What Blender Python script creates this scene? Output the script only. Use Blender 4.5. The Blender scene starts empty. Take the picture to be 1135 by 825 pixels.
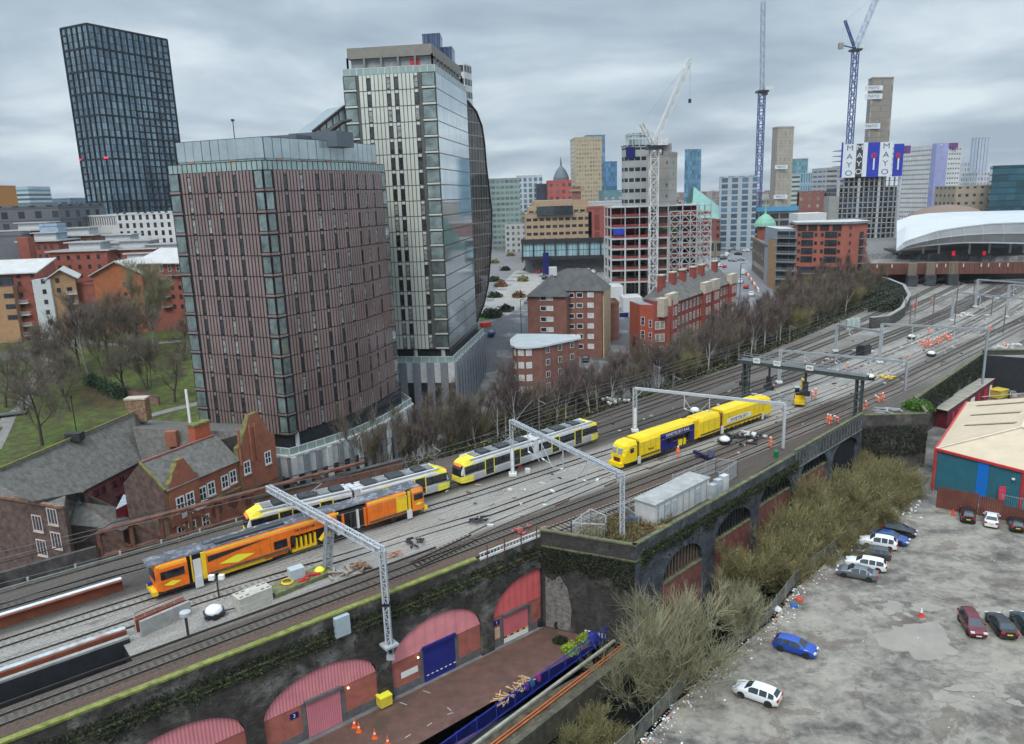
import bpy,bmesh,math,random
import numpy as np
from mathutils import Vector,Matrix,noise as mnoise
random.seed(7)
sc=bpy.context.scene
COL=sc.collection
# ---- camera
CAM_H=47.0
FPX=850.0
PITCH=math.atan(196/850);ROLL=math.atan(122.5/3686)
_f=Vector((0,math.cos(PITCH),-math.sin(PITCH)));_r=Vector((1,0,0));_u=_r.cross(_f)
_c,_s=math.cos(ROLL),math.sin(ROLL)
CR=_c*_r-_s*_u;CU=_s*_r+_c*_u;CF=_f
cam_d=bpy.data.cameras.new('camera');cam=bpy.data.objects.new('camera',cam_d);COL.objects.link(cam)
cam.matrix_world=Matrix(((CR.x,CU.x,-CF.x,0),(CR.y,CU.y,-CF.y,0),(CR.z,CU.z,-CF.z,CAM_H),(0,0,0,1)))
cam_d.sensor_width=36;cam_d.lens=36*FPX/1135;cam_d.clip_start=.5;cam_d.clip_end=20000
sc.camera=cam
# ---- sky: overcast cloud sheet over a Nishita sky, weak broad sun
SUN_EL,SUN_AZ=math.radians(50),math.radians(200)
world=bpy.data.worlds.new('World');sc.world=world;world.use_nodes=True
nt=world.node_tree;nt.nodes.clear()
def N(t,nt_=None,**k):
 n=(nt_ or nt).nodes.new(t)
 for a,b in k.items():setattr(n,a,b)
 return n
out=N('ShaderNodeOutputWorld');bg=N('ShaderNodeBackground');bg.inputs[1].default_value=0.1
sky=N('ShaderNodeTexSky');sky.sky_type='NISHITA';sky.sun_disc=False
sky.sun_elevation=SUN_EL;sky.sun_rotation=SUN_AZ;sky.air_density=1.2;sky.dust_density=2.0
tc=N('ShaderNodeTexCoord');sep=N('ShaderNodeSeparateXYZ');nt.links.new(tc.outputs['Generated'],sep.inputs[0])
addz=N('ShaderNodeMath',operation='ADD');addz.inputs[1].default_value=.16;nt.links.new(sep.outputs[2],addz.inputs[0])
mx=N('ShaderNodeMath',operation='MAXIMUM');mx.inputs[1].default_value=.03;nt.links.new(addz.outputs[0],mx.inputs[0])
dx=N('ShaderNodeMath',operation='DIVIDE');nt.links.new(sep.outputs[0],dx.inputs[0]);nt.links.new(mx.outputs[0],dx.inputs[1])
dy=N('ShaderNodeMath',operation='DIVIDE');nt.links.new(sep.outputs[1],dy.inputs[0]);nt.links.new(mx.outputs[0],dy.inputs[1])
cmb=N('ShaderNodeCombineXYZ');nt.links.new(dx.outputs[0],cmb.inputs[0]);nt.links.new(dy.outputs[0],cmb.inputs[1])
n1=N('ShaderNodeTexNoise');n1.inputs['Scale'].default_value=.85;n1.inputs['Detail'].default_value=5;n1.inputs['Roughness'].default_value=.52;n1.inputs['Distortion'].default_value=.3
nt.links.new(cmb.outputs[0],n1.inputs['Vector'])
cr=N('ShaderNodeValToRGB');nt.links.new(n1.outputs['Fac'],cr.inputs[0])
SKY_GAIN=1.0
cr.color_ramp.elements[0].position=.36;cr.color_ramp.elements[0].color=(2.7,3.45,4.25,1)
cr.color_ramp.elements[1].position=.64;cr.color_ramp.elements[1].color=(6.3,7.15,7.7,1)
e=cr.color_ramp.elements.new(.5);e.color=(4.0,4.85,5.65,1)
mixs=N('ShaderNodeMix',data_type='RGBA');mixs.inputs[0].default_value=.93
nt.links.new(sky.outputs[0],mixs.inputs[6]);nt.links.new(cr.outputs[0],mixs.inputs[7])
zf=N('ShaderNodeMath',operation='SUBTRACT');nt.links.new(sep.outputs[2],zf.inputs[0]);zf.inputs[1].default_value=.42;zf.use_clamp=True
zg=N('ShaderNodeMath',operation='MULTIPLY_ADD');nt.links.new(zf.outputs[0],zg.inputs[0]);zg.inputs[1].default_value=5.0;zg.inputs[2].default_value=1.0  # sky above the view brightened to raise the light on the ground
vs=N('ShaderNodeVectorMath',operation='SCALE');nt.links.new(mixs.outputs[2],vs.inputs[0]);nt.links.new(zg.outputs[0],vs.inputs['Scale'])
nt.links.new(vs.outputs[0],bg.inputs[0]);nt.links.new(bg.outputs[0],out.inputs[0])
sun_d=bpy.data.lights.new('sun','SUN');sun_d.energy=1.4;sun_d.angle=math.radians(20);sun_d.color=(1,.96,.9)
sun=bpy.data.objects.new('sun',sun_d);COL.objects.link(sun)
sdir=Vector((math.sin(SUN_AZ)*math.cos(SUN_EL),math.cos(SUN_AZ)*math.cos(SUN_EL),math.sin(SUN_EL)))
sun.rotation_euler=sdir.to_track_quat('Z','Y').to_euler();sun.location=(0,0,300)
sc.view_settings.view_transform='Standard';sc.view_settings.look='None';sc.view_settings.exposure=0.25;sc.view_settings.gamma=1
sc.cycles.max_bounces=6;sc.cycles.diffuse_bounces=2;sc.cycles.glossy_bounces=3;sc.cycles.transmission_bounces=4
sc.cycles.transparent_max_bounces=8;sc.cycles.volume_bounces=0;sc.cycles.use_denoising=True
sc.cycles.caustics_reflective=False;sc.cycles.caustics_refractive=False;sc.cycles.use_adaptive_sampling=True;sc.cycles.adaptive_threshold=.015
# ---- survey helpers: photograph pixel -> place in the world
def ray(px,py):return(px-567.5)*CR-(py-412.5)*CU+FPX*CF
def G(px,py,z=0.0):
 d=ray(px,py);t=(z-CAM_H)/d.z;return Vector((d.x*t,d.y*t,z))
def at(px,py,Y):
 d=ray(px,py);t=Y/d.y;return Vector((d.x*t,Y,CAM_H+d.z*t))
def V2(p):return Vector((p[0],p[1]))
# ---- railway frame: s along the south main line, o to the north of it
RZ=8.4
_ref=[(-103.0,0.5),(-72,27),(-40.9,52.6),(-28.8,62.2),(-12.9,74.7),(-1,84.2),(12.9,95.2),(31.1,109.7),(71.1,143.6),(109,179.5),(146,214.9),(220,288),(330,398),(600,668)]
_ref=[Vector(p)for p in _ref]
_k0=2
_S=[0.0]
for i in range(1,len(_ref)):_S.append(_S[-1]+(_ref[i]-_ref[i-1]).length)
_S=[v-_S[_k0]for v in _S]
def _dir(i):
 a=_ref[max(i-1,0)];b=_ref[min(i+1,len(_ref)-1)];return(b-a).normalized()
def D2(s,o):
 i=0
 while i<len(_ref)-2 and s>_S[i+1]:i+=1
 t=(s-_S[i])/(_S[i+1]-_S[i]);p=_ref[i].lerp(_ref[i+1],t)
 d=_dir(i).lerp(_dir(i+1),min(max(t,0),1)).normalized()
 return p+Vector((-d.y,d.x))*o,d
def D(s,o,z=RZ):p,d=D2(s,o);return Vector((p.x,p.y,z))
def heading(s):d=D2(s,0)[1];return math.atan2(d.y,d.x)
_RA=np.array([tuple(v)for v in _ref]);_SA=np.array(_S)
def so(x,y):
 x=np.asarray(x,float);y=np.asarray(y,float);best=np.full(x.shape,1e18);S=np.zeros_like(x);O=np.zeros_like(x)
 for i in range(len(_RA)-1):
  a,b=_RA[i],_RA[i+1];d=b-a;L=np.hypot(*d);d=d/L
  t=(x-a[0])*d[0]+(y-a[1])*d[1];o=-(x-a[0])*d[1]+(y-a[1])*d[0]
  tc_=np.clip(t,0,L);e=(x-a[0]-tc_*d[0])**2+(y-a[1]-tc_*d[1])**2
  m=e<best;best=np.where(m,e,best);S=np.where(m,_SA[i]+t,S);O=np.where(m,o,O)
 return S,O
def sso(p):s,o=so(np.array([p[0]]),np.array([p[1]]));return float(s[0]),float(o[0])
# ---- materials
MATS={}
def lin(r,g,b):
 f=lambda c:(c/255/12.92)if c/255<=.04045 else((c/255+.055)/1.055)**2.4
 return(f(r),f(g),f(b))
def mat(name,col,rough=.75,metal=0.0,var=.18,scale=1.2,bump=0.0,bscale=6,spec=.4,coat=0.0,stain=0.0,stain_col=(.03,.028,.025),sscale=.35,emit=None):
 if name in MATS:return MATS[name]
 m=bpy.data.materials.new(name);m.use_nodes=True;t=m.node_tree;L=t.links;b=t.nodes['Principled BSDF']
 b.inputs['Roughness'].default_value=rough;b.inputs['Metallic'].default_value=metal
 b.inputs['Specular IOR Level'].default_value=spec;b.inputs['Coat Weight'].default_value=coat
 b.inputs['Base Color'].default_value=(*col,1)
 if var or stain or bump:
  g=N('ShaderNodeNewGeometry',t);oi=N('ShaderNodeObjectInfo',t)
 last=None
 if var:
  n=N('ShaderNodeTexNoise',t);n.inputs['Scale'].default_value=scale;n.inputs['Detail'].default_value=6;n.inputs['Roughness'].default_value=.65
  L.new(g.outputs['Position'],n.inputs['Vector'])
  r=N('ShaderNodeMapRange',t);r.inputs[1].default_value=.25;r.inputs[2].default_value=.75
  r.inputs[3].default_value=1-var*1.6;r.inputs[4].default_value=1+var*1.3;L.new(n.outputs['Fac'],r.inputs[0])
  v=N('ShaderNodeVectorMath',t,operation='SCALE');v.inputs[0].default_value=col;L.new(r.outputs[0],v.inputs['Scale']);last=v.outputs[0]
 if stain:
  n=N('ShaderNodeTexNoise',t);n.inputs['Scale'].default_value=sscale;n.inputs['Detail'].default_value=7;n.inputs['Roughness'].default_value=.7;n.inputs['Distortion'].default_value=.4
  mp=N('ShaderNodeMapping',t);mp.inputs['Location'].default_value=(13,7,5);L.new(g.outputs['Position'],mp.inputs[0]);L.new(mp.outputs[0],n.inputs['Vector'])
  r=N('ShaderNodeMapRange',t);r.inputs[1].default_value=.5;r.inputs[2].default_value=.68;r.inputs[4].default_value=stain;L.new(n.outputs['Fac'],r.inputs[0])
  mixn=N('ShaderNodeMix',t,data_type='RGBA');L.new(r.outputs[0],mixn.inputs[0])
  if last:L.new(last,mixn.inputs[6])
  else:mixn.inputs[6].default_value=(*col,1)
  mixn.inputs[7].default_value=(*stain_col,1);last=mixn.outputs[2]
 if last:L.new(last,b.inputs['Base Color'])
 if bump:
  n=N('ShaderNodeTexNoise',t);n.inputs['Scale'].default_value=bscale;n.inputs['Detail'].default_value=4
  L.new(g.outputs['Position'],n.inputs['Vector'])
  bp=N('ShaderNodeBump',t);bp.inputs['Strength'].default_value=bump;bp.inputs['Distance'].default_value=.1
  L.new(n.outputs['Fac'],bp.inputs['Height']);L.new(bp.outputs[0],b.inputs['Normal'])
 if emit:b.inputs['Emission Color'].default_value=(*emit[0],1);b.inputs['Emission Strength'].default_value=emit[1]
 MATS[name]=m;return m
def math_chain(t):
 L=t.links
 def M(op,a,b=None,c=None):
  n=N('ShaderNodeMath',t,operation=op)
  for i,v in enumerate((a,b,c)):
   if v is None:continue
   if isinstance(v,(int,float)):n.inputs[i].default_value=v
   else:L.new(v,n.inputs[i])
  return n.outputs[0]
 return M
def gridmat(name,wall,win,cw,ch,fw,fh,rough=.7,wrough=.12,wvar=.5,line=None,wall2=None,u0=0.0,v0=0.0,metal=0.0,gvar=.12,gscale=.25,skip=0.0):
 """facade of many small windows: cells of cw x ch metres in the wall's own UV, a window filling fw x fh of each"""
 if name in MATS:return MATS[name]
 m=bpy.data.materials.new(name);m.use_nodes=True;t=m.node_tree;L=t.links;b=t.nodes['Principled BSDF'];M=math_chain(t)
 uv=N('ShaderNodeUVMap',t);sp=N('ShaderNodeSeparateXYZ',t);L.new(uv.outputs[0],sp.inputs[0])
 u=M('DIVIDE',M('ADD',sp.outputs[0],u0),cw);v=M('DIVIDE',M('ADD',sp.outputs[1],v0),ch)
 fu=M('ABSOLUTE',M('SUBTRACT',M('FRACT',u),.5));fv=M('ABSOLUTE',M('SUBTRACT',M('FRACT',v),.5))
 iw=M('MULTIPLY',M('LESS_THAN',fu,fw/2),M('LESS_THAN',fv,fh/2))
 cid=N('ShaderNodeCombineXYZ',t);L.new(M('FLOOR',u),cid.inputs[0]);L.new(M('FLOOR',v),cid.inputs[1])
 wn=N('ShaderNodeTexWhiteNoise',t,noise_dimensions='2D');L.new(cid.outputs[0],wn.inputs['Vector'])
 if skip:iw=M('MULTIPLY',iw,M('GREATER_THAN',wn.outputs['Value'],skip))
 sc_=M('ADD',M('MULTIPLY',wn.outputs['Value'],wvar*2),1-wvar)
 wc=N('ShaderNodeVectorMath',t,operation='SCALE');wc.inputs[0].default_value=win;L.new(sc_,wc.inputs['Scale'])
 g=N('ShaderNodeNewGeometry',t);n=N('ShaderNodeTexNoise',t);n.inputs['Scale'].default_value=gscale;n.inputs['Detail'].default_value=5;L.new(g.outputs['Position'],n.inputs['Vector'])
 gs=M('ADD',M('MULTIPLY',n.outputs['Fac'],gvar*4),1-gvar*2)
 wl=N('ShaderNodeVectorMath',t,operation='SCALE');L.new(gs,wl.inputs['Scale']);wl.inputs[0].default_value=wall
 wlo=wl.outputs[0]
 if wall2:
  mm=N('ShaderNodeMix',t,data_type='RGBA');L.new(M('GREATER_THAN',fv,fh/2),mm.inputs[0]);mm.inputs[7].default_value=(*wall2,1)
  L.new(wlo,mm.inputs[6]);wlo=mm.outputs[2]
 if line:
  mm=N('ShaderNodeMix',t,data_type='RGBA');L.new(M('GREATER_THAN',fv,.5-line[1]/2),mm.inputs[0]);mm.inputs[7].default_value=(*line[0],1)
  L.new(wlo,mm.inputs[6]);wlo=mm.outputs[2]
 mx_=N('ShaderNodeMix',t,data_type='RGBA');L.new(iw,mx_.inputs[0]);L.new(wlo,mx_.inputs[6]);L.new(wc.outputs[0],mx_.inputs[7])
 L.new(mx_.outputs[2],b.inputs['Base Color'])
 L.new(M('ADD',M('MULTIPLY',iw,wrough-rough),rough),b.inputs['Roughness'])
 b.inputs['Metallic'].default_value=metal
 MATS[name]=m;return m
 # ---- mesh builder
class MB:
 def __init__(s):s.v=[];s.f=[];s.m=[];s.uv=[];s.mats=[]
 def mi(s,m):
  if m is None:return 0
  if m not in s.mats:s.mats.append(m)
  return s.mats.index(m)
 def face(s,pts,m=None,uv=None):
  k=len(s.v);s.v+=[tuple(p)for p in pts];s.f.append(tuple(range(k,k+len(pts))));s.m.append(s.mi(m))
  s.uv+=list(uv)if uv else[(0,0)]*len(pts)
 def wall(s,a,b,z0,z1,m=None,u0=0):
  L=(V2(b)-V2(a)).length
  s.face([(a[0],a[1],z0),(b[0],b[1],z0),(b[0],b[1],z1),(a[0],a[1],z1)],m,[(u0,z0),(u0+L,z0),(u0+L,z1),(u0,z1)])
  return u0+L
 def prism(s,pts,z0,z1,m=None,top=None,bottom=False,uvtop=True):
  u=0
  z0f=z0 if callable(z0)else(lambda p:z0);z1f=z1 if callable(z1)else(lambda p:z1)
  n=len(pts)
  for i in range(n):
   a,b=pts[i],pts[(i+1)%n];L=(V2(b)-V2(a)).length
   s.face([(a[0],a[1],z0f(a)),(b[0],b[1],z0f(b)),(b[0],b[1],z1f(b)),(a[0],a[1],z1f(a))],m,[(u,z0f(a)),(u+L,z0f(b)),(u+L,z1f(b)),(u,z1f(a))]);u+=L
  s.face([(p[0],p[1],z1f(p))for p in pts],top or m,[(p[0],p[1])for p in pts])
  if bottom:s.face([(p[0],p[1],z0f(p))for p in reversed(pts)],m,[(p[0],p[1])for p in reversed(pts)])
 def box(s,c,size,m=None,ax=None,rz=0.0):
  if ax is None:ax=(Vector((math.cos(rz),math.sin(rz),0)),Vector((-math.sin(rz),math.cos(rz),0)),Vector((0,0,1)))
  c=Vector(c);h=[ax[i]*(size[i]/2)for i in range(3)]
  P=[c+h[0]*i+h[1]*j+h[2]*k for k in(-1,1)for j in(-1,1)for i in(-1,1)]
  S=size
  for q,(uu,vv)in(((0,1,5,4),(S[0],S[2])),((1,3,7,5),(S[1],S[2])),((3,2,6,7),(S[0],S[2])),((2,0,4,6),(S[1],S[2])),((4,5,7,6),(S[0],S[1])),((2,3,1,0),(S[0],S[1]))):
   s.face([P[i]for i in q],m,[(0,0),(uu,0),(uu,vv),(0,vv)])
 def beam(s,a,b,w,h=None,m=None,up=Vector((0,0,1))):
  a=Vector(a);b=Vector(b);d=b-a;L=d.length
  if L<1e-5:return
  d.normalize();x=d.cross(up)
  if x.length<1e-3:x=d.cross(Vector((1,0,0)))
  x.normalize();y=x.cross(d)
  s.box((a+b)/2,(L,w,h or w),m,ax=(d,x,y))
 def tube(s,pts,r,m=None,n=6,cap=True):
  pts=[Vector(p)for p in pts];rings=[]
  if not isinstance(r,(list,tuple)):r=[r]*len(pts)
  for i,p in enumerate(pts):
   d=(pts[min(i+1,len(pts)-1)]-pts[max(i-1,0)]).normalized()
   x=d.cross(Vector((0,0,1)))
   if x.length<1e-2:x=d.cross(Vector((1,0,0)))
   x.normalize();y=d.cross(x)
   rings.append([p+(x*math.cos(6.2832*k/n)+y*math.sin(6.2832*k/n))*r[i]for k in range(n)])
  k0=len(s.v);s.v+=[tuple(q)for R_ in rings for q in R_]
  mi=s.mi(m)
  for i in range(len(rings)-1):
   for k in range(n):
    a=k0+i*n+k;b=k0+i*n+(k+1)%n;s.f.append((a,b,b+n,a+n));s.m.append(mi);s.uv+=[(0,0)]*4
  if cap and n>2:
   s.f.append(tuple(k0+k for k in reversed(range(n))));s.m.append(mi);s.uv+=[(0,0)]*n
   s.f.append(tuple(k0+(len(rings)-1)*n+k for k in range(n)));s.m.append(mi);s.uv+=[(0,0)]*n
 def lathe(s,c,prof,m=None,n=12,ax=None):
  c=Vector(c);X,Y,Z=ax or(Vector((1,0,0)),Vector((0,1,0)),Vector((0,0,1)))
  k0=len(s.v);mi=s.mi(m)
  for r,z in prof:
   for k in range(n):
    a=6.2832*k/n;s.v.append(tuple(c+X*(r*math.cos(a))+Y*(r*math.sin(a))+Z*z))
  for i in range(len(prof)-1):
   for k in range(n):
    a=k0+i*n+k;b=k0+i*n+(k+1)%n;s.f.append((a,b,b+n,a+n));s.m.append(mi);s.uv+=[(0,0)]*4
  s.f.append(tuple(k0+(len(prof)-1)*n+k for k in range(n)));s.m.append(mi);s.uv+=[(0,0)]*n
 def mesh(s,name,m=None,smooth=False):
  me=bpy.data.meshes.new(name);me.from_pydata(s.v,[],s.f)
  mats=s.mats or([m]if m else[])
  if m and not s.mats:mats=[m]
  for q in mats:me.materials.append(q)
  if len(mats)>1:me.polygons.foreach_set('material_index',s.m)
  uvl=me.uv_layers.new(name='UVMap');uvl.data.foreach_set('uv',np.array(s.uv,dtype=np.float32).ravel())
  if smooth:me.polygons.foreach_set('use_smooth',[True]*len(me.polygons))
  me.update();return me
 def build(s,name,m=None,parent=None,smooth=False,**tags):
  o=bpy.data.objects.new(name,s.mesh(name,m,smooth));COL.objects.link(o)
  if parent is not None:o.parent=parent
  for k,v in tags.items():o[k]=v
  return o
def obj(name,me,parent=None,loc=None,rz=0.0,mtx=None):
 o=bpy.data.objects.new(name,me);COL.objects.link(o)
 if parent is not None:o.parent=parent
 if mtx is not None:o.matrix_local=mtx
 else:
  if loc is not None:o.location=loc
  o.rotation_euler.z=rz
 return o
def thing(name,label,cat,group=None,loc=(0,0,0),rz=0.0):
 o=bpy.data.objects.new(name,None);COL.objects.link(o);o.empty_display_size=.5
 o.location=loc;o.rotation_euler.z=rz;o['label']=label;o['category']=cat
 if group:o['group']=group
 return o
def tag(o,label,cat,group=None):
 o['label']=label;o['category']=cat
 if group:o['group']=group
 return o
KIDS={}
def copy_tree(src,parent=None,loc=None,rz=None,label=None,group=None,scale=None):
 c=src.copy();COL.objects.link(c)
 if parent is not None:c.parent=parent
 if loc is not None:c.location=loc
 if rz is not None:c.rotation_euler.z=rz
 if scale is not None:c.scale=scale
 if label:c['label']=label
 if group:c['group']=group
 if src.name not in KIDS:KIDS[src.name]=list(src.children)
 for ch in KIDS[src.name]:
  copy_tree(ch,c)
 return c
FONTM={}
def text(s,name,size,m,parent,mtx,align='CENTER',ext=.01,sx=1.0):
 key=(s,size,m.name,align)
 if key not in FONTM:
  cu=bpy.data.curves.new(name,'FONT');cu.body=s;cu.size=size;cu.extrude=ext;cu.align_x=align;cu.align_y='CENTER';cu.materials.append(m);cu.resolution_u=3
  tmp=bpy.data.objects.new('tmp',cu);COL.objects.link(tmp);bpy.context.view_layer.update()
  me_=bpy.data.meshes.new_from_object(tmp.evaluated_get(bpy.context.evaluated_depsgraph_get()));bpy.data.objects.remove(tmp);bpy.data.curves.remove(cu)
  me_.materials.clear();me_.materials.append(m);FONTM[key]=me_
 return obj(name,FONTM[key],parent,mtx=mtx@Matrix.Diagonal((sx,1,1,1)))
def face_mtx(o,xdir,up=Vector((0,0,1))):
 x=Vector(xdir).normalized();y=Vector(up).normalized();z=x.cross(y).normalized()
 return Matrix(((x.x,y.x,z.x,o[0]),(x.y,y.y,z.y,o[1]),(x.z,y.z,z.z,o[2]),(0,0,0,1)))
def struct(o):o['kind']='structure';return o
def stuff(o):o['kind']='stuff';return o
# ==== TERRAIN
def ss(t):t=np.clip(t,0,1);return t*t*(3-2*t)
S_EDGE=[(-80,-3.7),(52.4,-3.7),(57.4,-13.7),(77.4,-10.2),(92.1,-8.0),(121,-7.4),(129.2,-14.6),(139.3,-8.3),(188.1,-5.4),(193.2,-26),(430,-40)]
N_EDGE=[(-80,24.2),(30,24.6),(44,27.5),(56,27.5),(86.4,27.2),(150.8,32),(236,40),(262,43),(287,60),(314,70),(346,80),(430,110)]
def edge(T,s):return float(np.interp(s,[a for a,b in T],[b for a,b in T]))
YARD_Z,RIVER_Z,PARK_Z=-3.0,-6.2,0.0
FA,FB=G(515,825,YARD_Z),G(690,697,YARD_Z)
RIV_R=[G(*p,0)for p in[(560,960),(703,825),(760,765),(850,690),(880,650),(950,590),(990,575)]]+[Vector((61,112,0)),Vector((64,121,0))]
def _side(x,y,a,b):return(b[0]-a[0])*(y-a[1])-(b[1]-a[1])*(x-a[0])
def hz(x,y):
 x=np.asarray(x,float);y=np.asarray(y,float)
 s,o=so(x,y)
 town=12*ss((y-140)/110)
 ne=np.interp(s,[a for a,b in N_EDGE],[b for a,b in N_EDGE]);se=np.interp(s,[a for a,b in S_EDGE],[b for a,b in S_EDGE])
 w=ss((s-36)/14)*(1-ss((s-400)/40))
 emb=1-ss((o-ne+.5)/15)
 north=town*(1-emb*w)+np.minimum(8.05,8.05)*emb*w
 h=north
 under=(o<ne-.3)
 h=np.where(under&(s<420),np.minimum(north,4.0),h)
 south=np.zeros_like(h)
 left=_side(x,y,FA,FB)>0
 rb=np.zeros_like(h,bool)
 pts=[(p.x,p.y)for p in RIV_R]
 xr=np.interp(y,[p[1]for p in pts],[p[0]for p in pts]);rb=x>xr
 south=np.where(rb,PARK_Z,np.where(left&(x<12.9),YARD_Z,RIVER_Z))
 far=ss((s-350)/40)
 south=south*(1-far)+12*far
 south=np.where((x>xr)|(s>128),np.maximum(south,0),south)
 h=np.where(o<3,np.minimum(south,20),h)
 h=np.where((o<ne-.3)&(o>se-.5)&(s<418),np.minimum(h,4.0),h)
 return h
def hz1(x,y):return float(hz(np.array([x]),np.array([y]))[0])
def GT(px,py,dz=0.0):
 d=ray(px,py);Y=40.0
 ys=np.arange(40,3000,.25);t=ys/d.y;z=CAM_H+d.z*t;h=hz(d.x*t,ys)
 i=int(np.argmax(z<=h));return Vector((d.x*t[i],ys[i],h[i]+dz))
def axis(lo,hi,fine_lo,fine_hi,f,c,far):
 a=list(np.arange(fine_lo,fine_hi+1e-6,f));b=list(np.arange(fine_hi+c,hi,c));z=list(np.arange(fine_lo-c,lo,-c))[::-1]
 end=[hi+far*(1.5**k-1)*2 for k in range(1,14)];beg=[lo-far*(1.5**k-1)*2 for k in range(1,14)][::-1]
 return np.array(beg+z+a+b+end)
gx=axis(-260,330,-60,100,1.25,4,8);gy=axis(0,460,45,140,1.25,4,8);gy=gy[gy>-400]
XX,YY=np.meshgrid(gx,gy);HH=hz(XX,YY)
HH=HH+np.where((HH>-1)&(np.abs(XX)<400)&(YY<400),.08*np.sin(XX*.31+YY*.17)*np.sin(YY*.23-XX*.11),0)
nx_,ny_=len(gx),len(gy)
verts=np.stack([XX.ravel(),YY.ravel(),HH.ravel()],1)
idx=np.arange(nx_*ny_).reshape(ny_,nx_)
faces=np.stack([idx[:-1,:-1].ravel(),idx[:-1,1:].ravel(),idx[1:,1:].ravel(),idx[1:,:-1].ravel()],1)
me=bpy.data.meshes.new('ground');me.from_pydata(verts.tolist(),[],faces.tolist())
S_,O_=so(XX,YY)
grass=((XX<-36-(YY-120)*.05)&(YY>92)&(YY<232)&(O_>20)).astype(float)
bank=np.clip(1-np.abs(O_-np.interp(S_,[a for a,b in N_EDGE],[b for a,b in N_EDGE])-8)/12,0,1)*((S_>34)&(S_<300));
riverz=((HH<-3.2)|((O_<-5)&(HH>-3.1)&(HH<-.2)&(XX>0))).astype(float)
dirt=((O_<-8)&(HH>-.3)&(HH<.3)).astype(float)
ca=me.color_attributes.new('zone','FLOAT_COLOR','POINT')
ca.data.foreach_set('color',np.stack([grass.ravel(),np.clip(bank+riverz,0,1).ravel(),dirt.ravel(),np.ones(grass.size)],1).ravel().astype(np.float32))
ground=bpy.data.objects.new('ground',me);COL.objects.link(ground);struct(ground)
def ground_mat():
 m=bpy.data.materials.new('ground');m.use_nodes=True;t=m.node_tree;L=t.links;b=t.nodes['Principled BSDF'];M=math_chain(t)
 g=N('ShaderNodeNewGeometry',t);at_=N('ShaderNodeVertexColor',t,layer_name='zone');sp=N('ShaderNodeSeparateColor',t);L.new(at_.outputs[0],sp.inputs[0])
 def noise(sc_,det=6,dist=0,off=0):
  n=N('ShaderNodeTexNoise',t);n.inputs['Scale'].default_value=sc_;n.inputs['Detail'].default_value=det;n.inputs['Roughness'].default_value=.65;n.inputs['Distortion'].default_value=dist
  mp=N('ShaderNodeMapping',t);mp.inputs['Location'].default_value=(off,off*2,0);L.new(g.outputs['Position'],mp.inputs[0]);L.new(mp.outputs[0],n.inputs['Vector']);return n.outputs['Fac']
 def ramp(f,stops):
  r=N('ShaderNodeValToRGB',t);L.new(f,r.inputs[0]);el=r.color_ramp.elements
  el[0].position,el[0].color=stops[0][0],(*stops[0][1],1);el[1].position,el[1].color=stops[-1][0],(*stops[-1][1],1)
  for p,c in stops[1:-1]:e=el.new(p);e.color=(*c,1)
  return r.outputs[0]
 def mixc(f,a,c):
  n=N('ShaderNodeMix',t,data_type='RGBA');L.new(f,n.inputs[0]);L.new(a,n.inputs[6]);L.new(c,n.inputs[7]);return n.outputs[2]
 urban=ramp(noise(.5),[(.3,(.11,.112,.115)),(.5,(.17,.17,.168)),(.7,(.24,.235,.23))])
 grassc=ramp(noise(.45,8,.3),[(.3,(.06,.045,.03)),(.45,(.07,.065,.028)),(.54,(.075,.105,.024)),(.72,(.10,.155,.028))])
 litter=ramp(noise(.9,8,.2,5),[(.3,(.018,.016,.012)),(.5,(.045,.036,.024)),(.62,(.075,.055,.035)),(.72,(.05,.06,.02))])
 dirtc=ramp(noise(.16,10,.5,3),[(.32,(.07,.067,.062)),(.45,(.15,.143,.132)),(.6,(.26,.245,.225)),(.75,(.33,.31,.285))])
 jit=M('MULTIPLY',M('SUBTRACT',noise(.35,6,0,9),.5),1.1)
 def w(ch):return M('GREATER_THAN',M('ADD',sp.outputs[ch],jit),.5)
 c=mixc(w(2),urban,dirtc);c=mixc(w(0),c,grassc);c=mixc(w(1),c,litter)
 L.new(c,b.inputs['Base Color']);b.inputs['Roughness'].default_value=.92;b.inputs['Specular IOR Level'].default_value=.2
 bp=N('ShaderNodeBump',t);bp.inputs['Strength'].default_value=.6;bp.inputs['Distance'].default_value=.15;L.new(noise(3.5,6),bp.inputs['Height']);L.new(bp.outputs[0],b.inputs['Normal'])
 return m
me.materials.append(ground_mat())
def drape(name,pts,width,m,dz=.05,step=2.0,kerb=None,parent=None):
 """ribbon along world points lying on the terrain"""
 P=[Vector((p[0],p[1]))for p in pts];out_=[]
 for a,b_ in zip(P[:-1],P[1:]):
  n=max(1,int((b_-a).length/step));out_+=[a.lerp(b_,i/n)for i in range(n)]
 out_.append(P[-1]);mb=MB();rows=[]
 wf=width if callable(width)else(lambda i,n:width)
 for i,p in enumerate(out_):
  d=(out_[min(i+1,len(out_)-1)]-out_[max(i-1,0)]).normalized();nrm=Vector((-d.y,d.x));w_=wf(i,len(out_))
  k=max(2,int(w_/2.5));row=[]
  for j in range(k+1):
   q=p+nrm*(w_*(j/k-.5));row.append((q.x,q.y,hz1(q.x,q.y)+dz))
  rows.append(row)
 for i in range(len(rows)-1):
  for j in range(min(len(rows[i]),len(rows[i+1]))-1):
   mb.face([rows[i][j+1],rows[i][j],rows[i+1][j],rows[i+1][j+1]],m,[(j,i),(j+1,i),(j+1,i+1),(j,i+1)])
 return struct(mb.build(name,m))
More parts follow.
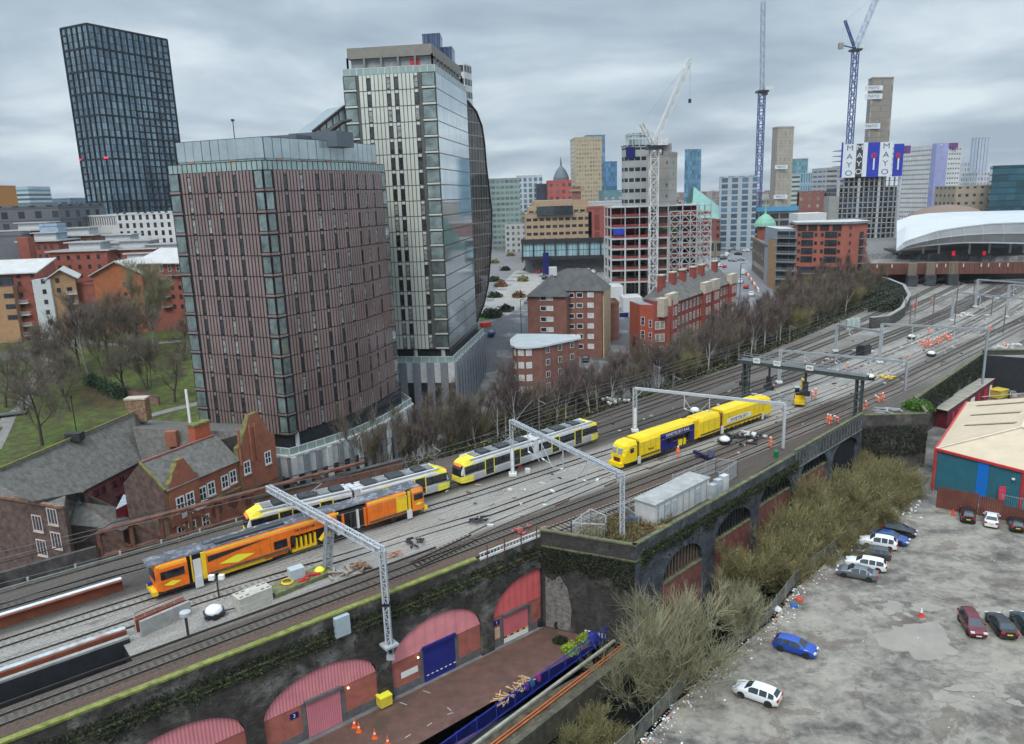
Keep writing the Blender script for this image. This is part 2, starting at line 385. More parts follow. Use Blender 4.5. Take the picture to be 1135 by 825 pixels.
def poly_sheet(name,pts,m,z=None,dz=.05,cell=3.0,kind='structure'):
 """flat or draped polygon, cut on a grid so that it follows the terrain"""
 bm=bmesh.new();vs=[bm.verts.new((p[0],p[1],0))for p in pts];bm.faces.new(vs)
 if z is None:
  x0,x1=min(p[0]for p in pts),max(p[0]for p in pts);y0,y1=min(p[1]for p in pts),max(p[1]for p in pts)
  for i in range(1,int((x1-x0)/cell)+1):bmesh.ops.bisect_plane(bm,geom=bm.verts[:]+bm.edges[:]+bm.faces[:],plane_co=(x0+i*cell,0,0),plane_no=(1,0,0))
  for i in range(1,int((y1-y0)/cell)+1):bmesh.ops.bisect_plane(bm,geom=bm.verts[:]+bm.edges[:]+bm.faces[:],plane_co=(0,y0+i*cell,0),plane_no=(0,1,0))
 for v in bm.verts:v.co.z=(hz1(v.co.x,v.co.y)+dz)if z is None else z
 for f in bm.faces:
  if f.normal.z<0:f.normal_flip()
 bm.normal_update()
 for f in bm.faces:
  if f.normal.z<0:f.normal_flip()
 me_=bpy.data.meshes.new(name);bm.to_mesh(me_);bm.free();me_.materials.append(m)
 o=bpy.data.objects.new(name,me_);COL.objects.link(o);o['kind']=kind;return o
 # ---- car park surface: rough dirt with puddles
def carpark_mat():
 m=bpy.data.materials.new('car_park_dirt');m.use_nodes=True;t=m.node_tree;L=t.links;b=t.nodes['Principled BSDF'];M=math_chain(t)
 g=N('ShaderNodeNewGeometry',t)
 def noise(sc_,det=6,dist=0,off=0,st=(1,1,1),rot=0):
  n=N('ShaderNodeTexNoise',t);n.inputs['Scale'].default_value=sc_;n.inputs['Detail'].default_value=det;n.inputs['Roughness'].default_value=.68;n.inputs['Distortion'].default_value=dist
  mp=N('ShaderNodeMapping',t);mp.inputs['Location'].default_value=(off,off*2,0);mp.inputs['Scale'].default_value=st;mp.inputs['Rotation'].default_value=(0,0,rot);L.new(g.outputs['Position'],mp.inputs[0]);L.new(mp.outputs[0],n.inputs['Vector']);return n.outputs['Fac']
 def ramp(f,stops):
  r=N('ShaderNodeValToRGB',t);L.new(f,r.inputs[0]);el=r.color_ramp.elements
  el[0].position,el[0].color=stops[0][0],(*stops[0][1],1);el[1].position,el[1].color=stops[-1][0],(*stops[-1][1],1)
  for p,c in stops[1:-1]:e=el.new(p);e.color=(*c,1)
  return r.outputs[0]
 big=noise(.11,9,.35,4,(1,1.7,1),.25);mid=noise(.9,9,.3,8);fine=noise(9,6)
 base=ramp(M('ADD',M('MULTIPLY',big,.62),M('MULTIPLY',mid,.38)),[(.36,(.055,.05,.044)),(.43,(.115,.105,.09)),(.495,(.20,.182,.152)),(.57,(.28,.255,.21)),(.7,(.33,.30,.25))])
 fs=N('ShaderNodeVectorMath',t,operation='SCALE');L.new(base,fs.inputs[0]);L.new(M('ADD',M('MULTIPLY',fine,.7),.65),fs.inputs['Scale'])
 c=fs.outputs[0]
 red=N('ShaderNodeMix',t,data_type='RGBA');L.new(M('MULTIPLY',M('GREATER_THAN',noise(.14,6,.4,31),.57),.5),red.inputs[0]);L.new(c,red.inputs[6]);red.inputs[7].default_value=(.10,.07,.055,1);c=red.outputs[2]
 L.new(c,b.inputs['Base Color'])
 b.inputs['Roughness'].default_value=.8
 bp=N('ShaderNodeBump',t);bp.inputs['Strength'].default_value=.7;bp.inputs['Distance'].default_value=.12;L.new(mid,bp.inputs['Height']);L.new(bp.outputs[0],b.inputs['Normal'])
 return m
cp=[(p.x+.4,p.y-.3)for p in RIV_R[:7]]+[(63.5,106.8),(77,108.4),(100,112),(180,118),(180,20),(0,20)]
poly_sheet('car_park_surface',cp,carpark_mat(),z=.09)
puddle_m=mat('puddle_water',(.27,.24,.20),rough=.14,var=.12,scale=.4,spec=.6)
def puddle(px,py,w,h,seed=0,n=44):
 c=G(px,py,.1);L=G(px+w/2,py,.1);F=G(px,py-h/2,.1);ax=(L-c).length;ay=(F-c).length
 rnd=random.Random(seed);ph=[rnd.uniform(0,6.28)for _ in range(5)]
 mb=MB();pts=[]
 for i in range(n):
  a=6.2832*i/n;r=1+.16*math.sin(2*a+ph[0])+.13*math.sin(3*a+ph[1])+.12*math.sin(5*a+ph[2])+.08*math.sin(9*a+ph[3])+.05*math.sin(15*a+ph[4])
  pts.append((c.x+ax*r*math.cos(a),c.y+ay*r*math.sin(a),.094+seed*.0012))
 mb.face(pts,puddle_m);return mb
pb=[(1018,710,74,38,1),(990,672,22,11,2),(1026,673,30,11,3),(968,677,10,6,4),(1006,681,9,5,5),(961,697,10,7,6),(973,664,7,4,7),(964,685,6,4,8),(994,686,8,5,10),(1050,650,24,5,11),(975,650,8,3,12),(1069,763,34,9,13),(1052,775,20,8,14),(1108,763,12,7,15),(1110,771,14,6,16),(1125,779,16,7,17),(1046,772,22,12,18),(1100,757,8,5,19),(984,678,14,7,20),(1085,742,26,8,21)]
for i,(a,b_,w_,h_,sd)in enumerate(pb):
 struct(puddle(a,b_,w_,h_,sd).build('puddle'))
dark_m=mat('pothole_dark',(.055,.052,.05),rough=.5,var=.3,scale=3)
# ---- yard of brown setts
yard_m=mat('yard_paving',(.13,.07,.055),rough=.62,var=.22,scale=.7,stain=.75,stain_col=(.05,.05,.032),sscale=.16,bump=.25,bscale=4)
yd=[D(-40,-4.3,0),D(52.4,-4.3,0),Vector((12.3,77.2,0))];yd2=FB+(FB-FA).normalized()*1.0;yd+=[Vector((yd2.x,yd2.y,0)),Vector((FA.x,FA.y,0)),FA+(FA-FB)*.6,Vector((-60,20,0))]
poly_sheet('yard_paving',[(p.x,p.y)for p in yd],yard_m,z=YARD_Z+.06)
water_m=mat('river_water',(.006,.007,.006),rough=.12,var=0,bump=.15,bscale=1.5,spec=.5)
struct_w=MB();struct_w.face([(-10,30,-5.6),(30,30,-5.6),(75,125,-5.6),(5,90,-5.6)],water_m);struct(struct_w.build('river_water'))
# ==== RAILWAY BED
def bed_mat():
 m=bpy.data.materials.new('railway_ballast');m.use_nodes=True;t=m.node_tree;L=t.links;b=t.nodes['Principled BSDF'];M=math_chain(t)
 uv=N('ShaderNodeUVMap',t);sp=N('ShaderNodeSeparateXYZ',t);L.new(uv.outputs[0],sp.inputs[0]);g=N('ShaderNodeNewGeometry',t)
 def noise(sc_,det=6,dist=0,src=None,st=(1,1,1)):
  n=N('ShaderNodeTexNoise',t);n.inputs['Scale'].default_value=sc_;n.inputs['Detail'].default_value=det;n.inputs['Roughness'].default_value=.7;n.inputs['Distortion'].default_value=dist
  mp=N('ShaderNodeMapping',t);mp.inputs['Scale'].default_value=st;L.new(src or g.outputs['Position'],mp.inputs[0]);L.new(mp.outputs[0],n.inputs['Vector']);return n.outputs['Fac']
 wob=M('MULTIPLY',M('SUBTRACT',noise(.22,6,.3,uv.outputs[0],(.35,1,1)),.5),2.6)
 o=M('ADD',sp.outputs[1],wob)
 f=M('DIVIDE',M('ADD',o,16),60)
 r=N('ShaderNodeValToRGB',t);L.new(f,r.inputs[0]);el=r.color_ramp.elements
 brown=(.115,.078,.06);br2=(.085,.066,.055);new=(.295,.275,.245);new2=(.235,.215,.19);dk=(.10,.088,.076);dk2=(.06,.052,.045)
 st=[(-16,(.09,.08,.06)),(-4,br2),(-2.4,brown),(-.9,brown),(-.3,(.12,.105,.09)),(1.0,(.12,.105,.09)),(1.6,(.10,.075,.06)),(2.4,new2),(3.2,new),(12.6,new),(14,new2),(15,dk),(16.4,dk2),(21,dk),(24,(.12,.10,.088)),(29,(.105,.085,.07)),(36,(.08,.065,.05))]
 el[0].position=(st[0][0]+16)/60;el[0].color=(*st[0][1],1);el[1].position=(st[-1][0]+16)/60;el[1].color=(*st[-1][1],1)
 for p,c in st[1:-1]:e=el.new((p+16)/60);e.color=(*c,1)
 r2=N('ShaderNodeValToRGB',t);L.new(noise(.13,8,.5,uv.outputs[0],(.4,1,1)),r2.inputs[0]);r2.color_ramp.elements[0].position=.35;r2.color_ramp.elements[0].color=(.15,.135,.115,1);r2.color_ramp.elements[1].position=.65;r2.color_ramp.elements[1].color=(.34,.325,.295,1)
 mx_=N('ShaderNodeMix',t,data_type='RGBA');far=N('ShaderNodeMapRange',t);far.inputs[1].default_value=120;far.inputs[2].default_value=205;L.new(M('ADD',sp.outputs[0],M('MULTIPLY',wob,8)),far.inputs[0]);L.new(M('MULTIPLY',far.outputs[0],.8),mx_.inputs[0])
 L.new(r.outputs[0],mx_.inputs[6]);L.new(r2.outputs[0],mx_.inputs[7])
 st_n=M('MULTIPLY',M('ADD',M('MULTIPLY',noise(5,6),1.9),.05),M('ADD',M('MULTIPLY',noise(1,5,.2,uv.outputs[0],(.12,3.2,1)),1.3),.35))
 sc2=N('ShaderNodeVectorMath',t,operation='SCALE');L.new(mx_.outputs[2],sc2.inputs[0]);L.new(st_n,sc2.inputs['Scale'])
 bp_=N('ShaderNodeMix',t,data_type='RGBA');L.new(M('MULTIPLY',M('GREATER_THAN',noise(.3,7,.5,uv.outputs[0],(.5,1,1)),.63),.6),bp_.inputs[0]);L.new(sc2.outputs[0],bp_.inputs[6]);bp_.inputs[7].default_value=(.12,.088,.066,1)
 L.new(bp_.outputs[2],b.inputs['Base Color']);b.inputs['Roughness'].default_value=.9;b.inputs['Specular IOR Level'].default_value=.25
 bp=N('ShaderNodeBump',t);bp.inputs['Strength'].default_value=1;bp.inputs['Distance'].default_value=.12;L.new(noise(6,5),bp.inputs['Height']);L.new(bp.outputs[0],b.inputs['Normal'])
 return m
bed_m=bed_mat();BZ=RZ-.17
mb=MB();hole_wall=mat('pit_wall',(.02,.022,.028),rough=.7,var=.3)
ss_=list(np.arange(-75,10.1,2.5))+list(np.arange(10,200,2.5))+[52.4,57.4,121,129.2,139.3,188.1,193.2]+list(np.arange(200,421,8));ss_=sorted(set(round(v,2)for v in ss_))
HOLE=(-75,10.0,1.75,5.3)
def furrow(s,o):
 if 2.6<o<10.4:return.05*math.sin(o*4.4)+.03*math.sin(s*.7+o*2)
 return 0
for s0,s1 in zip(ss_[:-1],ss_[1:]):
 def cols(s):return[edge(S_EDGE,s),-.9,1.75]+[1.75+3.55/4*i for i in range(1,5)]+[5.3+.36*i for i in range(1,15)]+[12.5,16.5,edge(N_EDGE,s)*.5+8.3,edge(N_EDGE,s)]
 c0,c1=cols(s0),cols(s1)
 for j in range(len(c0)-1):
  inh=HOLE[0]<=s0<HOLE[1]and HOLE[2]-.01<=c0[j]and c0[j+1]<=HOLE[3]+.01
  if inh:continue
  P=[]
  for(s,o)in((s0,c0[j]),(s1,c1[j]),(s1,c1[j+1]),(s0,c0[j+1])):P.append(D(s,o,BZ+furrow(s,o)))
  mb.face(P,bed_m,[(s0,c0[j]),(s1,c1[j]),(s1,c1[j+1]),(s0,c0[j+1])])
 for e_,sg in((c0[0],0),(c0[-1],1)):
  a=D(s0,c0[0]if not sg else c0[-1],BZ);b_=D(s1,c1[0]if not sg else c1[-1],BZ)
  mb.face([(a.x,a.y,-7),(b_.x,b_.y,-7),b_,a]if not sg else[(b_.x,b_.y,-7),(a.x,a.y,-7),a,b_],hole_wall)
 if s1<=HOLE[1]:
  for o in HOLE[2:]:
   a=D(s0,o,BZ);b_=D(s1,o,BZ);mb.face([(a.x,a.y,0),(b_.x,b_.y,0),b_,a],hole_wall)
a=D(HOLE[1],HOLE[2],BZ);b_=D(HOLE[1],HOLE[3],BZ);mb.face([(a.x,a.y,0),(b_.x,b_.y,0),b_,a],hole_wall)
struct(mb.build('railway_bed'))
# ---- tracks
rail_m=mat('rail_steel',(.055,.042,.036),rough=.45,metal=.3,var=.2)
railtop_m=mat('rail_head',(.30,.27,.25),rough=.3,metal=.8,var=.1)
sleeper_m=mat('concrete_sleeper',(.20,.185,.165),rough=.85,var=.25,scale=.8)
sleeper_dk=mat('oily_sleeper',(.075,.062,.05),rough=.85,var=.3,scale=.8)
def track(off,s0,s1,sleepers=None,z=0.0,ds=.65,name='railway_track',smat=None,step=2.0):
 offf=off if callable(off)else(lambda s:off)
 root=bpy.data.objects.new(name,None);COL.objects.link(root);struct(root)
 n=max(2,int((s1-s0)/step))
 for sg in(-1,1):
  mb=MB();prev=None
  for i in range(n+1):
   s=s0+(s1-s0)*i/n;o=offf(s)
   row=[D(s,o+sg*.7175-.035,RZ+z-.15),D(s,o+sg*.7175-.035,RZ+z-.004),D(s,o+sg*.7175+.035,RZ+z-.004),D(s,o+sg*.7175+.035,RZ+z-.15),D(s,o+sg*.7175-.028,RZ+z),D(s,o+sg*.7175+.028,RZ+z),D(s,o+sg*.7175-.09,RZ+z-.15),D(s,o+sg*.7175+.09,RZ+z-.15)]
   if prev:
    for a,b_,mm in((0,1,rail_m),(1,4,rail_m),(4,5,railtop_m),(5,2,rail_m),(2,3,rail_m),(6,0,rail_m),(3,7,rail_m)):
     mb.face([prev[b_],prev[a],row[a],row[b_]],mm)
   prev=row
  mb.build('rail',None,root)
 if sleepers:
  mb=MB();s=s0;rnd=random.Random(int(s0*10))
  while s<s1:
   p,d=D2(s,offf(s));a=math.atan2(d.y,d.x)
   mb.box((p.x,p.y,RZ+z-.215),(.26,2.5,.14),None,rz=a+rnd.uniform(-.01,.01));s+=ds
  mb.build('sleepers',smat or sleeper_m,root)
 return root
def lerpf(T):return lambda s:edge(T,s)
off_T1=0.0
off_T0=lerpf([(40,0),(54,-3.3),(64,-3.35),(91,-3.0),(121,-3.3),(430,-3.4)])
off_T3=lerpf([(-75,8.6),(18,8.5),(25,8.0),(52,6.0),(72,6.3),(75,6.2),(103,5.8),(120,5.2),(430,7)])
off_T2=lerpf([(36,.3),(51,1.9+.7),(72,3.9),(120,1.5+.8),(430,3.4)])
off_T4=lerpf([(-75,12.4),(10,12.9),(46,12.3),(54,11.9),(73,11.9),(120,11.0),(430,11)])
off_TR=lerpf([(-75,20.9),(12,20.9),(30,19.2),(45,17.2),(55,16.6),(69,17.3),(83,17.9),(137,19.2),(430,22)])
off_N2=lerpf([(60,17.0),(72,20.3),(86,22.3),(136,25.2),(188,27.5),(274,33),(430,44)])
off_N3=lerpf([(-75,22),(60,20.8),(75,23.4),(86,25.4),(136,28.8),(188,31.5),(274,38),(430,54)])
off_N1=lerpf([(80,12.2),(95,14.4),(136,15.6),(274,18),(430,20)])
track(off_T1,-75,420,True,smat=sleeper_dk)
track(off_T0,54,420,True)
track(off_T3,-75,30,True,z=-.0);track(off_T3,30,230,False,z=-.06)
track(off_T2,47,200,False,z=-.07)
track(off_T4,-75,230,True,z=0)
track(off_TR,-75,330,True,smat=sleeper_dk)
track(off_N1,95,330,True,smat=sleeper_dk);track(off_N2,72,330,True,smat=sleeper_dk);track(off_N3,66,330,True,smat=sleeper_dk)
track(lerpf([(36,0),(52,2.2)]),38,47,True,smat=sleeper_dk)
for k,(o0,o1,sa,sb)in enumerate([(6.5,14,190,330),(11,17,230,345),(3,9,215,330),(-9,-13,205,340),(-15,-20,215,340),(20,26,225,330),(0.0,-7,230,340),(17,24,260,335),(27,33,235,335)]):
 track(lerpf([(sa,o0),(sb,o1)]),sa,sb,True,name='station_throat_track',smat=sleeper_dk if k%2 else sleeper_m,ds=.8)
mb=MB()
for o,s0,s1 in((-3.05,-75,49),(2.2,-40,44)):
 s=s0
 while s<s1-2:
  mb.beam(D(s,o,RZ-.02),D(s+2,o,RZ-.02),.12,.16);s+=2
struct(mb.build('cable_trough',mat('cable_dark',(.03,.026,.024),rough=.6,var=.2)))
# ==== generic repeated parts
CAMP=Vector((0,0,CAM_H))
class Reps:
 """repeated parts of one thing: the 100 nearest as objects of their own, the rest as one"""
 def __init__(s,parent):s.parent=parent;s.items={}
 def add(s,name,me,mtx):s.items.setdefault(name,[]).append((me,mtx))
 def finish(s,cap=100):
  for name,L in s.items.items():
   L.sort(key=lambda t:(t[1].translation-CAMP).length)
   for me,mtx in L[:cap]:obj(name,me,s.parent,mtx=mtx)
   rest=L[cap:]
   if rest:
    mb=MB()
    for me,mtx in rest:
     vs=[mtx@v.co for v in me.vertices]
     for p in me.polygons:mb.face([vs[i]for i in p.vertices],me.materials[p.material_index]if me.materials else None)
    o=mb.build(name,None,s.parent);o['kind']='stuff'
WM={}
white_fr=mat('white_frame',(.72,.72,.70),rough=.4,var=.05);dark_fr=mat('dark_frame',(.03,.032,.036),rough=.4,var=.05)
glass_dk=mat('window_glass',(.03,.04,.05),rough=.06,var=.5,scale=.35,spec=.8);glass_lt=mat('pale_glass',(.16,.22,.24),rough=.08,var=.35,scale=.3,spec=.8)
def win_mesh(key,w,h,fm,gm,fw=.09,nv=1,nh=0,proud=.05,sill=None,top=None):
 if key in WM:return WM[key]
 mb=MB();X=Vector((1,0,0));Y=Vector((0,1,0));Z=Vector((0,0,1));ax=(X,Y,Z)
 mb.box((0,0,.012),(w,h,.02),gm,ax=ax)
 for sx in(-1,1):mb.box((sx*(w/2),0,proud/2),(fw,h+fw,proud),fm,ax=ax)
 for sy in(-1,1):mb.box((0,sy*(h/2),proud/2),(w-fw,fw,proud),fm,ax=ax)
 for i in range(1,nv+1):mb.box((-w/2+w*i/(nv+1),0,proud/2),(fw*.6,h-fw,proud*.9),fm,ax=ax)
 for i in range(1,nh+1):mb.box((0,-h/2+h*i/(nh+1),proud/2),(w-fw,fw*.6,proud*.8),fm,ax=ax)
 if sill:mb.box((0,-h/2-.09-fw/2,.07),(w+.3,.13,.16),sill,ax=ax)
 if top:mb.box((0,h/2+.12+fw/2,.03),(w+.2,.2,.07),top,ax=ax)
 WM[key]=mb.mesh('window');return WM[key]
def wmat(a,b,u,z,d=0.0):
 a2,b2=V2(a),V2(b);x=(b2-a2).normalized();n=Vector((x.y,-x.x));p=a2+x*u+n*d
 return face_mtx((p.x,p.y,z),(x.x,x.y,0))
def lenAB(a,b):return(V2(b)-V2(a)).length
def facing(a,b):
 x=(V2(b)-V2(a));n=Vector((x.y,-x.x));return n.dot(-V2(a))>0
 # ==== VIADUCT
soot=mat('sooty_brick',(.06,.054,.05),rough=.85,var=.45,scale=.8,stain=.75,stain_col=(.16,.15,.14),sscale=.3,bump=.5,bscale=5)
soot_blue=mat('engineering_brick',(.05,.056,.066),rough=.7,var=.4,scale=.9,stain=.6,stain_col=(.03,.045,.02),sscale=.4,bump=.4,bscale=6)
moss=mat('mossy_coping',(.20,.22,.055),rough=.95,var=.4,scale=1.5,stain=.5,stain_col=(.10,.10,.07),sscale=1.2)
moss2=mat('weathered_coping',(.13,.135,.07),rough=.95,var=.45,scale=1.2,stain=.7,stain_col=(.075,.075,.065),sscale=.8)
redbrick=mat('red_infill_brick',(.36,.115,.085),rough=.8,var=.2,scale=1.1,stain=.35,stain_col=(.10,.05,.045),sscale=.5,bump=.3,bscale=8)
greyedge=mat('grey_quoin',(.12,.115,.115),rough=.85,var=.25)
def corr_mat(name,col,pitch,dark=.72,fade=.25):
 m=bpy.data.materials.new(name);m.use_nodes=True;t=m.node_tree;L=t.links;b=t.nodes['Principled BSDF'];M=math_chain(t)
 uv=N('ShaderNodeUVMap',t);sp=N('ShaderNodeSeparateXYZ',t);L.new(uv.outputs[0],sp.inputs[0]);g=N('ShaderNodeNewGeometry',t)
 w=M('POWER',M('ABSOLUTE',M('SINE',M('MULTIPLY',sp.outputs[0],math.pi/pitch))),.6)
 n=N('ShaderNodeTexNoise',t);n.inputs['Scale'].default_value=.7;n.inputs['Detail'].default_value=8;L.new(g.outputs['Position'],n.inputs['Vector'])
 s_=M('MULTIPLY',M('ADD',M('MULTIPLY',w,1-dark),dark),M('ADD',M('MULTIPLY',n.outputs['Fac'],fade*2),1-fade))
 v=N('ShaderNodeVectorMath',t,operation='SCALE');v.inputs[0].default_value=col;L.new(s_,v.inputs['Scale']);L.new(v.outputs[0],b.inputs['Base Color'])
 bp=N('ShaderNodeBump',t);bp.inputs['Strength'].default_value=.6;bp.inputs['Distance'].default_value=.06;L.new(w,bp.inputs['Height']);L.new(bp.outputs[0],b.inputs['Normal'])
 b.inputs['Roughness'].default_value=.55;return m
pink_c=corr_mat('pink_corrugated',(.72,.26,.29),.33,.6);pink_c2=corr_mat('pink_flat_panel',(.74,.27,.29),1.3,.88);pink_door=corr_mat('pink_door',(.60,.20,.24),.22,.65)
red_c=corr_mat('coral_panel',(.66,.13,.13),.9,.85)
blue_door_m=corr_mat('blue_shutter',(.012,.02,.22),.12,.7)
def brickmat(name,col,mort,bw=.46,bh=.15,stain_col=(.17,.165,.155),amt=.8):
 m=mat(name,col,rough=.85,var=.45,scale=.8,stain=amt,stain_col=stain_col,sscale=.28,bump=.4,bscale=5);t=m.node_tree;L=t.links;b=t.nodes['Principled BSDF'];src=b.inputs['Base Color'].links[0].from_socket
 uv=N('ShaderNodeUVMap',t);br=N('ShaderNodeTexBrick',t);br.inputs['Scale'].default_value=1;br.inputs['Brick Width'].default_value=bw;br.inputs['Row Height'].default_value=bh;br.inputs['Mortar Size'].default_value=.018;br.inputs['Color1'].default_value=(.7,.7,.7,1);br.inputs['Color2'].default_value=(1.5,1.45,1.4,1);br.inputs['Mortar'].default_value=(mort,mort,mort,1);L.new(uv.outputs[0],br.inputs['Vector'])
 mx_=N('ShaderNodeMix',t,data_type='RGBA',blend_type='MULTIPLY');mx_.inputs[0].default_value=1;L.new(src,mx_.inputs[6]);L.new(br.outputs['Color'],mx_.inputs[7]);L.new(mx_.outputs[2],b.inputs['Base Color']);return m
class Arc:
 """a wall along a curve: P(u, z, d) with d the distance outward"""
 def __init__(s,fn):s.P=fn
def arch_z(A,u):
 c=(A[0]+A[1])/2;h=(A[1]-A[0])/2;t=(u-c)/h
 return A[2]+A[3]*math.sqrt(max(0,1-t*t))
def arch_wall(P,u0,u1,zb,zt,arches,m,depth=.6,du=2.0,ucut=None):
 mb=MB();us=set([u0,u1]);u=u0
 while u<u1:us.add(round(u,3));u+=du
 for A in arches:
  for i in range(25):
   x=(A[0]+A[1])/2-(A[1]-A[0])/2*math.cos(math.pi*i/24)
   if u0<=x<=u1:us.add(round(x,3))
 us=sorted(us)
 def zlow(u,A):return arch_z(A,u)
 for a,b in zip(us[:-1],us[1:]):
  A=next((q for q in arches if q[0]-1e-3<=a and b<=q[1]+1e-3),None)
  la,lb=(zb,zb)if A is None else(zlow(a,A),zlow(b,A))
  mb.face([P(a,la,0),P(b,lb,0),P(b,zt,0),P(a,zt,0)],m,[(a,la),(b,lb),(b,zt),(a,zt)])
  if A:mb.face([P(a,la,-depth),P(b,lb,-depth),P(b,lb,0),P(a,la,0)],m,[(a,0),(b,0),(b,1),(a,1)])
 for A in arches:
  for x in(A[0],A[1]):
   if u0<=x<=u1:mb.face([P(x,zb,-depth),P(x,zb,0),P(x,A[2],0),P(x,A[2],-depth)],m)
 return mb
def ribbon(P,u0,u1,z0,z1,d0,d1,m,du=2.0,mb=None):
 mb=mb or MB();n=max(1,int((u1-u0)/du))
 for i in range(n):
  a=u0+(u1-u0)*i/n;b=u0+(u1-u0)*(i+1)/n
  mb.face([P(a,z0,d1),P(b,z0,d1),P(b,z1,d1),P(a,z1,d1)],m);mb.face([P(a,z1,d1),P(b,z1,d1),P(b,z1,d0),P(a,z1,d0)],m)
  mb.face([P(b,z0,d0),P(a,z0,d0),P(a,z1,d0),P(b,z1,d0)],m);mb.face([P(a,z0,d0),P(b,z0,d0),P(b,z0,d1),P(a,z0,d1)],m)
 mb.face([P(u0,z0,d0),P(u0,z0,d1),P(u0,z1,d1),P(u0,z1,d0)],m);mb.face([P(u1,z0,d1),P(u1,z0,d0),P(u1,z1,d0),P(u1,z1,d1)],m)
 return mb
def P1(u,z,d):p=D(u,-4.1-d,z);return p
via=thing('viaduct_wall','long soot-black brick viaduct wall with pink filled arches beside the yard','wall')
ARCH=[(-34.4,-22.8,.9,3.3),(-21.1,-9.5,.9,3.3),(-7.8,3.8,.9,3.3),(5.5,17.1,.9,3.2),(18.8,30.4,.9,3.1),(32.1,43.4,.9,3.5),(45.1,56.3,.9,3.8)]
arch_wall(P1,-75,52.4,-7,8.7,ARCH,brickmat('viaduct_brick',(.034,.031,.028),1.9)).build('wall',None,via)
ribbon(P1,-75,43.2,8.7,8.9,-.55,.06,moss).build('coping',None,via)
mbs=ribbon(P1,-75,52.3,6.75,6.9,-.1,.14,moss2);ribbon(P1,-75,52.3,6.2,6.35,-.1,.1,moss2,mb=mbs);mbs.build('string_course',None,via)
def infill(A,kind,doors,clip=None,label=None):
 u0,u1=A[0],A[1];u1c=min(u1,clip or u1);us=[u0+(u1c-u0)*i/20 for i in range(21)]
 mt={'corr':pink_c,'flat':pink_c2,'coral':red_c}[kind]
 mb=MB()
 for a,b in zip(us[:-1],us[1:]):mb.face([P1(a,.85,-.25),P1(b,.85,-.25),P1(b,arch_z(A,b),-.25),P1(a,arch_z(A,a),-.25)],mt,[(a,0),(b,0),(b,1),(a,1)])
 o=mb.build('arch_panel',None,via)
 if label:o['label']=label
 mb=ribbon(P1,u0,u1c,YARD_Z,.84,-.6,-.3,redbrick);mb.build('brick_infill',None,via)
 mb=MB();ribbon(P1,u0,u1c,YARD_Z,YARD_Z+.9,-.3,-.27,greyedge,mb=mb)
 for(d0,d1,dm,ztop,nm)in doors:
  for x in(d0-.25,d1+.25):ribbon(P1,x-.22,x+.22,YARD_Z,ztop+.1,-.3,-.25,greyedge,mb=mb)
 mb.build('plinth',None,via)
 for(d0,d1,dm,ztop,nm)in doors:
  q=MB();n=6
  for i in range(n):
   a=d0+(d1-d0)*i/n;b=d0+(d1-d0)*(i+1)/n
   q.face([P1(a,YARD_Z+.05,-.2),P1(b,YARD_Z+.05,-.2),P1(b,ztop,-.2),P1(a,ztop,-.2)],dm,[(a,0),(b,0),(b,ztop-YARD_Z),(a,ztop-YARD_Z)])
  ribbon(P1,d0-.1,d1+.1,ztop,ztop+.3,-.22,.05,blue_door_m if nm=='blue_shutter_door' else greyedge,mb=q)
  q.build(nm,None,via)
for A,k,ds,cl,lb in((ARCH[3],'corr',[],None,None),(ARCH[4],'corr',[(22.9,26.4,pink_door,.8,'pink_door')],None,None),(ARCH[5],'flat',[(35.9,39.9,blue_door_m,.95,'blue_shutter_door')],None,None),(ARCH[6],'coral',[(46.6,50.2,corr_mat('coral_shutter',(.62,.15,.18),.15,.8),.55,'coral_shutter_door')],52.3,None),(ARCH[2],'corr',[],None,None),(ARCH[1],'corr',[],None,None)):
 infill(A,k,ds,cl,lb)
lampm=mat('lit_lamp',(.9,.8,.6),rough=.3,var=0,emit=((1,.75,.4),3))
for u,z in((27.2,.55),(35.2,.4)):
 q=MB();q.lathe(P1(u,z,-.05),[(.02,-.09),(.1,-.05),(.11,0),(.08,.08),(.02,.1)],lampm,10);q.build('wall_lamp',None,via)
signw=mat('sign_white',(.75,.75,.72),rough=.5,var=.05);navy_m=mat('navy_paint',(.01,.014,.12),rough=.4,var=.1)
q=ribbon(P1,33.2,35.2,-1.3,-.65,-.3,-.24,signw);q.build('sign_panel',None,via)
q=ribbon(P1,45.35,46.1,-1.9,-.6,-.3,-.24,mat('buff_board',(.5,.38,.26),rough=.7));q.build('notice_board',None,via)
for u,ch in((21.7,'3'),(45.7,'1')):
 q=ribbon(P1,u-.42,u+.42,-.25,.35,-.3,-.24,navy_m);b0=q.build('number_plate',None,via)
 p=P1(u,.05,-.22);h=heading(u);x=Vector((math.cos(h),math.sin(h),0));text(ch,'plate_number',.5,signw,via,face_mtx(p,x))
q=MB();yel=mat('hazard_yellow',(.7,.5,.03),rough=.5,var=.1);blk=mat('hazard_black',(.02,.02,.02),rough=.5,var=0)
for i in range(8):ribbon(P1,46.6+i*.45,46.6+(i+1)*.45,-2.25,-2.1,-.2,-.16,yel if i%2 else blk,mb=q)
q.build('hazard_strip',None,via)
q=ribbon(P1,46.6,50.2,-2.9,-2.3,-.2,-.17,signw);q.build('door_base',None,via)
q=MB()
for i in range(14):ribbon(P1,35.9+i*.285,35.9+(i+1)*.285,-2.3,-2.22,-.2,-.16,signw if i%2 else blk,mb=q)
q.build('hazard_strip',None,via)
bal=thing('track_balustrade','white painted lattice balustrade on the viaduct edge above the coral arch','balustrade')
wp=mat('white_painted_steel',(.62,.63,.62),rough=.5,var=.15,scale=2,stain=.4,stain_col=(.2,.15,.12),sscale=2)
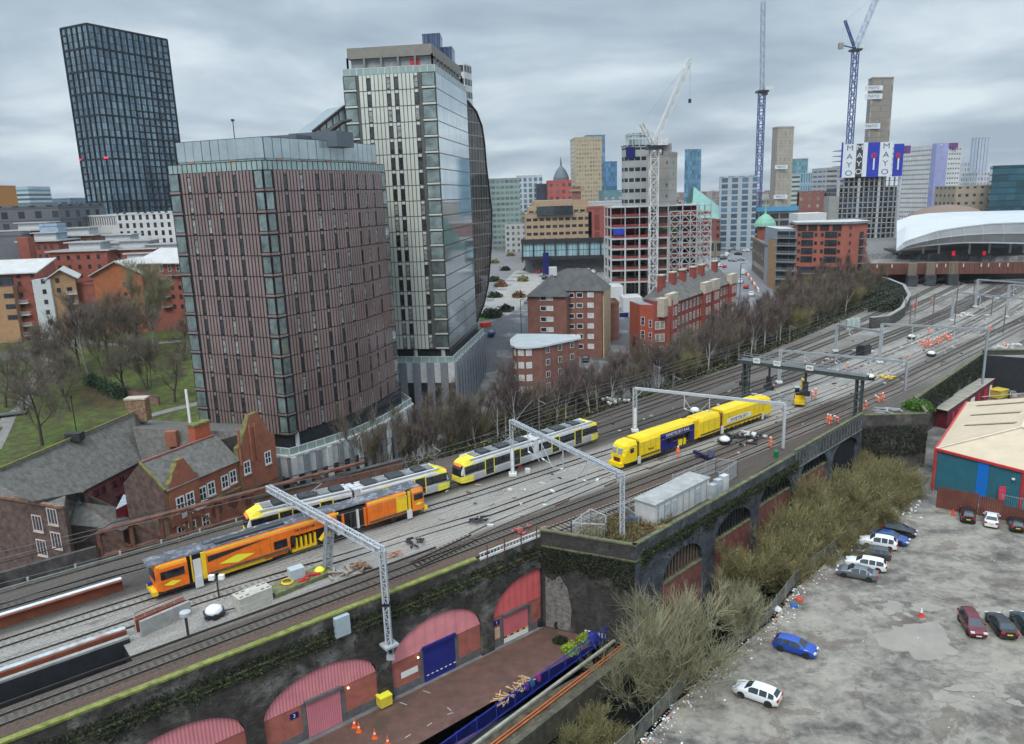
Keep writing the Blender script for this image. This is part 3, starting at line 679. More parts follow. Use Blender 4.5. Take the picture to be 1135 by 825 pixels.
q=MB();ribbon(P1,43.6,52.2,9.25,9.36,-.1,.02,wp,mb=q);ribbon(P1,43.6,52.2,8.55,8.8,-.12,.05,wp,mb=q);q.build('rail',None,bal)
q=MB();u=43.7
while u<52.1:ribbon(P1,u,u+.1,8.8,9.25,-.07,-.02,wp,mb=q,du=1);u+=.45
q.build('balusters',None,bal)
for u in(44.5,46.9,49.3,51.6):q=ribbon(P1,u,u+.09,6.3,10.1,.07,.15,mat('rusty_post',(.10,.05,.035),rough=.8));q.build('post',None,bal)
# ---- the walls of the widened part
W0=D(52.4,-4.1,0);W1=Vector((12.8,77.2,0));W2=Vector((58.3,122.6,0));W3=Vector((69.2,122.4,0));W4=Vector((72.9,133.7,0));W5=Vector((106.9,169.5,0));W6=Vector((150,164,0))
def seg(a,b):
 x=(V2(b)-V2(a)).normalized();n=Vector((x.y,-x.x))
 return(lambda u,z,d:Vector((a[0]+x.x*u+n.x*d,a[1]+x.y*u+n.y*d,z))),(V2(b)-V2(a)).length
def parapet(par,P,L,ztop=9.4,cop=moss2,thick=.45,dz=.18):
 ribbon(P,-.1,L+.1,8.2,ztop-dz,-thick+.1,-.02,soot).build('parapet',None,par)
 ribbon(P,-.15,L+.15,ztop-dz,ztop,-thick,.08,cop).build('coping',None,par)
PB,LB=seg(W0,W1)
wb=thing('viaduct_corner_wall','soot-black brick wall with pale patch and ivy closing the yard end','wall')
arch_wall(PB,0,LB,-8,9.2,[],brickmat('corner_brick',(.036,.033,.032),1.7,amt=.5)).build('wall',None,wb);parapet(wb,PB,LB)
ribbon(PB,0,LB+.1,7.3,7.5,-.1,.13,moss2).build('string_course',None,wb)
pale=mat('limewashed_brick',(.19,.18,.165),rough=.9,var=.45,scale=2.2,bump=.6,bscale=8)
q=MB();poly=[(.35,-2.9),(3.4,-2.9),(3.6,0),(3.1,2.6),(2.2,4.0),(1.3,3.2),(.4,3.6)]
q.face([PB(u,z,.02)for u,z in poly],pale);q.build('limewashed_patch',None,wb)
PC,LC=seg(W1,W2)
wc=thing('viaduct_river_wall','blue-black brick viaduct wall with half filled arches along the river bushes','wall')
RA=[(5.4,14.3,2.4,3.2),(17.0,26.6,3.2,3.2),(28.6,38.2,4.2,3.2),(41,50.7,4.6,2.9),(52.8,62.6,4.4,2.4)]
arch_wall(PC,0,LC,-8,9.2,RA,brickmat('river_brick',(.04,.046,.056),1.8,stain_col=(.15,.17,.19),amt=.65),depth=1.0).build('wall',None,wc)
ribbon(PC,0,39.0,8.2,9.2,-.35,-.02,soot).build('parapet',None,wc);ribbon(PC,-.1,39.0,9.2,9.4,-.45,.08,moss2).build('coping',None,wc)
ribbon(PC,0,39,7.3,7.5,-.1,.13,moss2).build('string_course',None,wc)
rb2=mat('old_red_brick',(.20,.07,.055),rough=.85,var=.3,scale=1.3,stain=.5,stain_col=(.05,.045,.04),sscale=.4)
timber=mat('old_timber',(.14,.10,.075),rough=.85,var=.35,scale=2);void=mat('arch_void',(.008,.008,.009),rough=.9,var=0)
for i,A in enumerate(RA[:4]):
 zc=A[2]+(.1 if i else-.3)
 ribbon(PC,A[0],A[1],-7.5,zc,-.9,-.15,rb2).build('brick_infill',None,wc)
 ribbon(PC,A[0],A[1],zc,zc+.18,-.95,-.08,moss2).build('infill_coping',None,wc)
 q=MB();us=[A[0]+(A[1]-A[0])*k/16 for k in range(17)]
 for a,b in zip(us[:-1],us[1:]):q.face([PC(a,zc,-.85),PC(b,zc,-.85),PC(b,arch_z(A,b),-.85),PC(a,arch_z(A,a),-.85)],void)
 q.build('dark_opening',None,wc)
 q=MB();n=13 if i<2 else 9
 for k in range(1,n):
  u=A[0]+(A[1]-A[0])*k/n;ribbon(PC,u-.12,u+.12,zc+.15,arch_z(A,u)-.03,-.6,-.45,timber if i==0 else dark_fr,mb=q,du=5)
 q.build('slats',None,wc)
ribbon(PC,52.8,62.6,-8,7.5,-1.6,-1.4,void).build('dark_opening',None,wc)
pg=thing('parapet_girder','grey riveted steel panel parapet where the viaduct crosses the river','parapet')
steel_w=mat('weathered_grey_steel',(.17,.18,.16),rough=.6,var=.3,scale=1.5,stain=.5,stain_col=(.08,.09,.04),sscale=.8)
ribbon(PC,39.2,LC,7.0,9.75,-.12,-.02,steel_w).build('web_plate',None,pg)
ribbon(PC,39.2,LC,9.75,9.86,-.35,.18,moss2).build('flange',None,pg);ribbon(PC,39.2,LC,6.9,7.0,-.3,.15,steel_w).build('flange',None,pg)
q=MB();u=39.3
while u<LC:ribbon(PC,u,u+.07,7.0,9.75,-.02,.12,steel_w,mb=q,du=5);u+=1.15
q.build('stiffeners',None,pg)
for nm,a,b,lb in(('viaduct_wing_wall',W2,W3,'mossy black wing wall end-on above the brambles beside the low red shed'),('viaduct_wing_return',W3,W4,'short mossy return of the wing wall by the green bush'),('viaduct_back_wall',W4,W5,'overgrown black viaduct wall running behind the low red shed'),('viaduct_end_wall',W5,W6,'dark green stained retaining wall at the right edge below the far workers')):
 PP,LL=seg(a,b);t_=thing(nm,lb,'wall')
 arch_wall(PP,0,LL,-8,9.2 if nm!='viaduct_back_wall' else 8.6,[],mat('green_stained_wall',(.05,.062,.048),rough=.85,var=.5,scale=.8,stain=.6,stain_col=(.025,.03,.03),sscale=.3)if nm=='viaduct_end_wall' else soot).build('wall',None,t_)
 if nm!='viaduct_back_wall':parapet(t_,PP,LL)
 else:ribbon(PP,0,LL,8.6,8.75,-.6,.1,moss2).build('coping',None,t_)
P3=lambda u,z,d:D(u,24.6+d,z)
P3b=lambda u,z,d:D(u,24.9-d,z)
nw=thing('north_edge_beam','weathered concrete cable ledge along the north side of the railway','ledge')
q=MB();s=-75
while s<30:q.beam(D(s,24.4,RZ+.15),D(s+3,24.4,RZ+.15),.35,.25,mat('ledge_concrete',(.14,.145,.12),rough=.9,var=.3));s+=3
q.build('ledge',None,nw)
q=MB();s=-74
while s<31:q.box(D(s,24.45,RZ+.45),(.16,.16,.5),mat('pale_post',(.45,.45,.42),rough=.7));s+=4.4
q.build('posts',None,nw)
rust=mat('rusty_girder',(.14,.062,.04),rough=.85,var=.4,scale=1.2,stain=.5,stain_col=(.035,.04,.02),sscale=.6)
lg=thing('lattice_bridge_girder','old rusty brown lattice girder with diagonal braces in front of the brick station building','girder')
s0,s1=12.5,46
for zc_ in(2.9,-.1):
 q=MB();s=s0
 while s<s1:q.beam(D(s,26.4,RZ+zc_),D(min(s+3,s1),26.4,RZ+zc_),.7,.3,rust);s+=3
 q.build('chord',None,lg)
s=s0
while s<s1-3:
 q=MB();q.beam(D(s,26.4,RZ),D(s,26.4,RZ+2.9),.3,.45,rust);q.beam(D(s,26.4,RZ+2.85),D(s+3.1,26.4,RZ),.28,.35,rust);q.build('lattice_bay',None,lg);s+=3.3
q=MB();s=-40
while s<s1:q.beam(D(s,27.0,RZ+3.3-(0 if s>12 else 1.2)),D(s+3,27.0,RZ+3.3-(0 if s+3>12 else 1.2)),.1,.1,mat('dark_rail',(.045,.045,.045),rough=.6));s+=3
q.build('handrail',None,lg)
rwall=thing('dark_parapet_wall','dark mossy brick parapet beside the tracks at the left edge','wall')
q=MB();s=-75
while s<12:q.beam(D(s,26.2,RZ+.5),D(s+3,26.2,RZ+.5),.5,1.8,soot);s+=3
q.build('wall',None,rwall)
rw2=thing('brown_trackside_wall','brown brick trackside wall below the grey podium of the striped tower','wall')
q=MB();s=30
pod_b=mat('brown_brick',(.17,.085,.065),rough=.85,var=.35,scale=1.2,stain=.5,stain_col=(.05,.045,.035),sscale=.5)
while s<52:q.beam(D(s,26.2,RZ+.6),D(s+2.2,26.2,RZ+.6),.5,2.6,pod_b);q.beam(D(s,26.2,RZ+1.98),D(s+2.2,26.2,RZ+1.98),.7,.16,soot);s+=2.2
q.build('wall',None,rw2)
gl=thing('plate_girder','rust brown plate girder with bright white top flange left of the orange machine','girder')
rust2=mat('oxide_girder',(.20,.055,.028),rough=.7,var=.25,scale=.8);
q=MB();w=MB();s=-40
while s<10.5:q.beam(D(s,16.35,RZ+.35),D(s+2.5,16.35,RZ+.35),.1,1.3,rust2);q.beam(D(s,16.2,RZ+.95),D(s+2.5,16.2,RZ+.95),.35,.08,rust2);w.beam(D(s,16.6,RZ+1.04),D(s+2.5,16.6,RZ+1.04),.5,.08,mat('white_flange',(.62,.65,.68),rough=.5,var=.12,scale=3));s+=2.5
q.build('web',None,gl);w.build('top_flange',None,gl)
g2=thing('low_girder','rusty orange and pale blue low girder beside the dark pit','girder')
q=MB();w=MB();s=-40
while s<9:q.beam(D(s,6.2,RZ+.15),D(s+2.2,6.2,RZ+.15),.25,.9,rust2);w.beam(D(s,6.65,RZ+.62),D(s+2.2,6.65,RZ+.62),.55,.07,mat('blue_grey_flange',(.42,.48,.50),rough=.6,var=.3,scale=1.2,stain=.6,stain_col=(.3,.09,.04),sscale=.7));s+=2.2
q.build('web',None,g2);w.build('top_flange',None,g2)
led=thing('pit_ledge','grey concrete ledge and black wall along the dark pit','ledge')
conc=mat('grey_concrete',(.30,.295,.28),rough=.85,var=.18,scale=1.2,stain=.4,stain_col=(.14,.13,.11),sscale=.6)
q=MB();s=-40
while s<8.5:q.beam(D(s,5.25,RZ+.35),D(s+2.2,5.25,RZ+.35),.45,.22,conc);s+=2.2
q.build('capping',None,led)
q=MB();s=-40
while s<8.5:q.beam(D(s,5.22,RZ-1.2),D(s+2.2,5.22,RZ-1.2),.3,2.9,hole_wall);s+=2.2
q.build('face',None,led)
# ==== BUILDINGS: generic
def ccw(P):
 a=sum(P[i][0]*P[(i+1)%len(P)][1]-P[(i+1)%len(P)][0]*P[i][1]for i in range(len(P)))
 return[Vector((p[0],p[1]))for p in(P if a>0 else P[::-1])]
def quad_from(C,L,R):
 C,L,R=V2(C),V2(L),V2(R);return ccw([C,R,L+R-C,L])
def building(name,label,pts,z0,z1,wall,roof=None,group=None,parap=.5,cat='building'):
 b=thing(name,label,cat,group);pts=ccw(pts)
 mb=MB();mb.prism(pts,z0,z1,wall,roof or wall);mb.build('walls',None,b)
 if parap:
  q=MB();c=sum(pts,Vector((0,0)))/len(pts)
  for i in range(len(pts)):
   a,d=pts[i],pts[(i+1)%len(pts)]
   if facing(a,d)or True:q.beam((a.x,a.y,z1+parap/2),(d.x,d.y,z1+parap/2),.3,parap,wall)
  q.build('parapet',None,b)
 b['z1']=z1;return b,pts
def win_grid(R,a,b,nx,zs,me,name='window',m0=1.2,m1=1.2,d=.01,skip=None):
 L=lenAB(a,b)
 for j,z in enumerate(zs):
  for i in range(nx):
   if skip and skip(i,j):continue
   R.add(name,me,wmat(a,b,m0+(L-m0-m1)*(i+.5)/nx,z,d))
def balcony_mesh(key,w,dep,m_fl,m_rail,h=1.0):
 if key in WM:return WM[key]
 mb=MB();ax=(Vector((1,0,0)),Vector((0,1,0)),Vector((0,0,1)))
 mb.box((0,0,dep/2),(w,.18,dep),m_fl,ax=ax);mb.box((0,h,dep),(w,.07,.06),m_rail,ax=ax)
 for s in(-1,1):mb.box((s*w/2,h,dep/2),(.06,.06,dep),m_rail,ax=ax);mb.box((s*w/2,h/2,dep),(.06,h,.06),m_rail,ax=ax)
 n=int(w/.25)
 for i in range(n):mb.box((-w/2+w*(i+.5)/n,h/2,dep),(.07,h,.03),m_rail,ax=ax)
 WM[key]=mb.mesh('balcony');return WM[key]
def hip_roof(pts,z,rise,over,m,ridge_in=None,parent=None,name='roof'):
 """hipped roof over a 4-point ccw footprint; ridge along the longer side"""
 c=sum(pts,Vector((0,0)))/4;P=[c+(p-c)*(1+over/((p-c).length))for p in pts]
 if(P[1]-P[0]).length<(P[2]-P[1]).length:P=P[1:]+P[:1]
 a=(P[0]+P[3])/2;b=(P[1]+P[2])/2;w=(P[3]-P[0]).length;x=(b-a).normalized();k=w/2*(1 if ridge_in is None else ridge_in)
 r0=a+x*k;r1=b-x*k;mb=MB()
 e=[(p.x,p.y,z)for p in P];R0=(r0.x,r0.y,z+rise);R1=(r1.x,r1.y,z+rise)
 mb.face([e[0],e[1],R1,R0],m);mb.face([e[2],e[3],R0,R1],m);mb.face([e[1],e[2],R1],m);mb.face([e[3],e[0],R0],m)
 mb.face([e[3],e[2],e[1],e[0]],m)
 return mb.build(name,None,parent)
def ez(px,py,Y):return at(px,py,Y).z
def exy(px,py,Y):p=at(px,py,Y);return Vector((p.x,p.y))
# ---- striped towers (pink one in front, pale green one behind)
line_m=mat('facade_dark_line',(.025,.02,.022),rough=.5,var=.05)
pinkp=mat('pink_panel',(.32,.235,.222),rough=.25,var=.18,scale=.12,metal=.35,spec=.5)
palep=mat('pale_panel',(.62,.64,.57),rough=.4,var=.10,scale=.12,metal=.2)
bayglass=mat('bay_glass',(.24,.30,.29),rough=.05,var=.45,scale=.45,spec=.9,metal=.5)
darkglass=mat('slot_glass',(.035,.04,.045),rough=.06,var=.6,scale=.6,spec=.9)
def striped_face(par,R,pts,z0,nfl,fh,panel,slots,bays,pitch=.62,pw=.41,slotw=.62,wname='window',seed=1,backm=None):
 """pts: wall polyline; slots: list of u of slot windows; bays: list of (u0,u1) full glazed"""
 L=[0];slots=[.12+pitch*round((s_-.12-pw/2)/pitch)+pw/2 for s_ in slots];slotw=pitch-.02
 for a,b in zip(pts[:-1],pts[1:]):L.append(L[-1]+(b-a).length)
 def P(u,z,d=0.0):
  i=0
  while i<len(L)-2 and u>L[i+1]:i+=1
  x=(pts[i+1]-pts[i]).normalized();n=Vector((x.y,-x.x));p=pts[i]+x*(u-L[i])+n*d;return Vector((p.x,p.y,z)),x
 mb=MB();rnd=random.Random(seed)
 us=[u for u in L];
 for a,b in zip(us[:-1],us[1:]):mb.face([P(a,z0-.0)[0],P(b,z0)[0],P(b,z0+nfl*fh)[0],P(a,z0+nfl*fh)[0]],backm or line_m)
 mb.build('backing_wall',None,par)
 pm=MB();wide=MB()
 def quadbox(q,u0,u1,za,zb,d,m):
  A,_=P(u0,za,d);B_,_=P(u1,za,d);C_,_=P(u1,zb,d);D_,_=P(u0,zb,d);A0,_=P(u0,za,0);B0,_=P(u1,za,0);C0,_=P(u1,zb,0);D0,_=P(u0,zb,0)
  q.face([A,B_,C_,D_],m);q.face([A0,A,D_,D0],m);q.face([B_,B0,C0,C_],m);q.face([D_,C_,C0,D0],m)
 def inb(u0,u1):return any(b0-.05<u1 and u0<b1+.05 for b0,b1 in bays)
 total=L[-1];slot_b=win_mesh(('slotb',slotw,fh),slotw,fh-.95,line_m,mat('blind_glass',(.30,.31,.30),rough=.12,var=.5,scale=1.3,spec=.8),fw=.08,nv=0,nh=1,proud=.06);slot_me=win_mesh(('slot',slotw,fh),slotw,fh-.95,line_m,darkglass,fw=.08,nv=0,proud=.06)
 for f in range(nfl):
  za,zb=z0+f*fh+.08,z0+(f+1)*fh-.08
  u=.12
  while u<total-.1:
   u1=min(u+pw,total)
   c=(u+u1)/2;hit=[s_ for s_ in slots if abs(s_-c)<pw/2]
   if not inb(u,u1):
    if hit:quadbox(pm,u,u1,zb-.5,zb,.1,panel)
    else:quadbox(pm,u,u1,za,zb,.12,panel)
   u+=pitch
  for s_ in slots:
   p,x=P(s_,z0+(f+.5)*fh-.2,.03);R.add(wname,slot_me if rnd.random()<.72 else slot_b,face_mtx(p,(x.x,x.y,0)))
  for b0,b1 in bays:
   quadbox(pm,b0,b1,za,za+.32,.14,panel)
   me=win_mesh(('bay',round(b1-b0,2),fh,round(L[-1])),(b1-b0)-.1,fh-.62,line_m,bayglass,fw=.06,nv=0,proud=.07)
   p,x=P((b0+b1)/2,z0+(f+.5)*fh+.18,.05);R.add('bay_window',me,face_mtx(p,(x.x,x.y,0)))
 pm.build('striped_panels',None,par)
 return P,total
def curve_pts(pts,n=4):return pts
Z0,FH,NF=11.5,3.1,13
C=V2(G(321,483,Z0));Lp=V2(G(222,473,Z0));R1_=V2(G(350,472.5,Z0));R2_=V2(G(382,462,Z0));R3_=V2(G(413,448.5,Z0));R4_=V2(G(443,430.5,Z0))
tw=thing('striped_tower','tall pink and black striped apartment tower standing above the railway','tower')
R=Reps(tw)
back=Vector((-.30,.95)).normalized();LB_=Lp+Vector((-.02,1)).normalized()*19
face_pts_r=[C,R1_,R2_,R3_,R4_]
lenL=(C-Lp).length;
striped_face(tw,R,[Lp,C],Z0,NF,FH,pinkp,[4.3,7.4,9.6,13.0],[(.1,2.1),(lenL-1.6,lenL-.05)])
lr=sum((b-a).length for a,b in zip(face_pts_r[:-1],face_pts_r[1:]))
striped_face(tw,R,face_pts_r,Z0,NF,FH,pinkp,[3.9,7.0,10.1,13.4,16.7,20.0,23.2,26.4],[(.05,1.6),(lr-1.9,lr-.1)],seed=2)
R.finish()
foot=[C,R1_,R2_,R3_,R4_,R4_+Vector((-16,13)),LB_,Lp]
mb=MB();ft=ccw(foot);mb.prism(ft,Z0-.02,Z0+NF*FH-.02,line_m,mat('roof_membrane',(.16,.16,.16),rough=.9));
cen=sum(ft,Vector((0,0)))/len(ft)
mb2=MB();sh=[p+(cen-p).normalized()*.05 for p in ft];mb2.prism(sh,Z0-.1,Z0+NF*FH,line_m,mat('roof_membrane',(.2,.2,.2)),bottom=True);mb2.build('core',None,tw)
ZT=Z0+NF*FH
def rim(P_list,z0,z1,inset,m,name,par,gap=None,closed=True,th=.05,post=None,pitch=1.3,cenp=None):
 cc=cenp or sum(P_list,Vector((0,0)))/len(P_list);Q=[p+(cc-p).normalized()*inset for p in P_list];mb=MB();n=len(Q)
 for i in range(n if closed else n-1):
  a,b=Q[i],Q[(i+1)%n];mb.beam((a.x,a.y,(z0+z1)/2),(b.x,b.y,(z0+z1)/2),th,z1-z0,m)
 o=mb.build(name,None,par)
 if post:
  q=MB()
  for i in range(n if closed else n-1):
   a,b=Q[i],Q[(i+1)%n];L_=(b-a).length;k=max(1,int(L_/pitch))
   for j in range(k+1):p=a.lerp(b,j/k);q.box((p.x,p.y,(z0+z1)/2),(.12,.12,z1-z0+.1),post,rz=math.atan2((b-a).y,(b-a).x))
   q.beam((a.x,a.y,z1+.03),(b.x,b.y,z1+.03),.1,.1,post)
  q.build(name+'_posts',None,par)
 return Q
balg=mat('balustrade_glass',(.30,.40,.38),rough=.08,var=.15,scale=.5,spec=.7,metal=.1);skyg=mat('screen_glass',(.42,.50,.52),rough=.05,var=.12,scale=.3,spec=.9,metal=.35)
rim(ft,ZT,ZT+1.25,.15,balg,'roof_balustrade',tw,post=dark_fr,pitch=.9)
Q=rim(ft,ZT,ZT+1.7,1.9,balg,'penthouse_wall',tw,th=.25,post=dark_fr,pitch=1.5)
rim(ft,ZT+1.7,ZT+4.6,1.7,skyg,'glass_screen',tw,th=.12,post=dark_fr,pitch=1.5)
q=MB()
orange_p=mat('copper_panel',(.42,.20,.11),rough=.5,var=.1)
for(a,b)in zip(Q[:],Q[1:]+Q[:1]):
 if facing(a,b):
  L_=(b-a).length;k=int(L_/1.5)
  for j in range(k):
   if(j*7+3)%5 in(0,):
    p=a.lerp(b,(j+.5)/k);x=(b-a).normalized();n_=Vector((x.y,-x.x))*.18;q.box((p.x+n_.x,p.y+n_.y,ZT+.95),(1.2,.06,1.45),orange_p,rz=math.atan2(x.y,x.x))
q.build('copper_panels',None,tw)
q=MB();sh2=[p+(cen-p).normalized()*2.1 for p in ft];q.prism(ccw(sh2),ZT,ZT+4.1,mat('penthouse_inner',(.25,.27,.28),rough=.4),mat('roof_membrane',(.2,.2,.2)));q.build('penthouse',None,tw)
q=MB();q.box((-35.5,128.5,ZT+4.6),(8,5,1.8),mat('plant_grey',(.11,.135,.16),rough=.5,var=.1),rz=-.3);q.box((-30,131.5,ZT+4.9),(9,5,2.4),mat('plant_grey',(.1,.12,.15)),rz=-.35);q.build('plant_room',None,tw)
q=MB();q.beam((-41,122,ZT+4),(-41,122,ZT+7.5),.1,.1,dark_fr);q.box((-41,122,ZT+7.6),(.4,.4,.3),dark_fr);q.build('roof_mast',None,tw)
podw=mat('podium_white',(.55,.56,.56),rough=.6,var=.12,stain=.3,stain_col=(.3,.3,.3),sscale=.6);podg=mat('podium_grey',(.21,.225,.25),rough=.6,var=.12)
pod=thing('tower_podium','grey and white panelled podium with round columns under the striped tower','podium')
oc=(C-cen).normalized()
PC_=[Lp+Vector((-3,0)),C+oc*1.4,R1_+Vector((1.5,-1.2)),R2_+Vector((1.9,-1.2)),R3_+Vector((2.2,-1.2)),R4_+Vector((2.4,-1)),R4_+Vector((-6,16)),LB_]
pp=ccw(PC_);mb=MB();mb.prism(pp,0,8.6,podg,mat('podium_deck',(.35,.35,.34)));mb.build('podium_walls',None,pod)
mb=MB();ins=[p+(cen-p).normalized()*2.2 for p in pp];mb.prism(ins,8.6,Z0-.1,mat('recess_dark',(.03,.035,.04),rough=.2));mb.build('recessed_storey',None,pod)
q=MB();w=MB();dd=MB();edges=[(pp[i],pp[(i+1)%len(pp)])for i in range(len(pp))]
k=0
for a,b in edges:
 if not facing(a,b):continue
 L_=lenAB(a,b);u=.6
 while u<L_-.9:
  m4=wmat(a,b,u,5.2,.02);
  def bx(mbx,w_,h_,dep,mm,zoff=0,uoff=0):
   x=m4.col[0].xyz;n_=m4.col[2].xyz;c=m4.translation+x*uoff+Vector((0,0,zoff))+n_*(dep/2);mbx.box(c,(w_,dep,h_),mm,ax=(x,n_,Vector((0,0,1))))
  bx(q,.9,8.4,.45,podg if k%3 else podw,zoff=-1.1);w=MB();bx(w,1.25,3.4,.12,podw,zoff=1.6,uoff=1.15);w.build('white_panel',None,pod);dd=MB();bx(dd,1.25,4.2,.05,mat('podium_opening',(.025,.028,.033),rough=.3),zoff=-2.2,uoff=1.15);dd.build('opening',None,pod)
  u+=2.3;k+=1
q.build('fins',None,pod)
rim(pp,8.6,9.7,.3,balg,'deck_balustrade',pod,post=wp,pitch=1.6);rim(pp,8.3,8.62,.0,mat('podium_edge',(.5,.5,.48)),'deck_edge',pod,th=.5)
for fr in(.04,.18,.36,.55,.75,.95):
 tot=lr*fr;acc=0
 for a,b in zip(face_pts_r[:-1],face_pts_r[1:]):
  l_=(b-a).length
  if acc+l_>=tot:p=a.lerp(b,(tot-acc)/l_);break
  acc+=l_
 p=p+(cen-p).normalized()*.6;q=MB();q.tube([(p.x,p.y,8.6),(p.x,p.y,Z0)],.38,podw,12);q.build('column',None,pod)
for fr in(.3,.62):p=C.lerp(Lp,fr)+(cen-C).normalized()*.6;q=MB();q.tube([(p.x,p.y,8.6),(p.x,p.y,Z0)],.38,podw,12);q.build('column',None,pod)
# ---- pale tower behind
YS=155.0;Zs=ez(498,387,YS);NS=18;FS=(ez(483,79,YS)-Zs)/NS
Cs=exy(498,387,YS);Ls=exy(379.6,84,YS+2.5);
Rs=V2(G(527.7,358.5,Zs))
st_=thing('pale_glass_tower','tall pale green and white glass tower behind the striped tower','tower')
R=Reps(st_);lsl=(Cs-Ls).length
striped_face(st_,R,[Ls,Cs],Zs,NS,FS,palep,[lsl*.27,lsl*.475,lsl*.56,lsl*.78],[(.1,2.6),(lsl-2.7,lsl-.08)],pitch=.78,pw=.62,slotw=.75,seed=5,backm=mat('grey_joint',(.10,.105,.10),rough=.5))
R.finish()
fs_=ccw([Cs,Rs,Rs+(Ls-Cs)*.9,Ls]);cen2=sum(fs_,Vector((0,0)))/4
mb=MB();mb.prism([p+(cen2-p).normalized()*.06 for p in fs_],Zs-.1,Zs+NS*FS,line_m,mat('roof_membrane',(.2,.2,.2)),bottom=True);mb.build('core',None,st_)
side_m=gridmat('pale_curtain_wall',(.045,.05,.055),(.62,.68,.70),1.2,FS,.96,.93,rough=.3,wrough=.05,wvar=.1,v0=-Zs,metal=.8)
mb=MB();mb.wall(Cs,Rs,Zs,Zs+NS*FS,side_m);
x_=(Rs-Cs).normalized();n2=Vector((x_.y,-x_.x))*.08;mb=MB();mb.wall(Cs+n2,Rs+n2,Zs,Zs+NS*FS,side_m);mb.build('curtain_wall',None,st_)
Zt=Zs+NS*FS
rim(fs_,Zt,Zt+1.2,.15,balg,'roof_balustrade',st_,post=wp,pitch=1.3)
frame_c=mat('frame_concrete',(.24,.225,.20),rough=.7,var=.12)
q=MB();top2=[p+(cen2-p).normalized()*2.4 for p in fs_];q.prism(ccw(top2),Zt,Zt+3.3,mat('penthouse_glass',(.32,.35,.36),rough=.2,var=.2),frame_c);q.build('penthouse',None,st_)
q=MB();top3=[p+(cen2-p).normalized()*1.5 for p in fs_];q.prism(ccw(top3),Zt+3.2,Zt+5.2,frame_c,frame_c,bottom=True);q.build('roof_crown',None,st_)
q=MB();a,b=top3[0],top3[1]
for i in range(len(top3)):
 a,b=top3[i],top3[(i+1)%4];k=max(2,int((b-a).length/3))
 for j in range(k+1):p=a.lerp(b,j/k);q.box((p.x,p.y,Zt+1.7),(.35,.35,3.4),frame_c)
q.build('crown_posts',None,st_)
redp=mat('red_panel',(.55,.06,.07),rough=.5);
m4=wmat(ccw(top2)[0]if False else top2[3],top2[0],(top2[0]-top2[3]).length*.80,Zt+1.7,.1)
q=MB();q.box(m4.translation,(1.9,.12,2.2),redp,rz=math.atan2(m4.col[0].y,m4.col[0].x));q.build('red_door',None,st_)
pod2=thing('pale_tower_podium','white and grey finned podium under the pale glass tower','podium')
zp=ez(498,400,YS)
pq=ccw([Cs+Vector((.9,-1.5)),Rs+Vector((1.9,.5)),Rs+Vector((-20,8)),Ls+Vector((-1,-1.2))]);mb=MB();mb.prism(pq,0,zp,podg,conc);mb.build('podium_walls',None,pod2)
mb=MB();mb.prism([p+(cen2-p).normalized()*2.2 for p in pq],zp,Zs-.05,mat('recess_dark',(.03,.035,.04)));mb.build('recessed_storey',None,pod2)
q=MB();w=MB();dd=MB()
for a,b in[(pq[i],pq[(i+1)%4])for i in range(4)]:
 if not facing(a,b):continue
 L_=lenAB(a,b);u=.8
 while u<L_-.7:
  m4=wmat(a,b,u,zp,.02);x=m4.col[0].xyz;n_=m4.col[2].xyz;c=m4.translation
  q.box(c+n_*.25+Vector((0,0,-zp/2)),(1.5,.5,zp),podg,ax=(x,n_,Vector((0,0,1))));w=MB();w.box(c+x*1.45+n_*.1+Vector((0,0,-2.2)),(1.35,.2,4.2),podw,ax=(x,n_,Vector((0,0,1))));w.build('white_panel',None,pod2);dd=MB()
  dd.box(c+x*1.45+n_*.04+Vector((0,0,-zp/2-2.2)),(1.35,.08,zp-4.4),mat('podium_opening',(.02,.02,.02)),ax=(x,n_,Vector((0,0,1))));dd.build('opening',None,pod2);u+=2.9
q.build('fins',None,pod2)
rim(pq,zp,zp+1.1,.3,balg,'deck_balustrade',pod2,post=wp,pitch=1.6)
for fr in(.06,.38,.70):p=Cs.lerp(Ls,fr)+(cen2-Cs).normalized()*.7;q=MB();q.tube([(p.x,p.y,zp),(p.x,p.y,Zs)],.45,podw,12);q.build('column',None,pod2)
sail=thing('bronze_curved_tower','dark bronze glazed tower with a curved rounded top at the right of the pale tower','tower')
bronze=gridmat('bronze_curtain',(.30,.31,.31),(.075,.06,.05),1.5,FS,.9,.94,rough=.25,wrough=.08,wvar=.35,v0=-Zs,metal=.35)
S0=Rs+(Rs-Cs).normalized()*.3;YE=S0.y+4
prof=[(500,97),(510,105),(519,113),(528,124),(534,140),(537,160),(539,185),(542,210),(545,235),(545,260),(543,290),(541,315),(536,338),(528,358)]
po=[at(px,py,YE+(px-518)*.45)for px,py in prof]
mb=MB();axd=Vector((-14,9))
u=0;base=[at(498,py,YE)for px,py in prof]
for i in range(len(po)-1):
 a,b=po[i],po[i+1];A=base[i];B_=base[i+1]
 A=Vector((S0.x-3,S0.y-1,a.z));B_=Vector((S0.x-3,S0.y-1,b.z))
 L1=(V2(a)-V2(A)).length;L2=(V2(b)-V2(B_)).length
 mb.face([B_,b,a,A],bronze,[(0,b.z),(L2,b.z),(L1,a.z),(0,a.z)])
 mb.face([b,Vector((b.x+axd.x,b.y+22,b.z)),Vector((a.x+axd.x,a.y+22,a.z)),a],bronze,[(0,b.z),(20,b.z),(20,a.z),(0,a.z)])
mb.face([Vector((S0.x-3,S0.y-1,po[0].z)),po[0],Vector((po[0].x-14,po[0].y+22,po[0].z))],bronze)
mb.build('curtain_wall',None,sail)
q=MB()
for i in range(len(po)-1):q.beam(po[i],po[i+1],.4,.35,line_m)
q.build('edge_frame',None,sail)
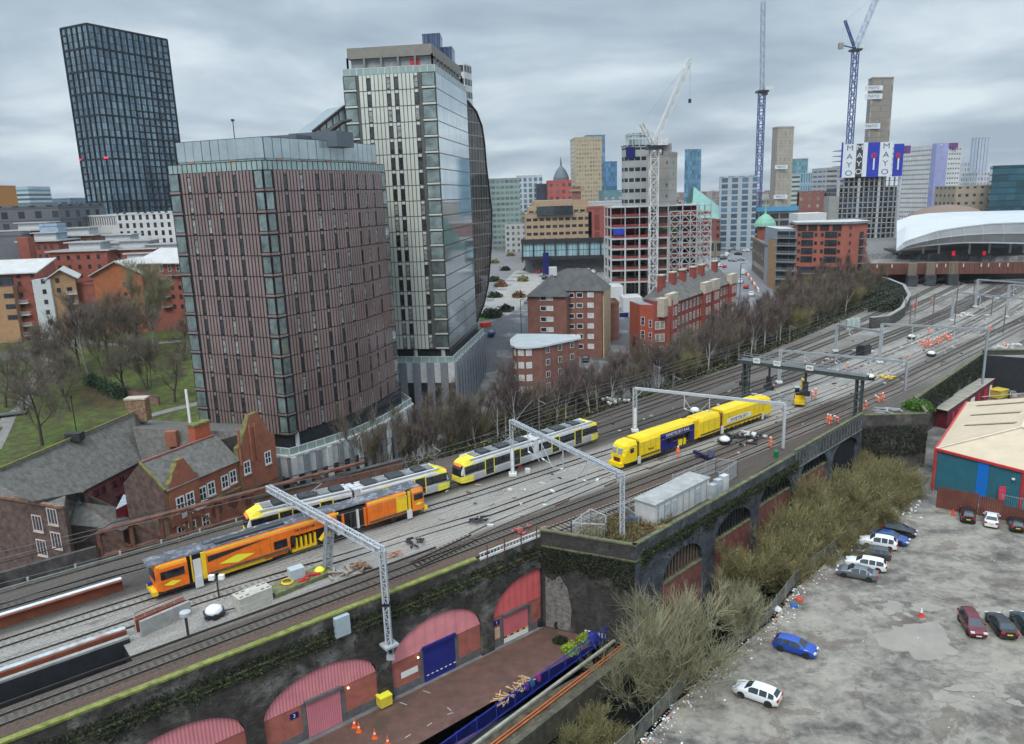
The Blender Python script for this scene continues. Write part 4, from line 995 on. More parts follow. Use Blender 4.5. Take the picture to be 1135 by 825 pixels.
mb=MB();mb.prism(ccw([S0+Vector((-2.5,1)),V2(po[-1])+Vector((-1.0,2)),V2(po[-1])+Vector((-10,22)),S0+Vector((-14,20))]),0,po[-1].z+3,podw,conc);mb.build('stone_base',None,sail)
lk=thing('glass_link_roof','sloping black framed glass roof between the two towers','roof')
a0=at(347,146,150);a1=at(382,118,158);
q=MB();
dz_=Vector((0,0,-6));q.face([a0+dz_,a1+dz_,a1,a0],skyg);q.face([a0,a1,a1+Vector((-6,12,1)),a0+Vector((-6,12,1))],skyg);q.build('glazing',None,lk)
q=MB();q.beam(a0,a1,.5,.5,line_m);q.beam(a0+dz_,a1+dz_,.4,.4,line_m)
for k in range(6):p=a0.lerp(a1,k/5);q.beam(p,p+dz_,.22,.22,line_m)
q.tube([at(352,152,149),at(365,146,149),at(378,136,150),at(390,133,151)],[.9,.7,.45,.2],line_m,6)
q.build('frame',None,lk)
# ==== TOWN
roofg=mat('flat_roof_grey',(.24,.245,.25),rough=.85,var=.25,scale=.3);roofp=mat('pale_metal_roof',(.50,.49,.47),rough=.5,var=.12,scale=.4)
slate=mat('dark_slate',(.085,.085,.085),rough=.7,var=.25,scale=.6);slate_old=mat('old_slate',(.13,.125,.115),rough=.75,var=.35,scale=.8,stain=.4,stain_col=(.07,.07,.055),sscale=.5)
brick_r=mat('red_brick',(.28,.085,.06),rough=.8,var=.16,scale=.6,stain=.2,stain_col=(.16,.05,.04),sscale=.4);brick_o=mat('orange_brick',(.36,.12,.05),rough=.8,var=.18,scale=.6)
brick_b=mat('brown_red_brick',(.23,.105,.08),rough=.82,var=.18,scale=.6);brick_buff=mat('buff_brick',(.40,.24,.13),rough=.8,var=.14,scale=.6);render_w=mat('white_render',(.58,.60,.60),rough=.7,var=.08)
def onwall(a,b,px,py):
 a,b=V2(a),V2(b);x=(b-a).normalized();n=Vector((-x.y,x.x));r=ray(px,py);t=a.dot(n)/(r.x*n.x+r.y*n.y);p=Vector((r.x*t,r.y*t));return(p-a).dot(x),CAM_H+r.z*t
def wins_at(R,a,b,xs,rows,me,d=.02,name='window',ref=None):
 """windows above one another: xs measured along the top row, rows along the first column"""
 zs=[onwall(a,b,ref or xs[0],y)[1]for y in rows]
 us=[onwall(a,b,x,rows[0])[0]for x in xs]
 L=lenAB(a,b)
 for z in zs:
  for u in us:
   if 0<u<L:R.add(name,me,wmat(a,b,u,z,d))
def fbox(name,label,xs,ytop,Y,wall,roof=None,base=12,depth=18,pymid=250,Ys=None,parap=.8,cat='building',group=None,yref=None):
 """xs = (left, right) or (left, corner, right) photograph columns; Y distance of the nearest point"""
 if len(xs)==2:
  a=exy(xs[0],pymid,Ys[0]if Ys else Y);b=exy(xs[1],pymid,Ys[1]if Ys else Y);n=(b-a).normalized();n=Vector((-n.y,n.x))*depth
  pts=[a,b,b+n,a+n];zt=ez((xs[0]+xs[1])/2,ytop,(a.y+b.y)/2)
 else:
  yl,yc,yr=Ys;a,c,b=exy(xs[0],pymid,yl),exy(xs[1],pymid,yc),exy(xs[2],pymid,yr);pts=[a,c,b,a+b-c];zt=ez(xs[1],ytop,yc)
 return building(name,label,pts,base,zt,wall,roof or roofg,parap=parap,cat=cat,group=group)+(zt,)
 # ---- dark glass tower at the left
YT=365.0
gt_c=exy(96,130,YT)
gt_c=V2(at(96,26.5,YT));gt_l=V2(at(67,32.3,YT+13));gt_r=V2(at(185,44.3,YT+19));ztg=at(96,26.5,YT).z
gt_l=V2(G(67,32.3,ztg));gt_r=V2(G(185,44.3,ztg))
gt=thing('dark_glass_tower','very tall dark blue gridded glass tower alone against the sky at the left','tower')
pt=ccw([gt_c,gt_r,gt_l+gt_r-gt_c,gt_l]);fh=(ztg-12)/36
pane_m=gridmat('tower_panes',(.012,.018,.024),(.21,.29,.34),1.55,fh,.92,.93,rough=.35,wrough=.05,wvar=.3,v0=-12,metal=.85,gvar=.05)
mb=MB();mb.prism(pt,12,ztg,pane_m,roofg);mb.build('glazed_walls',None,gt)
fr_m=mat('tower_frame',(.012,.017,.022),rough=.4,var=0)
for nm,a,b,nb in(('frame_grid',gt_l,gt_c,5),('frame_grid',gt_c,gt_r,13)):
 q=MB();x=(b-a).normalized();n_=Vector((x.y,-x.x))*.2;L_=(b-a).length;rz=math.atan2(x.y,x.x)
 for i in range(nb+1):p=a+x*(L_*i/nb)+n_;q.box((p.x,p.y,(12+ztg)/2),(.55,.4,ztg-12),fr_m,rz=rz)
 for k in range(0,13):z=12+(ztg-12)*k/12;p=(a+b)/2+n_;q.box((p.x,p.y,z),(L_,.4,.8),fr_m,rz=rz)
 q.build(nm,None,gt)
q=MB()
for f in range(36):
 z=12+f*fh
 for a,b,i0,i1,nb in((gt_l,gt_c,0,1,5),(gt_c,gt_r,12,13,13),(gt_c,gt_r,9,12,13),(gt_c,gt_r,6,9,13),(gt_c,gt_r,0,6,13)):
  if(i0,i1)==(9,12)and f>32:continue
  if(i0,i1)==(6,9)and f>25:continue
  if(i0,i1)==(0,6)and f>8:continue
  x=(b-a).normalized();n_=Vector((x.y,-x.x))*.17;L_=(b-a).length;p=a+x*(L_*(i0+i1)/2/nb)+n_;q.box((p.x,p.y,z),(L_*(i1-i0)/nb,.3,.6),fr_m,rz=math.atan2(x.y,x.x))
q.build('spandrels',None,gt)
q=MB();redl=mat('red_aviation_lamp',(.9,.03,.05),emit=((1,.02,.05),3),var=0)
for p in(gt_l,gt_c,gt_r):q.box((p.x,p.y,ez(118,175,YT)),(1.2,1.2,.6),redl)
q.build('aviation_lamps',None,gt)
# ---- big blocks left of the striped tower
wgrid=gridmat('white_concrete_grid',(.60,.60,.585),(.03,.035,.045),3.0,3.0,.42,.62,rough=.7,wvar=.6,skip=.06,v0=.2)
wl=fbox('white_gridded_block','white block with black windows at the foot of the dark glass tower',(130,206),237.5,300,wgrid,base=8,Ys=(303,297),depth=25)
wlou=gridmat('white_louvres',(.60,.60,.585),(.20,.20,.20),.9,30,.45,.5,rough=.7,wvar=.2)
wl2=fbox('white_louvred_block','low white block with thin dark vertical slots left of the white gridded block',(70,131),241,303,gridmat('white_slots',(.58,.58,.56),(.13,.13,.14),1.1,9.0,.5,.5,rough=.7,wvar=.3,v0=-20.5),base=8,Ys=(310,303),depth=25)
fbox('grey_clad_block','dark grey flat roofed block at the left edge behind the brick flats',(-40,68),230.5,290,gridmat('grey_clad',(.12,.125,.135),(.03,.04,.05),6.5,4.2,.38,.6,rough=.6,wvar=.6,line=((.05,.05,.055),.06),v0=-1.5),base=8,Ys=(292,290),depth=30)
fbox('teal_banded_office','small teal banded office block on the skyline at the left edge',(11,38),208,620,gridmat('teal_band',(.42,.50,.52),(.10,.19,.24),60,3.4,.96,.5,rough=.5),depth=30)
fbox('orange_edge_tower','orange clad tower cut by the left edge of the picture',(-12,2),207,480,mat('orange_clad',(.5,.22,.06)),depth=20)
fbox('blue_hall_block','long low blue glazed block on the skyline left of the dark tower',(50,82),221,700,gridmat('blue_hall',(.12,.18,.25),(.05,.09,.14),8,5,.7,.6),depth=40)
fbox('grey_brick_mill','grey brown mill with small windows just left of the dark glass tower',(82,104),228.5,420,gridmat('mill_grid',(.18,.15,.13),(.45,.45,.42),2.6,3.4,.3,.3,rough=.8),depth=30)
fbox('round_grey_hall','grey curved metal clad hall behind the red chimney stair tower',(-20,22),262,262,mat('grey_metal_clad',(.16,.17,.185),rough=.5,var=.1),base=6,Ys=(258,262),depth=18)
# ---- brick flats at the left edge of the park
wD=win_mesh('flat_win',1.25,1.25,dark_fr,glass_dk,fw=.1,nv=1,proud=.06);wD1=win_mesh('flat_win_s',.9,1.2,dark_fr,glass_dk,fw=.1,nv=0,proud=.06);wTall=win_mesh('flat_win_t',1.0,2.0,white_fr,glass_dk,fw=.1,nv=0,nh=1,proud=.06)
railm=mat('balcony_rail',(.50,.52,.53),rough=.5,var=.05);balm=balcony_mesh('flat_bal',2.6,1.3,render_w,railm);bald=balcony_mesh('flat_bal_d',3.0,1.4,mat('grey_slab',(.3,.3,.3)),mat('dark_rail2',(.09,.10,.11)))
YF=222.0
def zat(px,py,Y=YF):return ez(px,py,Y)
def mono(pts,z0,z1,over,m,parent,back=3.0,name='roof'):
 a,b,c,d=pts;e=(b-a).normalized();n=Vector((-e.y,e.x));mb=MB();k=over
 A=a-e*k-n*k;B=b+e*k-n*k;C_=c+e*k+n*.3;D_=d-e*k+n*.3
 T=[(A.x,A.y,z1),(B.x,B.y,z1),(C_.x,C_.y,z1+back),(D_.x,D_.y,z1+back)];lo=[(p[0],p[1],p[2]-.28)for p in T]
 mb.face(T,m);mb.face(lo[::-1],m)
 for i in range(4):mb.face([lo[i],lo[(i+1)%4],T[(i+1)%4],T[i]],m)
 for(p,q)in((b,c),(d,a)):mb.face([(p.x,p.y,z0),(q.x,q.y,z0),(q.x,q.y,z1+(back if q in(c,d)else 0)),(p.x,p.y,z1+(back if p in(c,d)else 0))],brick_r)
 mb.face([(c.x,c.y,z0),(d.x,d.y,z0),(d.x,d.y,z1+back),(c.x,c.y,z1+back)],brick_r)
 return mb.build(name,None,parent)
fa=thing('red_flats_block','red brick flats with pale mono pitch roof at the left edge facing the park','building')
a=exy(-60,340,YF-1);b=exy(45,340,YF+2);n=Vector((-(b-a).normalized().y,(b-a).normalized().x));P4=[a,b,b+n*13,a+n*13];z1=zat(20,303)
mb=MB();mb.prism(ccw(P4),4,z1,brick_r);mb.build('walls',None,fa);mono(P4,z1,z1,.8,roofp,fa,3.2)
R=Reps(fa);wins_at(R,a,b,[20,35.5],[306,315,327,338.5,350.5],wD1,ref=20)
wins_at(R,a,b,[28],[336,349,361,372],balm,name='balcony');
q=MB();a2=exy(-60,340,YF-3);b2=exy(17.5,340,YF-1.2);zb=zat(8,318)
q.prism(ccw([a2,b2,b2+n*2.5,a2+n*2.5]),4,zb,brick_buff,roofg);q.build('buff_bay',None,fa);wins_at(R,a2,b2,[-22,-8,7.5,13],[329.5,341.5,353.5],wD)
wins_at(R,a2,b2,[-10,5],[313.5-1,],win_mesh('dark_strip',5,2.2,dark_fr,glass_dk,nv=4,proud=.08));R.finish()
q=MB();q.prism(ccw([exy(40,340,YF-.6),exy(60,340,YF+.6),exy(60,340,YF+.6)+n*10,exy(40,340,YF-.6)+n*10]),4,zat(50,310),render_w,roofp);fs=q.build('stair_tower',None,None)
tag(fs,'white rendered stair tower between the red flats and the buff gabled flats','stair tower');fs.name='white_stair_tower'
Rr=Reps(fs);a3,b3=exy(40,340,YF-.6),exy(60,340,YF+.6);wins_at(Rr,a3,b3,[47.5],[312,323.5,335,346.5,358],wD1);Rr.finish()
def gable_block(name,label,xl,xr,Y,yeave,yridge,m,roof_m,depth=14,base=4,Yr=None,side=None):
 t=thing(name,label,'building');a=exy(xl,340,Y);b=exy(xr,340,Yr or Y);e=(b-a).normalized();n=Vector((-e.y,e.x))*depth;ze=ez((xl+xr)/2,yeave,Y);zr=ez((xl+xr)/2,yridge,Y)
 mb=MB();P=[a,b,b+n,a+n];mb.prism(ccw(P),base,ze,m);m_=(a+b)/2
 mb.face([(a.x,a.y,ze),(b.x,b.y,ze),(m_.x,m_.y,zr)],m);mb.face([(b.x+n.x,b.y+n.y,ze),(a.x+n.x,a.y+n.y,ze),(m_.x+n.x,m_.y+n.y,zr)],m);mb.build('walls',None,t)
 q=MB();k=.9;sl=(zr-ze)/((b-a).length/2)
 for p,sg in((a,-1),(b,1)):
  o=p+e*sg*k;zo=ze-sl*k;f=-n.normalized()*k
  T=[(o.x+f.x,o.y+f.y,zo+.15),(m_.x+f.x,m_.y+f.y,zr+.15),(m_.x+n.x,m_.y+n.y,zr+.15),(o.x+n.x,o.y+n.y,zo+.15)];lo=[(x_,y_,z_-.3)for x_,y_,z_ in T]
  q.face(T,roof_m);q.face(lo,roof_m);
  for i in range(4):q.face([lo[i],lo[(i+1)%4],T[(i+1)%4],T[i]],roof_m)
 q.build('roof',None,t);return t,a,b,n,ze,zr
t,a,b,n,ze,zr=gable_block('buff_gabled_flats','buff brick flats with shallow pale gable roof and white balconies by the park',57,88,YF+1,308,299,brick_buff,roofp,Yr=YF+4)
R=Reps(t);wins_at(R,a,b,[63.5],[311,322],wD1);wins_at(R,a,b,[77],[321,333,345,357],wD);wins_at(R,a,b,[80],[326,337,348,359],balm,name='balcony');R.finish()
fbox('red_link_flats','plain dark red brick link between the buff flats and the orange gabled flats',(86,112),316,YF+6,brick_r,base=4,pymid=330,depth=12)
t,a,b,n,ze,zr=gable_block('orange_gabled_flats','orange brick gabled flats with wide pale roof behind the silver birch',108,162,YF+5,303,289.5,brick_o,roofp,depth=16)
R=Reps(t);wins_at(R,a,b,[138,145],[315,326,337,348],wD1);R.finish()
t=thing('red_balcony_flats','red brick flats with grey balconies tucked against the striped tower','building')
a=exy(158,340,YF+7);b=exy(226,340,YF+2);e=(b-a).normalized();n=Vector((-e.y,e.x));ze=zat(190,291,YF+5);P4=[a,b,b+n*13,a+n*13]
mb=MB();mb.prism(ccw(P4),4,ze,brick_r);mb.build('walls',None,t);mono(P4,ze,ze,1.2,roofp,t,3.6)
R=Reps(t);wins_at(R,a,b,[169.5,179,188,197],[297],wTall);wins_at(R,a,b,[199.5,191],[319,329,340],wD1);wins_at(R,a,b,[182],[309,318,329,340],bald,name='balcony');wins_at(R,a,b,[190,201],[305],bald,name='balcony');R.finish()
tf=[(22,66,268,258,'red_brick_terrace','red stepped flats with oversailing grey roof beside the red chimney tower',brick_r),(54,118,279,246,'red_balcony_terrace','red flats with a white top storey and wide flat roof behind the buff gables',brick_r),(60,104,262,272,'brown_top_terrace','brown brick flats under a long thin flat roof below the white louvred block',brick_b),(100,150,270,262,'grey_roof_terrace','low grey roofed terrace in front of the white gridded block',render_w),(112,172,277,252,'pale_roof_terrace','pale roofed red terrace just behind the orange gabled flats',brick_r),(4,60,256,278,'rear_roof_terrace','rearmost pale roofed terrace at the left under the grey clad block',brick_b),(140,205,281,250,'long_roof_terrace','long white roofed terrace left of the striped tower top floors',render_w)]
for xl,xr,yt,Y,nm,lb,m in tf:
 t,pts,zt=fbox(nm,lb,(xl,xr),yt,Y,m,base=6,parap=0,pymid=280,depth=12)
 a,b=exy(xl,280,Y),exy(xr,280,Y);q=MB();c=sum(pts,Vector((0,0)))/4;q.prism([p+(p-c).normalized()*1.1 for p in pts],zt,zt+.4,roofp,roofg,bottom=True);q.build('roof',None,t)
 q=MB();q.prism([c+(p-c)*.55+Vector((1,0))for p in pts],zt+.4,zt+2.6,render_w,roofp);q.build('top_storey',None,t);q=MB();q.prism([c+(p-c)*.68+Vector((1,0))for p in pts],zt+2.6,zt+2.9,roofp,roofg,bottom=True);q.build('upper_roof',None,t)
 R=Reps(t);win_grid(R,a,b,5,[zt-1.8,zt-4.8,zt-7.6],wD1);R.finish()
t=MB();t.box(tuple(exy(31,280,244))+(14,),(3.4,3.4,2*(ez(31,263,244)-14)),brick_r);tag(t.build('red_brick_chimney_tower'),'square red brick tower among the grey roofs at the left','tower')
fbox('blue_rendered_stair','small pale blue rendered rooftop block among the flats',(44,64),251,262,mat('pale_blue_render',(.32,.42,.52),rough=.6),base=8,depth=5,pymid=255)
# ---- dark glass slab and banded slab behind the pale tower
YC=520
fbox('navy_service_tower','slim navy tower poking above the pale glass tower roof',(469,488.5,491),38,YC,gridmat('navy_slots',(.02,.035,.09),(.08,.11,.19),1.6,400,.5,1,rough=.4),Ys=(522,520,540),pymid=60)
fbox('navy_service_tower','lower navy tower beside the slim navy tower behind the pale tower',(489,501,504),53,YC,gridmat('navy_slots',(.02,.03,.08),(.08,.1,.18),1.6,400,.5,1),Ys=(525,523,540),pymid=60)
fbox('banded_office_slab','white and black banded office slab behind the right shoulder of the pale tower',(492,515,523),72,YC-30,gridmat('black_white_bands',(.55,.56,.55),(.02,.022,.025),4.2,7.4,.85,.5,rough=.5,wvar=.3),Ys=(492,490,500),pymid=90)
# ---- middle ground brick blocks
def wpost(t):pass
YB=192.0;wW=win_mesh('white_win',1.5,1.15,white_fr,glass_dk,fw=.13,nv=0,nh=0,proud=.07);wWh=win_mesh('white_win_blind',1.5,1.15,white_fr,mat('white_blind',(.6,.62,.6),rough=.6),fw=.13,nv=0,proud=.07)
bb=thing('hipped_brick_block','five storey red brick flats with dark hipped slate roof and white windows','building')
A=exy(585,350,YB+2);B=exy(628,350,YB-1);C2_=exy(629.5,350,YB+2.5);D2_=exy(667,350,YB);E_=exy(675,350,YB+9)
zE=ez(605,329,YB);n=Vector((-(B-A).normalized().y,(B-A).normalized().x))
mb=MB();mb.prism(ccw([A,B,B+n*24,A+n*24]),0,zE,brick_b);mb.build('left_wing',None,bb)
zE2=ez(650,322.5,YB+1);mb=MB();mb.prism(ccw([C2_,D2_,E_,C2_+(E_-D2_)]),0,zE2,brick_b);mb.build('right_wing',None,bb)
mb=MB();a_,b_=D2_+Vector((.3,.5)),E_+Vector((.12,0));x=(b_-a_).normalized();nn=Vector((x.y,-x.x));mb.prism(ccw([a_,b_,b_+nn*.35,a_+nn*.35]),0,zE2-.1,mat('cream_strip',(.48,.38,.24),rough=.8));mb.build('cream_end_bay',None,bb)
hip_roof(ccw([A,B,B+n*24,A+n*24]),zE,4.8,.8,slate,parent=bb);hip_roof(ccw([C2_-(D2_-C2_).normalized()*6,D2_,E_,C2_-(D2_-C2_).normalized()*6+(E_-D2_)]),zE2,5.2,.8,slate,parent=bb)
R=Reps(bb);wins_at(R,A,B,[602],[330.5,342,354,365.5],wW);wins_at(R,A,B,[609.5],[330.5,342,354,365.5],wWh)
for i,x_ in enumerate([633,642.5,654.5]):wins_at(R,C2_,D2_,[x_],[327.5-i*.3,339-i*.3,350.5-i*.3,362-i*.3,373,384],wWh if i==2 else wW)
wins_at(R,a_,b_,[670.5],[326.5,338,350,361.5,373],win_mesh('slit',.6,.7,dark_fr,glass_dk));R.finish()
q=MB();q.box((*((A+B)/2+n*7),zE+5.6),(2,1.6,2.2),render_w);q.build('chimney',None,bb)
YA=164.0;zA=ez(590,385.5,YA)
rb=thing('curved_end_brick_block','brown brick block with rounded end and white flat roof behind the bare trees','building')
PA=[V2(G(*p,zA))for p in[(567.5,378),(568,383.5),(573,386),(584,386.5),(600,385),(641.5,376.5),(641,373),(600,372),(574,372)]]
PAc=ccw(PA);mb=MB();mb.prism(PAc,-1,zA,brick_b);mb.build('walls',None,rb);q=MB();c=sum(PAc,Vector((0,0)))/len(PAc);q.prism([p+(p-c).normalized()*.5 for p in PAc],zA,zA+.35,render_w,mat('white_roof',(.42,.46,.47),rough=.6,var=.1,scale=.4,stain=.3,stain_col=(.2,.22,.2),sscale=.3),bottom=True);q.build('roof',None,rb)
R=Reps(rb);wq=win_mesh('white_sq',1.2,1.3,white_fr,mat('white_blind',(.6,.6,.6)),fw=.12,nv=0);wq2=win_mesh('dark_sq',1.1,1.3,white_fr,glass_dk,fw=.1,nv=1)
for(i,j,xs)in((2,3,[577.5]),(1,2,[571]),(3,4,[586])):wins_at(R,PA[i],PA[j],xs,[391,405,419,432],wq)
wins_at(R,PA[4],PA[5],[607,620.5,634],[388,401.5,415,428,441],wq2,ref=607);R.finish()
q=MB();q.prism(ccw([PA[3]*1.0,PA[4],PA[5],PA[6]]),-1,-.5,brick_b)
fbox('dark_gabled_house','small dark roofed house squeezed right of the hipped brick block',(676,686),338,205,brick_b,slate,base=2,depth=8,pymid=350)
q,pts,zt=fbox('pale_blue_hoarding','pale blue site hoarding with navy logo panel below the scaffolding',(686,708),347,226,mat('pale_blue_hoarding',(.30,.50,.62),rough=.6),base=6,depth=1,pymid=352,parap=0,cat='hoarding')
w=MB();c=exy(691.5,350,225.7);w.box((c.x,c.y,zt-1.2),(2.6,.1,2.6),navy_m);w.build('logo_panel',None,q)
fbox('white_site_cabin','stack of white site cabins behind the hipped brick block',(670,691),318,238,render_w,roofp,base=8,depth=9,pymid=325,parap=0,cat='site cabin')
fbox('white_gable_shed','white shed between the scaffolding and the red terrace',(691,712),330,232,render_w,roofp,base=6,depth=9,pymid=335,parap=0)
# ---- Edwardian red terrace
YR=189.0
rt=thing('red_edwardian_terrace','long deep red Edwardian tenement terrace with slate roof, chimneys and pale stone gables','building')
zR=ez(741,337,YR);F0=V2(G(741,337,zR));F1=V2(G(811.5,312.5,zR));e=(F1-F0).normalized();n=Vector((-e.y,e.x));
deep=mat('deep_red_brick',(.28,.065,.05),rough=.78,var=.16,scale=.8,stain=.25,stain_col=(.2,.1,.09),sscale=.3);cream=mat('cream_stone',(.48,.42,.33),rough=.75,var=.15)
sk=n*9+e*7;rp=[F0-e*1.5,F1,F1+sk,F0-e*1.5+sk];mb=MB();mb.prism(ccw(rp),-2,zR,deep);mb.build('walls',None,rt)
mb=MB();r0=rp[0]-n*.6;r1=rp[1]-n*.6;r2=rp[2]+n*.6;r3=rp[3]+n*.6;k0=(r0+r3)/2+e*4;k1=(r1+r2)/2-e*4;zr_=zR+4.2;t3=lambda p,z:(p.x,p.y,z)
mb.face([t3(r0,zR),t3(r1,zR),t3(k1,zr_),t3(k0,zr_)],slate_old);mb.face([t3(r2,zR),t3(r3,zR),t3(k0,zr_),t3(k1,zr_)],slate_old);mb.face([t3(r1,zR),t3(r2,zR),t3(k1,zr_)],slate_old);mb.face([t3(r3,zR),t3(r0,zR),t3(k0,zr_)],slate_old);mb.build('roof',None,rt)
R=Reps(rt);LL=(F1-F0).length;wt=win_mesh('terr_win',1.15,1.9,mat('cream_frame',(.62,.58,.52)),mat('net_glass',(.30,.28,.27),rough=.2,var=.3),fw=.14,nv=0,nh=1,proud=.07)
for f in range(5):
 for i in range(18):
  u=1.5+(LL-3)*i/17
  R.add('window',wt,wmat(F0,F1,u,zR-2.0-f*3.3,.02))
for u in(LL*.52,LL*.66,LL*.02,LL*.97):
 p=F0+e*u;q=MB();w_=2.6;q.prism(ccw([p-e*w_-n*1.1,p+e*w_-n*1.1,p+e*w_,p-e*w_]),-2,zR-.3,deep,cream)
 q.build('bay',None,rt);g=MB();g.prism(ccw([p-e*w_-n*1.15,p+e*w_-n*1.15,p+e*w_+n*.4,p-e*w_+n*.4]),zR-.3,zR+2.6,cream,cream);g.build('stone_gable',None,rt)
 for f in range(5):
  for s_ in(-1.1,1.1):R.add('window',wt,wmat(p-e*w_-n*1.1,p+e*w_-n*1.1,w_+s_,zR-2.0-f*3.3+(0 if f else 0),.02))
T0=V2(G(709,339,zR));T1_=V2(G(724.5,339.5,zR));q=MB();tn=n*5+e*5;bright=mat('bright_red_brick',(.36,.08,.045),rough=.75,var=.12)
q.prism(ccw([T0,T1_,T1_+tn,T0+tn]),-2,zR+.3,bright,roofg);q.build('end_tower',None,rt)
wins_at(R,T0,T1_,[712.5],[356,371,386],win_mesh('lone',.9,2.0,white_fr,glass_dk,nh=1,nv=0));wins_at(R,T0,T1_,[721],[359,373,387],win_mesh('lone2',.7,1.8,white_fr,glass_dk,nh=1,nv=0))
T2=V2(G(728,336,zR));q=MB();q.prism(ccw([T1_,F0-e*.5-n*1.4,F0-e*.5+n*4+e*4,T1_+n*4+e*4]),-2,zR+1.2,deep,slate_old);q.build('corner_bay',None,rt)
g=MB();m_=(T1_+F0-n*.7)/2;g.box((m_.x,m_.y,zR-.5),(3.2,2.2,4.5),cream,rz=math.atan2(e.y,e.x));g.build('stone_gable',None,rt)
wins_at(R,T1_,F0-e*.5-n*1.4,[728.5,734],[361,375,389],wt)
R.finish()
for fr in(.04,.19,.33,.49,.62,.85):
 p=F0+e*(LL*fr+3)+n*4;q=MB();q.box((p.x,p.y,zR+4.3),(2.4,1.3,4.2),deep,rz=math.atan2(e.y,e.x));q.box((p.x,p.y,zR+6.5),(2.7,1.6,.3),cream,rz=math.atan2(e.y,e.x));q.build('chimney',None,rt)
 # ---- scaffolded building with core and crane
YX=255.0;sx=thing('steel_frame_building','half built white steel frame building with red safety nets and grey scaffolding','construction site')
zf=[ez(690,y,YX)for y in(313,300,288,276.5,265)];zf2=[ez(690,y,YX)for y in(265,253,241.5,230)]
wsteel=mat('white_steel',(.50,.50,.49),rough=.5,var=.05);gsteel=mat('grey_scaffold',(.42,.44,.45),rough=.5,var=.1);rnet=mat('red_net',(.26,.05,.045),rough=.8,var=.2);dk_in=mat('dark_interior',(.03,.028,.028),rough=.9,var=.4,scale=.6)
X0,X1=exy(677,280,YX),exy(787,280,YX);Lx=(X1-X0).length
q=MB()
for z in zf:q.box(((X0.x+X1.x)/2,YX+8,z),(Lx,17,.5),wsteel)
q.build('floor_slabs',None,sx)
q=MB()
for z in zf2[1:]:q.box(((X0.x+X1.x)/2,YX+8,z),(Lx,16,.3),gsteel)
q.build('upper_floor_slabs',None,sx)
q=MB()
for i in range(8):
 x=X0.x+Lx*i/7
 for yy in(YX-.3,YX+8,YX+16):q.box((x,yy,(9+zf[-1])/2),(.55,.5,zf[-1]-9),wsteel);q.box((x,yy,(zf[-1]+zf2[-1])/2),(.32,.32,zf2[-1]-zf[-1]+1.5),gsteel)
q.build('columns',None,sx)
q=MB()
for k,z in enumerate(zf[:-1]+zf2[:-1]):
 q.box(((X0.x+X1.x)/2,YX-.1,z+.75),(Lx,.08,.8),rnet);q.box(((X0.x+X1.x)/2,YX+15.5,z+1.6),(Lx*.96,.1,2.6),dk_in if k<4 else rnet)  # lower floors backed by near-black sheets, painted as the interior's shade
q.build('nets_and_dark_backing',None,sx)
q=MB()
for k in range(7):
 z0_=ez(760,315-11.6*k,YX);z1_=ez(760,315-11.6*(k+1),YX)
 for i in range(4):
  xa=exy(742,280,YX-2).x+(exy(787,280,YX-2).x-exy(742,280,YX-2).x)*i/4;xb=xa+(exy(787,280,YX-2).x-exy(742,280,YX-2).x)/4
  q.beam((xa,YX-2,z0_),(xb,YX-2,z1_),.16,.16,wsteel);q.beam((xb,YX-2,z0_),(xa,YX-2,z1_),.16,.16,wsteel);q.beam((xa,YX-2,z0_),(xa,YX-2,z1_),.28,.28,gsteel);q.beam((xa,YX-2,z1_),(xb,YX-2,z1_),.28,.28,gsteel)
q.build('scaffold',None,sx)
q=MB();q.box((*exy(742,260,YX+3),ez(742,253,YX)),(5,4,.9),mat('lime_sheet',(.1,.6,.05),rough=.6));q.box((*exy(686,258,YX-.4),ez(686,258,YX)+.3),(3.6,.3,2),mat('royal_blue_sheet',(.02,.05,.45)));q.build('site_sheets',None,sx)
concg=gridmat('core_concrete',(.34,.32,.285),(.10,.095,.09),4.5,3.6,.12,.28,rough=.85,wvar=.4,skip=.3,line=((.20,.19,.17),.04),gvar=.16)
fbox('concrete_lift_core','pale concrete lift core rising from the steel frame building beside the white crane',(716,741,750),171,YX+5,concg,Ys=(262,260,266),pymid=220)
w,pts,zt=fbox('banded_clad_tower','grey tower with rows of black windows and a dark blue corner top',(689,693,722),164,YX+14,gridmat('banded_clad',(.34,.36,.36),(.02,.022,.03),2.1,3.55,.8,.36,rough=.5,wvar=.4,v0=.8),Ys=(274,271,271),pymid=210)
q=MB();c0=exy(694,175,270.6);c1=exy(704,175,270.6);q.box(((c0.x+c1.x)/2,270.7,ez(699,169.5,271)),(c1.x-c0.x,.3,3.8),navy_m);q.build('navy_top_panel',None,w)
fbox('glass_top_block','clear glazed plant block above the banded tower',(697,719),150,YX+24,gridmat('clear_grid',(.45,.5,.5),(.28,.34,.36),1.2,2.5,.8,.8),Ys=(281,281),pymid=160,depth=8)
